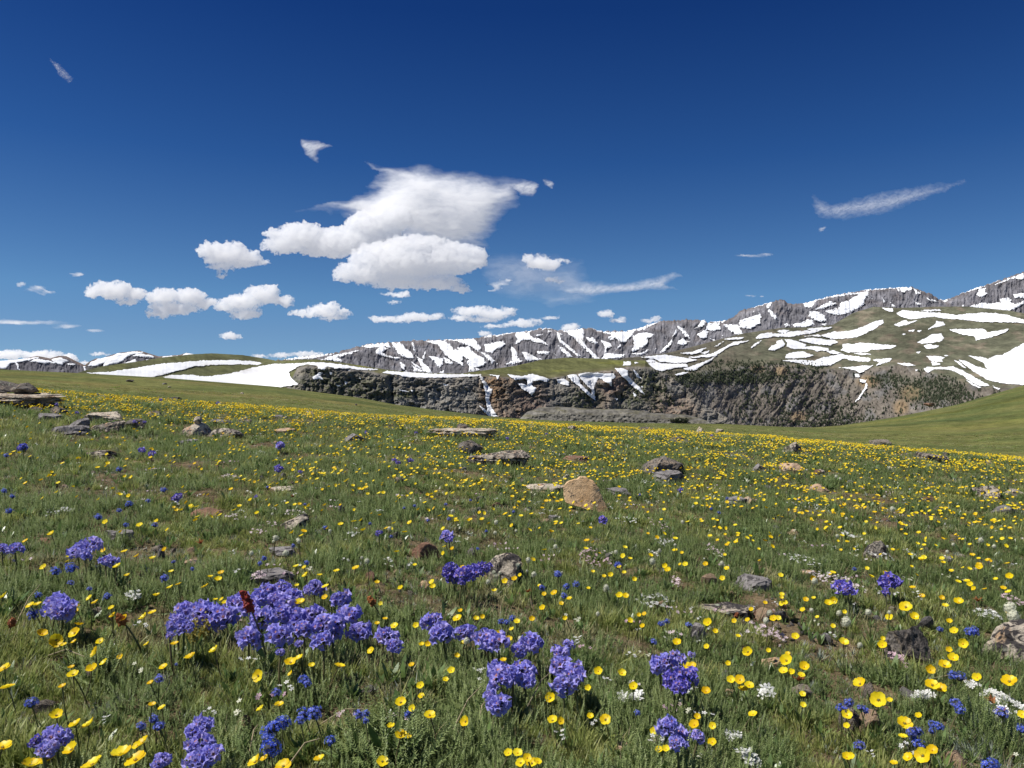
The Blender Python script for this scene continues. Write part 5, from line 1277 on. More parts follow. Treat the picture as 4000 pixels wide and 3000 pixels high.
def tuft(seed, n, L0, L1, w, spread, lean, bend, segs=3):
    r = np.random.default_rng(seed); mb = MB()
    for k in range(n):
        a = r.uniform(0, 6.283); q = spread * math.sqrt(r.random())
        b = np.array([q * math.cos(a), q * math.sin(a), -0.006])
        l = abs(r.normal(0, lean)); a2 = a + r.normal(0, 0.7)
        d = (math.cos(a2) * math.sin(l), math.sin(a2) * math.sin(l), math.cos(l))
        v, f = blade(b, d, r.uniform(L0, L1), w * r.uniform(0.7, 1.2), r.uniform(0.1, bend), segs); mb.add(v, f)
    return mb

def feather(seed, n, L0, L1, spread, lean=0.5):
    """upright leaves lined with whorls of tiny leaflets"""
    r = np.random.default_rng(seed); mb = MB()
    for k in range(n):
        a = r.uniform(0, 6.283); q = spread * math.sqrt(r.random())
        p = np.array([q * math.cos(a), q * math.sin(a), -0.004]); l = abs(r.normal(0, lean))
        d = np.array([math.cos(a) * math.sin(l), math.sin(a) * math.sin(l), math.cos(l)]); L_ = r.uniform(L0, L1)
        m = int(L_ / 0.0026)
        for j in range(m):
            t = (j + 1) / m; c = p + d * L_ * t; s = 0.0062 * (1 - 0.55 * t) * r.uniform(0.8, 1.2)
            ph = r.uniform(0, 6.28)
            for e in (0, 2.1, 4.2):
                x = np.cross(d, [math.cos(ph + e), math.sin(ph + e), 0.2]); x /= np.linalg.norm(x) + 1e-6
                y = d * 0.6 + x * 0.8
                z = np.cross(x, d)
                mb.add(np.array([c - z * s * .25, c + z * s * .25, c + y * s]), np.array([[0, 1, 2]]))
    return mb

def broad(seed, n, L_, w):
    r = np.random.default_rng(seed); mb = MB()
    for k in range(n):
        a = r.uniform(0, 6.283); l = r.uniform(0.3, 1.1)
        d = (math.cos(a) * math.sin(l), math.sin(a) * math.sin(l), math.cos(l))
        dd = np.array(d); up = np.array([0, 0, 1.0]); side = np.cross(dd, up); side /= np.linalg.norm(side)
        Lk = L_ * r.uniform(.7, 1.2); v = []; p = np.array([0, 0, -0.004])
        prof = [0.25, 0.8, 1.0, 0.75, 0.08]
        for i, q in enumerate(prof):
            v += [p - side * w * q / 2, p + side * w * q / 2 ]
            p = p + (dd + up * (-0.35 * i / 4)) * Lk / 4
        mb.add(np.array(v), np.array([(2 * i, 2 * i + 1, 2 * i + 3, 2 * i + 2) for i in range(4)]))
    return mb

g_fresh = leaf_mat('fresh_grass', (0.175, 0.244, 0.057), (0.249, 0.313, 0.078), (0.351, 0.357, 0.118), 0.40, 0.45, 0.35, (0.434, 0.435, 0.168), 0.06)
g_dull = leaf_mat('dull_grass', (0.193, 0.224, 0.090), (0.264, 0.275, 0.123), (0.352, 0.316, 0.164), 0.38, 0.5, 0.3, (0.474, 0.432, 0.230), 0.05)
g_straw = leaf_mat('dry_grass_blade', (0.33, 0.27, 0.15), (0.42, 0.35, 0.22), (0.30, 0.26, 0.17), 0.3, 0.6, 0.3)
g_feather = leaf_mat('feathery_leaf', (0.138, 0.217, 0.070), (0.182, 0.260, 0.083), (0.245, 0.303, 0.108), 0.35, 0.5, 0.3, (0.342, 0.399, 0.166), 0.055)
g_silver = leaf_mat('silvery_leaf', (0.235, 0.276, 0.217), (0.304, 0.345, 0.275), (0.373, 0.400, 0.348), 0.25, 0.7, 0.3)
g_broad = leaf_mat('broad_leaf', (0.109, 0.175, 0.055), (0.149, 0.227, 0.064), (0.178, 0.263, 0.092), 0.35, 0.35, 0.5)
g_moss = leaf_mat('moss_leaf', (0.175, 0.193, 0.055), (0.227, 0.210, 0.074), (0.158, 0.193, 0.064), 0.2, 0.8, 0.2)
TUFTS = [
 tuft(1, 26, .018, .046, .0036, .020, 0.55, 0.7).mesh('tuft', g_fresh), tuft(2, 22, .014, .036, .0042, .024, 0.75, 0.9).mesh('tuft', g_fresh), tuft(3, 22, .024, .056, .0030, .014, 0.40, 0.6).mesh('tuft', g_fresh),
 tuft(4, 24, .014, .040, .0032, .024, 0.7, 1.0).mesh('tuft', g_dull), tuft(5, 28, .010, .028, .0036, .026, 0.9, 0.8).mesh('tuft', g_dull),
 feather(6, 9, .022, .050, .022).mesh('tuft', g_feather), feather(7, 7, .028, .058, .016, .35).mesh('tuft', g_feather), feather(8, 10, .018, .040, .026, .7).mesh('tuft', g_feather),
 tuft(9, 9, .030, .075, .0014, .020, 0.7, 1.2).mesh('tuft', g_straw), tuft(10, 16, .012, .030, .0016, .030, 1.1, 0.7).mesh('tuft', g_straw),
 tuft(11, 22, .016, .034, .0032, .018, 0.7, 0.4, 2).mesh('tuft', g_silver), broad(12, 7, .045, .010).mesh('tuft', g_broad), tuft(13, 60, .006, .014, .0022, .026, 0.8, 0.3, 2).mesh('tuft', g_moss),
]
KEEPOUT = [(x, y, a, b) for (_, _, _, _, _, x, y, a, b) in ROCKPIX]
KEEPOUT[0] = (KEEPOUT[0][0], KEEPOUT[0][1] - 0.04, KEEPOUT[0][2] * 0.95, 0.10)     # thin turf before the big boulder

def turf():
    r = np.random.default_rng(77)
    n = 150000
    # density falls with the distance
    t = r.random(n); rmin, rmax = 0.75, 14.5; e = 0.62
    R = (rmin ** e + t * (rmax ** e - rmin ** e)) ** (1 / e)
    TH = r.uniform(-0.80, 0.80, n)
    x = R * np.sin(TH); y = R * np.cos(TH)
    bare = fbm(x * 1.9, y * 1.9, 4, 301); clump = fbm(x * 5.0, y * 5.0, 3, 303)
    kindn = fbm(x * 1.3, y * 1.3, 3, 305) + 0.35 * fbm(x * 6, y * 6, 2, 307); kf = fbm(x * 2.2 + 9, y * 2.2, 3, 309) + 0.3 * fbm(x * 7, y * 7, 2, 311)
    keep = (r.random(n) < np.clip(1.2 - 1.3 * smooth(0.30, 0.55, bare) + 0.95 * clump, 0.12, 1))
    for kx, ky, ka, kb in KEEPOUT:
        keep &= ~((((x - kx) / (ka * 0.98)) ** 2 + ((y - ky) / (kb * 0.98 + 0.01)) ** 2) < 1)
    x, y, R, bare, kindn, kf = x[keep], y[keep], R[keep], bare[keep], kindn[keep], kf[keep]; n = len(x)
    q = r.random(n)
    idx = np.where(kf > -0.02, r.integers(5, 8, n), np.where(kindn > -0.12, r.integers(0, 3, n), r.integers(3, 5, n)))
    idx = np.where(q < 0.045, 8, idx); idx = np.where((q > 0.045) & (q < 0.09), 9, idx); idx = np.where((q > 0.09) & (q < 0.16), 10, idx)
    idx = np.where((q > 0.16) & (q < 0.21), 11, idx); idx = np.where((q > 0.21) & (q < 0.26), 12, idx)
    idx = np.where((bare > 0.28) & (r.random(n) < 0.5), r.choice([9, 12, 10, 4], n), idx)
    silver = ell(2000 + FPX * x / y, 1590 + FPX * 0.6 / y, 3880, 2880, 260, 170, .4) > 0.5
    idx = np.where(silver & (r.random(n) < 0.5), 10, idx)
    z = ground_h(x, y)
    mound = fbm(x * 8.5, y * 8.5, 2, 316)
    s = r.uniform(0.45, 1.05, n) * (0.92 + 0.30 * smooth(1, 9, R)) * (1 + 0.30 * fbm(x * 3, y * 3, 2, 315)) * (1 + 0.85 * mound) * np.where((idx >= 5) & (idx <= 7), 1.15, 1.0) * np.where(bare > 0.2, 0.75, 1)
    wd = s * (1 + 0.9 * smooth(2, 12, R))
    rot = np.stack([r.normal(0, 0.16, n), r.normal(0.06, 0.16, n), r.uniform(0, 6.283, n)], 1)
    scatter('meadow_turf', np.stack([x, y, z], 1), rot, np.stack([wd, wd, s], 1), idx, TUFTS, kind='stuff')
turf()
def far_turf():
    r = np.random.default_rng(177); n = 46000
    R = np.exp(r.uniform(math.log(12.5), math.log(75), n)); TH = r.uniform(-0.70, 0.70, n)
    x = R * np.sin(TH); y = R * np.cos(TH)
    k = r.random(n) < 0.35 + 0.65 * smooth(-0.2, 0.3, fbm(x * 0.2, y * 0.2, 4, 178)); x, y, R = x[k], y[k], R[k]; n = len(x)
    s = r.uniform(0.5, 1.0, n) * (1 + 0.02 * R); w = s * (1.3 + R * 0.06)
    rot = np.stack([r.normal(0, .12, n), r.normal(0, .12, n), r.uniform(0, 6.28, n)], 1)
    scatter('slope_turf', np.stack([x, y, ground_h(x, y)], 1), rot, np.stack([w, w, s], 1), r.choice([0, 1, 3, 4, 4, 9, 12, 12], n), TUFTS, kind='stuff')
far_turf()

# taller scrubby grass under the slab heap and along stones
def clumps():
    r = np.random.default_rng(78); P = []; I = []; S = []
    for (u0, u1, v0, v1, n, k) in ((-60, 250, 1640, 1760, 420, 3), (1180, 1330, 1700, 1760, 110, 8), (1280, 1350, 1695, 1740, 60, 2), (2220, 2330, 1810, 1850, 60, 4), (40, 130, 2960, 2999, 20, 0)):
        for _ in range(n):
            p = ray_ground(r.uniform(u0, u1), r.uniform(v0, v1))
            if p is None: continue
            P.append(p); I.append(k if r.random() < 0.6 else r.integers(0, 4)); S.append(r.uniform(1.1, 1.9))
    P = np.array(P); n = len(P); S = np.array(S)
    rot = np.stack([r.normal(0, .15, n), r.normal(0, .15, n), r.uniform(0, 6.28, n)], 1)
    scatter('tall_grass', P, rot, np.stack([S, S, S], 1), I, TUFTS, kind='stuff')
clumps()

# pebbles and grit in the bare places
def pebbles():
    r = np.random.default_rng(79); n = 15000
    t = r.random(n); R = (0.8 ** 0.8 + t * (13.0 ** 0.8 - 0.8 ** 0.8)) ** (1 / 0.8); TH = r.uniform(-0.75, 0.75, n)
    x = R * np.sin(TH); y = R * np.cos(TH)
    bare = fbm(x * 1.9, y * 1.9, 4, 301)
    keep = r.random(n) < smooth(0.22, 0.5, bare) * 0.95 + 0.10
    x, y = x[keep], y[keep]; n = len(x)
    kinds = []
    for i in range(6):
        kinds.append(rock_mesh('pebble', 1, 1, 0.6, 900 + i, ROCKM[('orange', 'grey', 'pale', 'brown', 'mixed', 'grey')[i]], 2, False, 8))
    s = np.abs(r.normal(0, 0.006, n)) + 0.003; s = np.where(r.random(n) < 0.04, s * 1.7, s); big = r.random(n) < 0.075; s = np.where(big, r.uniform(0.012, 0.030, n), s)
    rot = r.uniform(0, 6.28, (n, 3)) * np.array([0.2, 0.2, 1])
    scatter('gravel', np.stack([x, y, ground_h(x, y) + s * np.where(big, 0.45, 0.1)], 1), rot, np.stack([s * 2, s * 2, s * 2], 1), r.integers(0, 6, n), kinds, kind='stuff')
pebbles()

# ------------------------------------------------------------------ flowers
def flower_mat(name, c, transl=0.35, rough=0.35, spec=0.5, var=0.12):
    lo = tuple(max(0, x * (1 - var)) for x in c); hi = tuple(min(1, x * (1 + var)) for x in c)
    return leaf_mat(name, lo, c, hi, transl, rough, spec)
f_yellow = leaf_mat('buttercup_petal', (0.78, 0.50, 0.010), (0.84, 0.64, 0.010), (0.86, 0.72, 0.030), 0.28, 0.42, 0.25)
f_gold = flower_mat('buttercup_centre', (0.62, 0.33, 0.010), 0.1, 0.6, 0.3)
f_violet = leaf_mat('violet_petal', (0.28, 0.28, 0.76), (0.36, 0.34, 0.82), (0.46, 0.41, 0.85), 0.35, 0.5, 0.3)
f_deep = leaf_mat('deep_violet_petal', (0.145, 0.125, 0.56), (0.175, 0.145, 0.60), (0.20, 0.16, 0.64), 0.3, 0.5, 0.3)
f_orange = flower_mat('orange_anther', (0.70, 0.28, 0.06), 0.1, 0.7, 0.2)
f_blue = leaf_mat('blue_petal', (0.055, 0.105, 0.62), (0.080, 0.14, 0.68), (0.13, 0.16, 0.70), 0.3, 0.5, 0.3)
f_white = flower_mat('white_petal', (0.80, 0.80, 0.77), 0.3, 0.5, 0.3, 0.05)
f_pink = leaf_mat('pink_petal', (0.66, 0.42, 0.52), (0.72, 0.55, 0.60), (0.80, 0.70, 0.72), 0.3, 0.5, 0.3)
f_cream = flower_mat('cream_floret', (0.66, 0.66, 0.52), 0.3, 0.7, 0.2, 0.08)
f_red = leaf_mat('red_seed', (0.20, 0.022, 0.020), (0.27, 0.035, 0.025), (0.33, 0.06, 0.03), 0.2, 0.6, 0.3)
f_stem = leaf_mat('flower_stem', (0.10, 0.13, 0.05), (0.13, 0.14, 0.06), (0.16, 0.13, 0.07), 0.2, 0.5, 0.3)
f_calyx = leaf_mat('hairy_calyx', (0.06, 0.06, 0.07), (0.08, 0.08, 0.08), (0.09, 0.10, 0.08), 0.2, 0.7, 0.3)
f_rust = leaf_mat('rusty_leaf', (0.34, 0.11, 0.03), (0.42, 0.16, 0.05), (0.30, 0.10, 0.04), 0.3, 0.6, 0.3)

def petal_mesh(seed=0, cup=0.5):
    """unit petal, pointing +X from the origin, cupped upwards"""
    r = np.random.default_rng(seed); nu, nw = 5, 5
    v = []
    prof = [0.14, 0.58, 0.92, 1.0, 0.64]
    for i in range(nu):
        t = i / (nu - 1)
        for j in range(nw):
            s = (j / (nw - 1)) * 2 - 1
            wid = 0.60 * prof[i]
            x = t * (1 - 0.06 * s * s) + (0.05 if (i == nu - 1 and j in (1, 3)) else 0)
            v.append((x, s * wid, cup * (t ** 1.35) * 0.62 + 0.12 * s * s * t + r.normal(0, 0.008)))
    f = [(i * nw + j, (i + 1) * nw + j, (i + 1) * nw + j + 1, i * nw + j + 1) for i in range(nu - 1) for j in range(nw - 1)]
    return np.array(v), np.array(f)
PETALS = []
for s_, c_ in ((1, 0.45), (2, 0.65), (3, 0.85)):
    v, f = petal_mesh(s_, c_); PETALS.append(mesh_np('petal', v, f, f_yellow))
def centre_mesh():
    mb = MB(); r = np.random.default_rng(4)
    v, f = ICO[2]; mb.add(v * [0.17, 0.17, 0.13] + [0, 0, 0.07], f, 1)
    for k in range(22):
        a = r.uniform(0, 6.28); q = r.uniform(0.14, 0.28); c = np.array([math.cos(a) * q, math.sin(a) * q, 0.16 + 0.05 * r.random()])
        v, f = tube([(c[0] * 0.5, c[1] * 0.5, 0.03), c], [0.012, 0.02], 3); mb.add(v, f, 0)
        mb.add(np.array([[-.03, -.02, 0], [.03, -.02, 0], [0, .03, .02], [0, 0, -.02]]) + c, np.array([[0, 1, 2], [0, 3, 1], [1, 3, 2], [2, 3, 0]]), 0)
    return mb.mesh('flower_centre', [f_gold, g_moss])
CENTRE = centre_mesh()
def blossom_mb(cup, seed):
    mb = MB(); r = np.random.default_rng(seed)
    for k in range(5):
        v, f = petal_mesh(seed + k, cup); R = rotm('Z', k * 2 * math.pi / 5 + r.normal(0, 0.06)); mb.add((v + [0.06, 0, 0]) @ R.T, f, 0)
    v, f = ICO[2]; mb.add(v * [0.2, 0.2, 0.13] + [0, 0, 0.08], f, 1)
    return mb
BLOSSOM = [blossom_mb(c, s).mesh('blossom', [f_yellow, f_gold]) for s, c in ((11, 0.5), (12, 0.75), (13, 0.95))]
def stem_mesh(seed, mat):
    r = np.random.default_rng(seed); b = r.uniform(0.03, 0.09); a = r.uniform(0, 6.28)
    p = [(math.sin(t * math.pi) * b * math.cos(a), math.sin(t * math.pi) * b * math.sin(a), t) for t in np.linspace(0, 1, 5)]
    v, f = tube(p, 1.0, 4)
    v[:, :2] = v[:, :2]
    return p, v, f
def unit_stem(seed, mat, rad=0.018):
    p, v, f = stem_mesh(seed, mat)
    v, f = tube(p, [rad * 1.2, rad, rad, rad * 0.9, rad * 0.9], 5)
    return mesh_np('stem', v, f, mat)
STEMS = [unit_stem(i, f_stem, 0.016) for i in range(3)]
THICKSTEMS = [unit_stem(i + 5, f_stem, 0.03) for i in range(2)]

def stem_matrix(vec, seed=0):
    L_ = np.linalg.norm(vec)
    R = frame_to(vec)
    M = np.eye(4); M[:3, :3] = R * L_
    return Matrix(M.tolist())
def head_matrix(pos, nrm, spin, s):
    R = frame_to(nrm) @ rotm('Z', spin)
    M = np.eye(4); M[:3, :3] = R * s; M[:3, 3] = pos
    return Matrix(M.tolist())

FLOWERS = []          # (object, u, v, kind) kept for the labels written at the end
prng = np.random.default_rng(99)
def place_head(u, v, hh):
    """head position on the picture ray at height hh over the ground, and the foot of its stem"""
    p = ray_ground(u, v, hh)
    return p

def buttercup(u, v, dpx, opened=None):
    d0 = ray_ground(u, v, 0.05)
    if d0 is None: return
    dist = np.linalg.norm(d0 - [0, 0, EYE])
    hh = prng.uniform(0.045, 0.075) + 0.01 * (dpx > 80)
    p = place_head(u, v, hh)
    if p is None: return
    dist = np.linalg.norm(p - [0, 0, EYE])
    R = np.clip(dpx * dist / FPX / 2, 0.006, 0.020) * 0.88
    tocam = np.array([0, 0, EYE]) - p; tocam /= np.linalg.norm(tocam)
    left = 1 - smooth(900, 2300, u)
    n = np.array([0, 0, 1.0]) * (0.75) + tocam * (0.75 - 0.45 * left) + np.array([-0.30 * left - 0.05, 0, 0]) + prng.normal(0, 0.20, 3)
    foot = np.array([p[0] + prng.normal(0, 0.012), p[1] + prng.uniform(0.0, 0.02), 0]); foot[2] = float(ground_h(foot[0], foot[1])) - 0.004
    root = bpy.data.objects.new('buttercup', None); COL.objects.link(root); root.location = foot
    root.empty_display_size = 0.02
    h = p - foot
    obj('stem', STEMS[prng.integers(0, 3)], root, stem_matrix(h))
    spin = prng.uniform(0, 6.28)
    M = head_matrix(h, n, spin, R)
    if dpx >= 38:
        pi_ = prng.integers(0, 3)
        for k in range(5):
            obj('petal', PETALS[pi_], root, M @ Matrix.Rotation(k * 2 * math.pi / 5 + prng.normal(0, 0.05), 4, 'Z') @ Matrix.Rotation(prng.normal(0, 0.08), 4, 'Y') @ Matrix.Translation((0.03, 0, 0.004 * k)))
        obj('flower_centre', CENTRE, root, M)
    else:
        obj('blossom', BLOSSOM[prng.integers(0, 3)], root, M)
    FLOWERS.append((root, u, v, 'yellow buttercup', 'buttercup', dpx))

def crop(s, ox, oy, pts, f=None):
    return [(ox + x / s, oy + y / s, d / s) for x, y, d in pts if f is None or f(x, y)]
Y4 = [(515,140,60),(485,170,25),(315,215,45),(845,210,55),(915,275,38),(25,425,60),(220,490,55),(270,485,50),(345,540,45),(545,475,45),(545,500,50),(535,530,50),(645,435,45),(685,470,50),(805,510,42),(815,565,48),(895,585,55),(1038,575,60),(1098,542,55),(565,630,60),(540,690,80),(302,697,65),(405,740,85),(722,750,55),(535,752,28),(460,775,28),(690,830,80),(865,858,38),(752,903,55),(663,948,70),(525,990,75),(512,940,32),(450,1075,48),(35,942,75),(55,1080,85),(1085,1052,36),(1058,770,30),(405,1283,80),(640,1352,95),(545,1350,80),(1095,1207,25),(517,1530,95),(1035,1475,85),(990,1500,60),(875,1565,125),(980,1605,135),(670,1640,130),(20,1515,110),(330,1610,110),(215,1645,100),(985,135,40),(895,102,45),(745,92,36),(1100,152,45)]
Y6 = [(1120,28,50),(1183,32,30),(1196,97,55),(1303,97,45),(1588,40,60),(1437,62,50),(1125,178,34),(1350,185,60),(1345,268,50),(1148,315,85),(1755,152,42),(1942,195,45),(1818,438,42),(1755,475,38),(1892,495,65),(1782,320,40),(1708,688,60),(1458,812,90),(1240,806,36),(1075,785,90),(1142,752,75),(1080,868,55),(823,885,95),(1942,1097,90),(985,1117,70),(843,1150,62),(1940,1362,95),(1865,1285,60),(2005,1360,45),(1797,1560,90),(1303,1547,85),(800,1565,110),(870,1535,60),(1060,1590,90),(65,1137,55),(78,817,62),(22,255,50),(290,743,85),(480,688,75),(165,638,60),(138,68,40),(130,193,50),(195,167,48),(403,184,62),(445,110,42),(505,133,60),(530,78,48),(560,313,45),(485,288,30),(537,287,35),(1020,1600,120)]
Y7 = [(380,30,35),(685,128,45),(755,115,45),(795,85,30),(608,200,40),(1042,218,52),(968,222,36),(1150,255,40),(1092,290,36),(1318,62,32),(1400,93,32),(1445,85,42),(1545,70,34),(1617,117,38),(1287,180,26),(1510,235,52),(1555,235,48),(1858,52,48),(1838,20,40),(1985,10,42),(2130,8,40),(957,322,46),(365,345,30),(345,400,70),(478,402,46),(525,385,30),(45,447,46),(85,588,42),(135,580,48),(390,575,45),(640,500,40),(715,550,52),(772,420,48),(737,478,38),(880,403,44),(1118,395,36),(1585,412,46),(1677,455,38),(675,702,50),(785,735,48),(915,643,52),(300,775,56),(340,668,42),(258,838,34),(1358,778,62),(1527,793,62),(1612,888,62),(1925,575,62),(2150,430,64),(2200,490,40),(2138,600,40),(2000,742,60),(2035,740,60),(2132,925,64),(1013,970,74),(1030,1135,74),(1085,1135,54),(1300,1103,32),(1410,1128,80),(145,1097,84),(405,1140,75),(78,882,56),(85,957,40),(712,1368,60),(777,1368,70),(845,1402,62),(800,1440,72),(880,1445,80),(920,1430,60),(1755,1207,44),(2050,1165,70),(1985,1297,62),(1795,1345,40),(1845,1340,48),(2180,1170,50),(2178,1292,60),(2070,1105,30),(15,735,35),(20,1045,40),(1285,900,36),(1650,375,35),(1690,365,30),(160,135,44),(165,170,46)]
Y8 = [(40,108,40),(690,108,40),(468,225,36),(465,250,30),(470,292,40),(492,285,36),(348,285,32),(248,333,34),(640,262,40),(697,252,30),(800,293,55),(840,268,52),(620,337,38),(1243,390,50),(1360,320,86),(1418,388,60),(1475,240,40),(1617,252,38),(1645,308,40),(1740,282,60),(1823,153,38),(1850,185,34),(1888,32,45),(2108,98,45),(1673,420,38),(1710,492,52),(1772,582,62),(1672,625,40),(1700,687,66),(408,400,50),(443,395,40),(125,415,36),(222,410,36),(565,530,54),(912,575,66),(1193,592,60),(1193,545,34),(225,640,72),(153,525,36),(372,628,30),(80,722,34),(502,705,86),(482,780,62),(628,748,68),(608,807,50),(510,652,30),(540,785,45),(1638,740,76),(1535,767,60),(100,840,58),(165,840,70),(232,882,66),(190,915,70),(1033,873,86),(1165,985,104),(1245,990,28),(617,943,44),(620,1022,40),(260,1090,62),(935,1095,70),(1352,1157,94),(1340,1250,56),(1550,882,92),(1610,907,76),(1875,825,56),(2108,855,92),(935,1172,36),(935,1398,60),(965,1390,40),(1275,1440,48),(1383,1402,64),(1485,1387,98),(1550,1348,66),(2195,1090,50),(1453,1100,26),(837,452,34),(920,350,30)]
allY = crop(1.844, 0, 2100, Y4) + crop(2.011, 600, 2200, Y6) + crop(1.843, 1600, 2200, Y7) + crop(1.843, 2800, 2200, Y8)
yy_ = []
for a in sorted(allY, key=lambda q: -q[2]):
    if all((a[0] - b[0]) ** 2 + (a[1] - b[1]) ** 2 > (0.28 * (a[2] + b[2])) ** 2 for b in yy_): yy_.append(a)
allY = yy_[:298]
for u, v, d in allY: buttercup(u, v, d)

# beyond the 300 that show largest: one mass, thin in the middle ground and crowding towards the lip of the knoll
def far_buttercups():
    r = np.random.default_rng(123); P = []; S = []
    n = 90000
    t = r.random(n); e = 1.6; R = (2.0 ** e + t * (13.6 ** e - 2.0 ** e)) ** (1 / e); TH = r.uniform(-0.74, 0.74, n)
    x = R * np.sin(TH); y = R * np.cos(TH); u = 2000 + FPX * x / y
    cl = fbm(x * 0.9, y * 0.9, 3, 401); cl2 = fbm(x * 3.2, y * 3.2, 3, 403)
    dens = 70 + 95 * smooth(2.6, 4.6, R) * smooth(-0.5, 0.1, cl) + 70 * smooth(6.2, 9.5, R) * smooth(-0.45, 0.05, cl) * (1.25 - 0.5 * smooth(1900, 3000, u))
    # left: bare green band at middle distance; richer on the right
    dens = dens * (1 - 0.72 * (1 - smooth(1000, 1800, u)) * (1 - smooth(6.3, 7.8, R)) * smooth(4.0, 5.4, R)) * (1 - 0.7 * (1 - smooth(250, 900, u)) * (1 - smooth(7.0, 8.6, R))) 
    dens = dens * smooth(2.1, 2.9, R) * (0.15 + 1.35 * smooth(-0.15, 0.35, cl2))
    # actual sampling density per square metre
    samp = n * e * R ** (e - 1) / (13.6 ** e - 2.0 ** e) / (1.48 * R)
    keep = r.random(n) < dens * (1.3 + 0.45 * smooth(6.5, 9, R)) / samp
    x, y, R = x[keep], y[keep], R[keep]; n = len(x)
    z = ground_h(x, y); hh = r.uniform(0.044, 0.070, n)
    u = 2000 + FPX * x / y; left = 1 - smooth(900, 2300, u)
    mats = []
    kinds = []
    for i in range(6):
        mb = MB(); rr = np.random.default_rng(i + 50)
        nrm = np.array([rr.normal(-0.15, 0.22), rr.normal(-0.25, 0.22), 1.0]); Rm = frame_to(nrm)
        b = blossom_mb((0.4, 0.6, 0.8, 1.0, 0.7, 0.5)[i], i + 60)
        for v, f, m in zip(b.v, b.f, b.m): pass
        V_ = np.concatenate(b.v) * 0.0085; F_ = np.concatenate(b.f); M_ = np.concatenate(b.m)
        mb.v.append(V_ @ Rm.T + [0, 0, 0.06]); mb.f.append(F_); mb.m.append(M_); mb.n = len(V_)
        v, f = tube([(0.004, 0.003, -0.012), (0.002, 0, 0.03), (0, 0, 0.06)], [0.0009] * 3, 3); mb.add(v, f, 2)
        kinds.append(mb.mesh('far_blossom', [f_yellow, f_gold, f_stem]))
    hs = hh / 0.062
    s = r.uniform(0.55, 1.15, n)
    rot = np.zeros((n, 3)); rot[:, 2] = r.normal(0, 0.9, n) - 0.3 * left; rot[:, 1] = -0.22 * left + r.normal(0, .08, n)
    print('far buttercups', n)
    scatter('buttercup_carpet', np.stack([x, y, z], 1), rot, np.stack([s, s, hs], 1), r.integers(0, 6, n), kinds, kind='stuff')
far_buttercups()

def white_specks():
    r = np.random.default_rng(321); n = 9000
    t = r.random(n); e = 1.5; R = (1.2 ** e + t * (13.2 ** e - 1.2 ** e)) ** (1 / e); TH = r.uniform(-0.74, 0.74, n)
    x = R * np.sin(TH); y = R * np.cos(TH); u = 2000 + FPX * x / y
    k = r.random(n) < (0.55 + 0.4 * smooth(6, 10, R)) * smooth(-0.1, 0.3, fbm(x * 1.7, y * 1.7, 3, 407)) * (0.5 + 0.5 * smooth(600, 1800, u))
    x, y, R = x[k], y[k], R[k]; n = len(x); kinds = []
    for i, m in enumerate((f_white, f_white, f_cream, f_pink)):
        mb = MB(); rr = np.random.default_rng(i)
        for q in range(4):
            v, f = tiny_flower(5, 0.0042); mb.add(v @ frame_to(rr.normal(0, .4, 3) + [0, -.3, 1]).T + [rr.normal(0, .009), rr.normal(0, .009), 0.040 + rr.normal(0, .005)], f)
        kinds.append(mb.mesh('speck', [m], False))
    s = r.uniform(0.7, 1.3, n)
    rot = np.zeros((n, 3)); rot[:, 2] = r.uniform(-1, 1, n)
    scatter('tiny_white_flowers', np.stack([x, y, ground_h(x, y)], 1), rot, np.stack([s, s, s], 1), r.integers(0, 4, n), kinds, kind='stuff')

# ---- sky pilot: round heads of violet funnels
def floret_mesh(mat, seed, closed=0.0):
    mb = MB(); r = np.random.default_rng(seed); n = 15
    rings = ((0.0, 0.10), (0.45, 0.20), (0.80, 0.42), (1.0, 0.62), (1.04, 0.78))
    v = []
    for z, q in rings:
        for k in range(n):
            a = k * 2 * math.pi / n
            lob = 1.0 if z < 0.7 else (0.86 + 0.20 * math.cos(5 * a)) if z < 1.02 else (0.80 + 0.28 * math.cos(5 * a))
            q2 = q * (1 - closed * 0.45) * lob
            v.append((q2 * math.cos(a), q2 * math.sin(a), z - 1.0 - (0.06 * math.cos(5 * a) if z > 0.9 else 0)))
    f = [(i * n + k, i * n + (k + 1) % n, (i + 1) * n + (k + 1) % n, (i + 1) * n + k) for i in range(len(rings) - 1) for k in range(n)]
    f = np.array(f); mb.add(np.array(v), f[:2 * n], 3); mb.add(np.array(v), f[2 * n:], 0)
    for k in range(4):
        a = k * 1.57 + 0.4; mb.add(np.array([[-.07, -.05, 0], [.07, -.05, 0], [0, .08, .02], [0, 0, .09]]) + [0.12 * math.cos(a), 0.12 * math.sin(a), -0.28], np.array([[0, 1, 3], [1, 2, 3], [2, 0, 3]]), 1)
    v, f = tube([(0, 0, -1.55), (0, 0, -1.0), (0, 0, -0.72)], [0.06, 0.17, 0.24], 6); mb.add(v, f, 2)
    return mb.mesh('floret', [mat, f_orange, f_calyx, f_throat])
f_throat = leaf_mat('pale_throat', (0.50, 0.46, 0.82), (0.56, 0.50, 0.84), (0.62, 0.52, 0.78), 0.35, 0.5, 0.2)
FLORETS = {k: [floret_mesh(m, i, c) for i, c in enumerate((0, 0.15, 0.4))] for k, m in (('violet', f_violet), ('deep', f_deep))}
PILOT_LEAVES = [feather(60 + i, 15, .040, .072, .034, .34).mesh('leaves', g_feather) for i in range(3)]
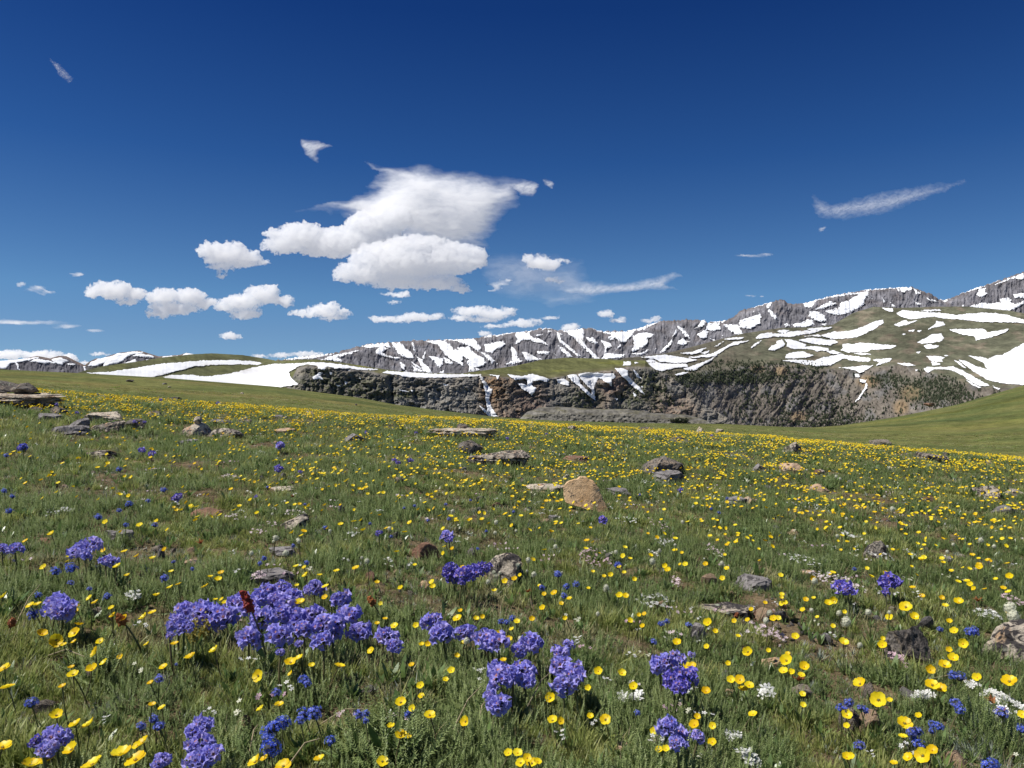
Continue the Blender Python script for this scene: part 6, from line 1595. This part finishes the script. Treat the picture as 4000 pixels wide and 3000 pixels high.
def sky_pilot(u, v, dpx, kind='violet', nfl=None):
    hh = prng.uniform(0.062, 0.085) if dpx > 45 else prng.uniform(0.055, 0.08)
    p = place_head(u, v, hh)
    if p is None: return
    dist = np.linalg.norm(p - [0, 0, EYE]); R = np.clip(dpx * dist / FPX / 2, 0.008, 0.030)
    foot = np.array([p[0] + prng.normal(0, 0.01), p[1] + prng.uniform(0.0, 0.02), 0]); foot[2] = float(ground_h(foot[0], foot[1])) - 0.004
    root = bpy.data.objects.new('sky_pilot', None); COL.objects.link(root); root.location = foot; root.empty_display_size = 0.02
    h = p - foot
    obj('stem', THICKSTEMS[prng.integers(0, 2)], root, stem_matrix(h - np.array([0, 0, R * 0.5])))
    tocam = np.array([0, 0, EYE]) - p; tocam /= np.linalg.norm(tocam)
    axis = np.array([-0.1, 0, 1.0]) + tocam * 0.55 + prng.normal(0, 0.22, 3); axis /= np.linalg.norm(axis)
    n = nfl or (20 if dpx > 58 else 14 if dpx > 40 else 10)
    fs = R * (0.60 if n >= 18 else 0.66 if n >= 14 else 0.72)
    A = frame_to(axis); ph0 = prng.uniform(0, 6.28)
    if dpx > 34:
        q = obj('leaves', PILOT_LEAVES[prng.integers(0, 3)], root, Matrix.Rotation(prng.uniform(0, 6.28), 4, 'Z') @ Matrix.Diagonal((1, 1, min(1.15, hh / 0.075), 1))); q['kind'] = 'stuff'
    for k in range(n):
        ct = 1 - (k + 0.5) / n * 1.35
        st = math.sqrt(max(0, 1 - ct * ct)); ph = ph0 + k * 2.39996
        d = A @ np.array([st * math.cos(ph), st * math.sin(ph), ct]); d = d + prng.normal(0, 0.16, 3); d /= np.linalg.norm(d)
        rad = R * prng.uniform(0.58, 1.16)
        pos = h + d * rad * np.array([1.0, 1.0, 0.86])
        nd = d + prng.normal(0, 0.30, 3) + tocam * 0.25
        obj('floret', FLORETS[kind][prng.choice([0, 0, 0, 1, 2])], root, head_matrix(pos, nd, prng.uniform(0, 6.28), fs * prng.uniform(0.85, 1.12)))
    FLOWERS.append((root, u, v, 'violet flower head' if kind == 'violet' else 'deep purple flower head', 'sky pilot flower', dpx))
P6 = [(190,470,150),(250,380,150),(370,350,130),(430,420,200),(570,410,170),(660,330,150),(690,290,120),(830,270,140),(900,220,130),(1010,210,130),(960,290,150),(1100,270,150),(1040,340,170),(860,430,185),(760,350,150),(990,560,190),(750,590,180),(1130,460,190),(1010,400,130),(1250,420,170),(1330,500,170),(1420,480,180),(1470,290,160),(1560,410,160),(1620,545,170),(1330,610,150),(1265,205,140),(1140,635,60),(1000,700,55),(1820,580,150),(1880,650,120),(1900,575,80),(130,570,60),(240,500,120),(520,450,150),(1180,520,140),(1400,560,140),(1500,400,130)]
P6b = [(390,1270,130),(330,1340,130),(370,1440,170),(450,1500,150),(350,1560,170),(70,1560,120),(30,1590,90)]
P7 = [(160,420,140),(240,510,165),(400,500,130),(470,535,60),(560,550,150),(640,570,150),(790,630,130),(880,570,145),(640,780,150),(660,840,170),(820,780,160),(830,850,140),(740,800,110),(1090,650,130),(1150,590,80),(1100,750,150),(1200,790,150),(1100,870,150),(1170,840,140),(580,950,90),(640,1020,160),(1800,730,140),(1860,720,130),(1930,700,110),(2030,660,40),(1860,1180,140),(1950,1240,130),(1930,1300,110),(2080,1250,90)]
P7d = [(290,50,110),(310,90,110),(400,80,130),(460,70,120),(540,40,105),(380,140,50),(1900,840,140),(1990,820,150),(1950,900,120)]
P8 = [(905,170,110),(945,195,90),(1240,140,125),(1215,215,50)]
P5 = [(560,1300,120),(650,1265,130),(620,1330,80)]
for (s_, ox, oy, L_, kd) in ((2.011, 600, 2200, P6, 'violet'), (2.011, 600, 2200, P6b, 'violet'), (1.843, 1600, 2200, P7, 'violet'), (1.843, 1600, 2200, P7d, 'deep'), (1.843, 2800, 2200, P8, 'deep'), (1.843, 0, 1450, P5, 'violet')):
    for u, v, d in crop(s_, ox, oy, L_): sky_pilot(u, v, d, kd)
sky_pilot(215, 2372, 84, 'violet'); sky_pilot(245, 2385, 88, 'violet'); sky_pilot(240, 2350, 60, 'violet')
sky_pilot(190, 2925, 60, 'violet', 12); sky_pilot(170, 2930, 50, 'violet', 9); sky_pilot(225, 2890, 70, 'violet'); sky_pilot(200, 2868, 60, 'violet'); sky_pilot(140, 2895, 36, 'deep')
for u, v, d in ((60, 2145, 48), (10, 2145, 40), (692, 2089 - 144, 34), (556, 1760, 28), (592, 1773, 26), (1096, 1743, 44), (1090, 1830, 30), (1095, 1738, 20), (1540, 1798, 20), (1555, 1808, 20), (1604, 1799, 22), (1745, 2092, 46), (1755, 2110, 30), (2355, 2032, 36), (2659, 1914, 20),
                (615, 1548, 18), (628, 1562, 14), (1430, 1690, 14), (1625, 1690, 12), (1982, 1713, 14), (222, 1580, 11), (300, 1612, 11), (412, 2190, 50), (440, 2195, 40), (1171, 1844, 18), (1480, 2083, 26), (90, 1748, 30), (2135, 1696, 10), (2780, 1702, 12), (525, 1648, 14), (565, 1650, 12), (850, 1575, 14), (1000, 1940, 14)):
    sky_pilot(u, v, d, 'deep' if d < 40 else 'violet', 8 if d < 30 else 12)

# ---- forget-me-nots: small bright blue clusters
def tiny_flower(n=5, r_=1.0, w=0.42):
    v = [(0, 0, 0)]; f = []
    for k in range(n):
        a = k * 2 * math.pi / n
        for da, q in ((-w, 0.72), (0, 1.0), (w, 0.72)):
            v.append((q * math.cos(a + da), q * math.sin(a + da), 0.12 * q))
        b = 1 + 3 * k; f += [(0, b, b + 1), (0, b + 1, b + 2)]
    return np.array(v) * r_, np.array(f)
white_specks()
def cluster_mesh(name, n, mat, eye_mat, seed, fr=0.30, dome=1.0):
    r = np.random.default_rng(seed); mb = MB()
    for k in range(n):
        ct = 1 - (k + 0.5) / n * 1.1; st = math.sqrt(1 - ct * ct); ph = k * 2.39996
        d = np.array([st * math.cos(ph), st * math.sin(ph), ct * dome]) + r.normal(0, 0.1, 3); R = frame_to(d + r.normal(0, 0.2, 3))
        v, f = tiny_flower(5, fr * r.uniform(0.8, 1.2)); mb.add(v @ R.T + d * r.uniform(0.75, 1.05), f, 0)
        v, f = tiny_flower(5, fr * 0.22); mb.add(v @ R.T + d * 1.0 + R[:, 2] * 0.05, f, 1)
    v, f = ICO[2]; mb.add(v * 0.62, f, 2)
    return mb.mesh(name, [mat, eye_mat, f_calyx], False)
BLUES = [cluster_mesh('flower_cluster', 24, f_blue, f_white, i) for i in range(3)]
def small_head(u, v, dpx, meshes, name, kindlab, cat, hh0=0.045, hh1=0.07, part='flower_cluster', squash=(1, 1, 1), tilt=0.25):
    p = place_head(u, v, prng.uniform(hh0, hh1))
    if p is None: return
    dist = np.linalg.norm(p - [0, 0, EYE]); R = dpx * dist / FPX / 2
    foot = np.array([p[0] + prng.normal(0, 0.008), p[1] + prng.uniform(0.0, 0.015), 0]); foot[2] = float(ground_h(foot[0], foot[1])) - 0.004
    root = bpy.data.objects.new(name, None); COL.objects.link(root); root.location = foot; root.empty_display_size = 0.02
    h = p - foot
    obj('stem', STEMS[prng.integers(0, 3)], root, stem_matrix(h))
    tocam = np.array([0, 0, EYE]) - p; tocam /= np.linalg.norm(tocam)
    n = np.array([0, 0, 1.0]) + tocam * 0.3 + prng.normal(0, tilt, 3)
    M = head_matrix(h, n, prng.uniform(0, 6.28), R) @ Matrix.Diagonal((*squash, 1))
    o = obj(part, meshes[prng.integers(0, len(meshes))], root, M)
    FLOWERS.append((root, u, v, kindlab, cat, dpx))
B = crop(2.011, 600, 2200, [(1020,1260,110),(960,1290,110),(900,1330,110),(890,1380,80),(920,1450,140),(1180,1190,100),(1260,1190,110),(1150,1240,70),(1610,1195,80),(1670,1185,60),(1665,1240,50),(1390,1400,80),(1180,920,80),(1210,950,60),(965,1020,70),(2000,1195,60),(40,1290,70),(10,1230,40)]) \
  + crop(1.843, 1600, 2200, [(1070,85,60),(1130,175,55),(1200,155,50),(955,180,45),(1110,240,50),(660,425,50),(700,430,45),(740,400,50),(1500,20,60),(1755,570,50),(1810,440,50),(1850,420,40),(2010,450,50),(1640,1080,40),(5,1090,40),(1860,1100,30)]) \
  + crop(1.843, 2800, 2200, [(1605,480,40),(1815,500,60),(1855,495,60),(1700,810,60),(1750,825,70),(1720,1015,70),(1750,1060,60),(900,1050,70),(950,1010,65),(1035,1045,50),(1070,1065,50),(1555,1160,50),(1600,1180,60),(1550,1210,45),(1030,1320,70),(1400,1220,60),(1450,1215,60),(1420,1260,60),(1450,1310,70),(2050,1085,80),(2195,1200,60),(1960,1470,90),(2000,1450,60),(990,45,30)]) \
  + crop(1.844, 0, 2100, [(400,247,65),(515,225,75),(510,330,40),(645,372,35),(775,430,55),(235,560,70),(1185,295,55),(1385,228,30),(1250,178,30),(275,418,40),(225,1200,80),(1105,1310,60),(1150,1365,60),(1015,1360,60),(1150,1020,60),(1270,915,22)]) \
  + crop(2.212, 1000, 1600, [(425,820,26),(985,988,32),(320,1178,38),(440,1328,46),(1165,1100,36),(1060,1068,46),(598,1025,40),(1370,835,32),(1640,822,30),(1855,785,26),(1485,960,34),(1665,950,34),(1915,1205,30),(1990,1052,30),(1280,852,22),(70,1290,50),(35,1330,40),(100,672,24)]) \
  + crop(2.212, 2000, 1600, [(1105,737,24),(1720,858,28),(1787,893,32),(1860,768,30),(14,885,30),(918,1350,56),(400,1428,60),(255,1535,44)]) \
  + crop(1.843, 0, 1450, [(170,550,50),(45,610,30),(860,710,40),(1180,858,44),(930,960,50),(905,1110,36),(1115,1110,42),(710,1055,50),(70,1010,44),(30,865,34),(90,905,34),(860,1005,34),(1065,935,30)])
for u, v, d in B: small_head(u, v, max(d, 12), BLUES, 'forget_me_not', 'small blue flower cluster', 'forget-me-not')

# ---- bistort: creamy upright spikes
def spike_mesh(seed):
    r = np.random.default_rng(seed); mb = MB()
    for k in range(46):
        ct = 1 - (k + 0.5) / 46 * 1.9; st = math.sqrt(max(0, 1 - ct * ct)); ph = k * 2.39996
        d = np.array([st * math.cos(ph), st * math.sin(ph), ct * 1.25]); R = frame_to(d + r.normal(0, 0.25, 3))
        v, f = tiny_flower(5, 0.28 * r.uniform(0.8, 1.2)); mb.add(v @ R.T + d * r.uniform(0.8, 1.0), f, 0)
    v, f = ICO[2]; mb.add(v * [0.75, 0.75, 1.0], f, 0)
    return mb.mesh('flower_spike', [f_cream], False)
SPIKES = [spike_mesh(i) for i in range(3)]
BI = crop(1.843, 2800, 2200, [(380,360,40),(355,415,42),(880,360,34),(930,425,64),(1090,355,40),(2110,325,70),(2140,385,74),(705,130,40),(682,340,30),(1243,355,24),(1030,590,34)]) \
   + crop(1.843, 1600, 2200, [(1415,185,44),(895,80,36),(565,135,34),(800,550,44),(410,560,46),(650,70,24),(1355,365,30)]) \
   + crop(2.212, 1000, 1600, [(1700,880,38),(1155,1030,38),(170,1110,38),(640,1050,30),(370,1138,34),(2065,1065,32),(245,1245,36),(960,1310,44),(2075,975,38),(915,1280,26),(1150,1300,24),(140,902,20),(150,1140,20)]) \
   + crop(2.212, 2000, 1600, [(375,1185,38),(898,1232,34),(1275,1220,34),(1215,1312,52),(1815,1328,38),(140,1300,44),(190,1425,42),(130,1395,20),(432,1408,22),(1475,972,32),(35,1048,24),(815,1535,46),(1410,1170,24),(560,890,18),(1180,803,16),(1565,838,22)]) \
   + crop(2.212, 3000, 1650, [(1075,750,40),(1005,645,24),(680,832,24),(600,1052 - 70,28),(1550,1120,28),(1600,1055,24),(1840,1020,40),(590,468,26),(625,488,22),(1955,1072,28),(1050,395,26)]) \
   + crop(1.843, 0, 1450, [(1985,1205,40),(2145,1215,26),(1810,1310,30),(2060,1310,40)])
for u, v, d in BI: small_head(u, v, max(d, 10), SPIKES, 'bistort', 'creamy white round flower spike', 'bistort', 0.055, 0.085, 'flower_spike', (1, 1, 1.0), 0.12)

# ---- cushions of tiny white and pink flowers
def cushion(u, v, wpx, hpx, mat, label, n=90, name='phlox_cushion', cat='flower cushion', seed=0, fs=0.0045):
    r = np.random.default_rng(seed + int(u)); p = ray_ground(u, v, 0.015)
    if p is None: return
    W = wpx * p[1] / FPX / 2
    q = ray_ground(u, min(2998, v + hpx / 2), 0.015); q2 = ray_ground(u, v - hpx / 2, 0.015)
    Dp = abs(q2[1] - q[1]) / 2 if q is not None and q2 is not None else W
    root = bpy.data.objects.new(name, None); COL.objects.link(root); g0 = float(ground_h(p[0], p[1])); root.location = (p[0], p[1], g0)
    tag(root, label, cat, 'cushions of tiny flowers')
    mb = MB(); ml = MB()
    for k in range(n):
        a = r.uniform(0, 6.28); qq = math.sqrt(r.random()) * (0.75 + 0.4 * r.random()); x, y = W * qq * math.cos(a), Dp * qq * math.sin(a)
        if noise2(np.array([x * 25 + u]), np.array([y * 25]), 9)[0] < -0.25: continue
        z = float(ground_h(p[0] + x, p[1] + y)) - g0 + 0.020 + 0.010 * r.random() + 0.006 * (1 - qq)
        R = frame_to(np.array([0, -0.35, 1]) + r.normal(0, 0.35, 3)); s = fs * r.uniform(0.75, 1.25)
        v_, f_ = tiny_flower(5, s); mb.add(v_ @ R.T + [x, y, z], f_, 0)
    for k in range(int(n * 1.6)):
        a = r.uniform(0, 6.28); qq = math.sqrt(r.random()) * 1.05; x, y = W * qq * math.cos(a), Dp * qq * math.sin(a)
        z = float(ground_h(p[0] + x, p[1] + y)) - g0
        l = r.uniform(0, 0.9); v_, f_ = blade((x, y, z - 0.002), (math.cos(a) * math.sin(l), math.sin(a) * math.sin(l), math.cos(l)), r.uniform(0.010, 0.022), 0.0028, 0.3, 2); ml.add(v_, f_)
    me = mb.mesh('blossoms', [mat], False); o = obj('blossoms', me, root); o['kind'] = 'stuff'
    o = obj('leaves', ml.mesh('leaves', [g_moss]), root); o['kind'] = 'stuff'
cushion(3900, 2740, 90, 110, f_white, 'large bright white flower cushion at the lower right', 110, fs=0.0062)
cushion(3930, 2810, 70, 50, f_white, 'white flowers around the orange leaves below the large white cushion', 40, fs=0.0065)
cushion(3605, 2738, 80, 20, f_white, 'row of upright white blossoms left of the large white cushion', 26, fs=0.006)
cushion(3255, 2275, 170, 75, f_pink, 'wide pinkish-white cushion beside the two dark purple heads', 190, fs=0.0042)
cushion(2325, 2185, 120, 60, f_pink, 'pink-white cushion below the large tan boulder', 120, fs=0.0042)
cushion(2555, 2365, 150, 60, f_white, 'loose patch of white flowers above the long pale ledge', 70, fs=0.005)
cushion(2790, 2160, 60, 40, f_pink, 'small pinkish cushion in the right middle meadow', 50, fs=0.004)
cushion(2640, 2285, 40, 36, f_pink, 'small pink clover-like patch left of the flat dark grey stone', 30, fs=0.0045)
cushion(2580, 2065, 90, 60, f_pink, 'thin pinkish patch right of the deep purple head below the boulder', 60, fs=0.004)
cushion(2450, 2040, 80, 22, f_white, 'small white flowers in a line right of the purple head below the boulder', 40, fs=0.004)
cushion(2600, 2128, 90, 18, f_white, 'low row of white blossoms in the right middle meadow', 40, fs=0.004)
cushion(3322, 2100, 60, 22, f_white, 'bright white little cushion left of the pointed dark stone', 50, fs=0.0045)
cushion(3440, 2182, 90, 26, f_white, 'whitish flowers at the foot of the pointed dark stone', 50, fs=0.0045)
cushion(3130, 2195, 120, 40, f_white, 'sprawling white-flecked patch at the right above the orange-tan stone', 60, fs=0.0042)
cushion(3000, 2485, 110, 60, f_pink, 'pale pink flowers in the lower right between bunches of yellow', 60, fs=0.0055)
cushion(3515, 2590, 60, 40, f_pink, 'pale pink blossoms under the dark grey dome', 40, fs=0.005)
cushion(2990, 2725, 60, 50, f_white, 'three tiny white blossoms right of the four yellow flowers', 8, fs=0.010)
cushion(2430, 2748, 30, 26, f_white, 'bright white blossom on bare soil below the middle', 6, fs=0.012)
cushion(2490, 2748, 50, 26, f_white, 'pair of white blossoms beside the single white one on bare soil', 9, fs=0.011)
cushion(1870, 2660, 100, 90, f_white, 'scattered little white stars left of the forked purple cluster', 10, fs=0.005)
cushion(3860, 2405, 80, 30, f_white, 'white flowers behind the big mottled rock at the right edge', 50, fs=0.006)
cushion(3960, 2360, 70, 40, f_pink, 'pinkish flowers at the right edge above the mottled rock', 50, fs=0.005)
cushion(2860, 2890, 70, 40, f_white, 'small white blossoms near the bottom, right of centre', 12, fs=0.008)
cushion(2920, 2985, 70, 40, f_white, 'white petals at the bottom edge right of centre', 12, fs=0.012)
cushion(220, 2010, 100, 30, f_white, 'white-flecked patch in the left meadow', 50, fs=0.004)
cushion(920, 2030, 80, 24, f_pink, 'faint pink flowers right of the red-brown stone', 40, fs=0.004)
cushion(900, 1870, 100, 16, f_pink, 'pink streak of flowers in the left middle meadow', 50, fs=0.0038)
cushion(590, 1845, 40, 26, f_pink, 'tiny pink cushion in the left meadow', 24, fs=0.004)
cushion(1040, 1700, 80, 50, f_white, 'white flowers left of the flat orange-tan stone', 50, fs=0.004)
cushion(1000, 1775, 80, 14, f_white, 'thin line of white flowers in the left middle distance', 40, fs=0.004)
cushion(1030, 2080, 70, 60, f_pink, 'pinkish patch left of the coarse mottled stone', 40, fs=0.0042)
cushion(1380, 2090, 50, 36, f_white, 'small white cluster in the grass left of centre', 26, fs=0.0045)
cushion(520, 2340, 50, 30, f_white, 'little white cushion left of the big purple cluster', 26, fs=0.006)
cushion(1000, 2265, 70, 30, f_pink, 'pink flowers on the flat stone above the purple cluster', 24, fs=0.006)
cushion(3170, 1985, 160, 36, f_white, 'white-flecked streak in the right meadow', 70, fs=0.0038)
cushion(1145, 2010, 60, 16, f_pink, 'fine pink flowers by the coarse mottled stone', 30, fs=0.004)

# ---- red sorrel spike standing before the violet heads, and brown seed stalks
def stalk(u_top, v_top, u_bot, v_bot, label, mats, name='sorrel', head=0.35, thick=1.0, leafy=True, cat='sorrel'):
    b = ray_ground(u_bot, v_bot, 0.0)
    a, bb = pix_dir(u_top, v_top)
    y = b[1] - 0.01; t = np.array([a * y, y, EYE + bb * y])
    root = bpy.data.objects.new(name, None); COL.objects.link(root); root.location = b
    tag(root, label, cat)
    h = t - b; L_ = np.linalg.norm(h); r = np.random.default_rng(int(u_top))
    side = np.array([1, 0, 0.0])
    pts = [h * s + side * L_ * 0.05 * math.sin(s * 3.1) for s in np.linspace(0, 0.97, 7)]
    v, f = tube(pts, np.linspace(0.0026, 0.0014, 7) * thick, 6)
    mb = MB(); mb.add(v, f); obj('stem', mb.mesh('stem', [mats[1]]), root)
    mb = MB()
    for k in range(130):
        s = 1 - head * r.random() ** 0.8; c = h * s + side * L_ * 0.05 * math.sin(s * 3.1)
        w = 0.0085 * thick * (1 - 0.6 * (s - (1 - head)) / head)
        q = r.normal(0, 1, 3); q /= np.linalg.norm(q); R = frame_to(q)
        sz = 0.0040 * thick * r.uniform(0.7, 1.2)
        mb.add(np.array([[-sz, -sz, 0], [sz, -sz, 0], [sz, sz, 0], [-sz, sz, 0], [0, 0, sz * 1.6]]) @ R.T + c + q * w * r.uniform(.3, 1), np.array([[0, 1, 4], [1, 2, 4], [2, 3, 4], [3, 0, 4]]))
    obj('seed_head', mb.mesh('seed_head', [mats[0]], False), root)
    if leafy:
        for k, (s, w, l) in enumerate(((0.10, 0.012, 0.055), (0.22, 0.014, 0.05), (0.40, 0.010, 0.035))):
            mbl = MB(); a_ = (-0.5, 2.6, 0.3)[k]; d = np.array([math.cos(a_) * 0.5, -0.2, 0.9]); d /= np.linalg.norm(d); sd = np.cross(d, [0, 1, 0]); sd /= np.linalg.norm(sd)
            vv = []; p = h * s
            for i, q in enumerate((0.3, 0.9, 1.0, 0.7, 0.05)):
                vv += [p - sd * w * q / 2, p + np.array([0, -0.002, 0]), p + sd * w * q / 2]; p = p + d * l / 4 + np.array([0, -0.002 * i, -0.001 * i])
            mbl.add(np.array(vv), np.array([(3 * i + j, 3 * i + j + 1, 3 * i + j + 4, 3 * i + j + 3) for i in range(4) for j in (0, 1)]))
            obj('leaf', mbl.mesh('leaf', [g_broad]), root)
stalk(948, 2312, 1052, 2640, 'tall dark red sorrel spike standing in front of the big purple flower cluster', (f_red, f_stem), head=0.20, thick=0.95)
stalk(462, 2405, 560, 2560, 'brownish-red drooping seed head on a bare stalk left of the big purple cluster', (f_rust, f_stem), 'seed_stalk', 0.14, 0.9, False, 'seed stalk')
stalk(1440, 2335, 1510, 2460, 'dry brown seed stalk right of the big purple flower cluster', (f_rust, f_stem), 'seed_stalk', 0.16, 0.8, False, 'seed stalk')
stalk(48, 2420, 14, 2520, 'rusty leaning stalk at the left edge', (f_rust, f_stem), 'seed_stalk', 0.2, 0.7, False, 'seed stalk')
stalk(2880, 2395, 2850, 2460, 'short brown stalk among yellow flowers at the lower right', (f_rust, f_stem), 'seed_stalk', 0.2, 0.6, False, 'seed stalk')
for u, v, lab in ((3820, 2380, 'orange rusty leaf rosette right of the two large yellow flowers'), (3880, 2795, 'orange-red rosette by the white cushion, upper one'), (3915, 2838, 'orange-red rosette by the white cushion, lower one'), (1144, 1965, 'tiny orange rosette left of the coarse mottled stone'), (2062, 2348, 'rust-coloured curled leaf in the centre grass'), (3120, 2705, 'rusty orange withered bloom beside the four yellow flowers'), (783, 2155, 'reddish dry rosette in the left meadow')):
    p = ray_ground(u, v, 0.01); mb = MB(); r = np.random.default_rng(int(u))
    for k in range(12):
        a = r.uniform(0, 6.28); l = r.uniform(.4, 1.2); vv, ff = blade((0, 0, 0.012), (math.cos(a) * math.sin(l), math.sin(a) * math.sin(l), math.cos(l)), r.uniform(.012, .022), .007, .4, 3); mb.add(vv, ff)
    o = obj('withered_rosette', mb.mesh('withered_rosette', [f_rust])); o.location = (p[0], p[1], p[2] + 0.012); tag(o, lab, 'rosette')

# yellow-green flowering weed under the left part of the purple cluster
p = ray_ground(765, 2560, 0.0); mb = MB(); r = np.random.default_rng(8)
for k in range(9):
    a = r.uniform(0, 6.28); q = r.uniform(0, 0.022); L_ = r.uniform(0.05, 0.085)
    d = np.array([0.25 * math.cos(a), 0.25 * math.sin(a), 1.0]); b0 = np.array([q * math.cos(a), q * math.sin(a), 0])
    for j in range(46):
        s = r.uniform(0.35, 1); c = b0 + d * L_ * s; w = r.normal(0, 1, 3) * 0.0035; R = frame_to(r.normal(0, 1, 3)); sz = r.uniform(0.0014, 0.0028)
        mb.add(np.array([[-sz, -sz, 0], [sz, -sz, 0], [sz, sz, 0], [-sz, sz, 0]]) @ R.T + c + w, np.array([[0, 1, 2], [0, 2, 3]]))
f_olive = leaf_mat('olive_floret', (0.30, 0.25, 0.05), (0.36, 0.30, 0.07), (0.26, 0.24, 0.06), 0.3, 0.6, 0.2)
root = bpy.data.objects.new('weed', None); COL.objects.link(root); root.location = p; tag(root, 'yellow-green seeding weed just under the left end of the big purple cluster', 'weed')
obj('flower_spikes', mb.mesh('flower_spikes', [f_olive], False), root)['kind'] = 'stuff'
obj('leaves', broad(81, 9, .05, .011).mesh('leaves', [g_broad]), root)['kind'] = 'stuff'

# long bleached straws lying over the turf
for i, (u0, v0, u1, v1, lab) in enumerate(((1130, 2985, 1250, 2885, 'thick straw lying diagonally at the bottom left of centre'), (975, 2935, 1008, 2830, 'upright bleached straw near the bottom between blue flowers'), (1770, 2850, 1880, 2680, 'long straw leaning left of the lowest violet head'), (1870, 2830, 1895, 2740, 'short straw under the lowest violet head'),
    (1250, 2830, 1440, 2770, 'thin straw arching above the bottom blue flowers'), (3640, 2650, 3800, 2665, 'pale straw lying right of the dark grey dome'), (60, 2440, 160, 2280, 'long pale straw at the left edge among grasses'), (2160, 2620, 2060, 2760, 'fine straw right of the lowest violet head'), (190, 2560, 330, 2565, 'flat bleached twig in the left foreground'), (3320, 2530, 3335, 2590, 'short curved straw in the lower right'))):
    a0 = ray_ground(u0, v0, 0.02); a1 = ray_ground(u1, v1, 0.045); m = (a0 + a1) / 2 + [0, 0, 0.012]
    v, f = tube([a0, (a0 * .6 + m * .4), m, (m * .4 + a1 * .6), a1], [0.0012, .0012, .0011, .001, .0006], 5)
    tag(obj('dry_straw', mesh_np('dry_straw', v, f, g_straw)), lab, 'straw')

# ------------------------------------------------------------------ labels: every flower is named by the landmark next to it
LM = [(u, v, s) for (u, v, w, h, s, *_r) in ROCKPIX if s.startswith('the ')]
LM += [(948, 2330, 'the red sorrel spike'), (765, 2490, 'the yellow-green weed'), (3900, 2750, 'the large white cushion'), (3255, 2275, 'the wide pinkish cushion'), (2325, 2185, 'the pink-white cushion'),
       (2555, 2365, 'the loose white patch'), (462, 2405, 'the drooping brown seed head'), (1440, 2340, 'the dry seed stalk'), (2430, 2748, 'the single white blossom'), (190, 2565, 'the bleached twig'),
       (1190, 2935, 'the thick straw'), (1830, 2760, 'the long leaning straw'), (3720, 2658, 'the pale lying straw'), (520, 2340, 'the little white cushion'), (2860, 2890, 'the low white blossoms'), (3000, 2485, 'the pale pink flowers')]
def side(du, dv):
    if abs(du) > 2.0 * abs(dv): return 'right of' if du > 0 else 'left of'
    if abs(dv) > 2.0 * abs(du): return 'below' if dv > 0 else 'above'
    return ('below right of' if dv > 0 else 'above right of') if du > 0 else ('below left of' if dv > 0 else 'above left of')
groups = {}
for rec in FLOWERS:
    o, u, v, kl, cat, d = rec
    s = min(LM, key=lambda q: (q[0] - u) ** 2 + (2.2 * (q[1] - v)) ** 2)
    du, dv = u - s[0], v - s[1]
    groups.setdefault((cat, kl, side(du, dv), s[2]), []).append((math.hypot(du, dv), rec))
ORD = ['nearest', 'second nearest', 'third nearest', 'fourth nearest', 'fifth nearest', 'sixth nearest', 'seventh nearest', 'eighth nearest', 'ninth nearest', 'tenth nearest', 'eleventh nearest', 'twelfth nearest']
GRP = {'buttercup': 'yellow buttercups in the near meadow', 'sky pilot flower': 'purple sky pilot heads', 'forget-me-not': 'small blue flower clusters', 'bistort': 'creamy bistort spikes'}
for (cat, kl, sd, lm), L_ in groups.items():
    L_.sort(key=lambda q: q[0])
    for i, (_, (o, u, v, k_, c_, d)) in enumerate(L_):
        if len(L_) == 1: lab = '%s %s %s' % (kl, sd, lm)
        elif i < len(ORD): lab = '%s %s %s, %s' % (kl, sd, lm, ORD[i])
        else: lab = '%s %s %s, %dth nearest' % (kl, sd, lm, i + 1)
        tag(o, lab, cat, GRP[cat])
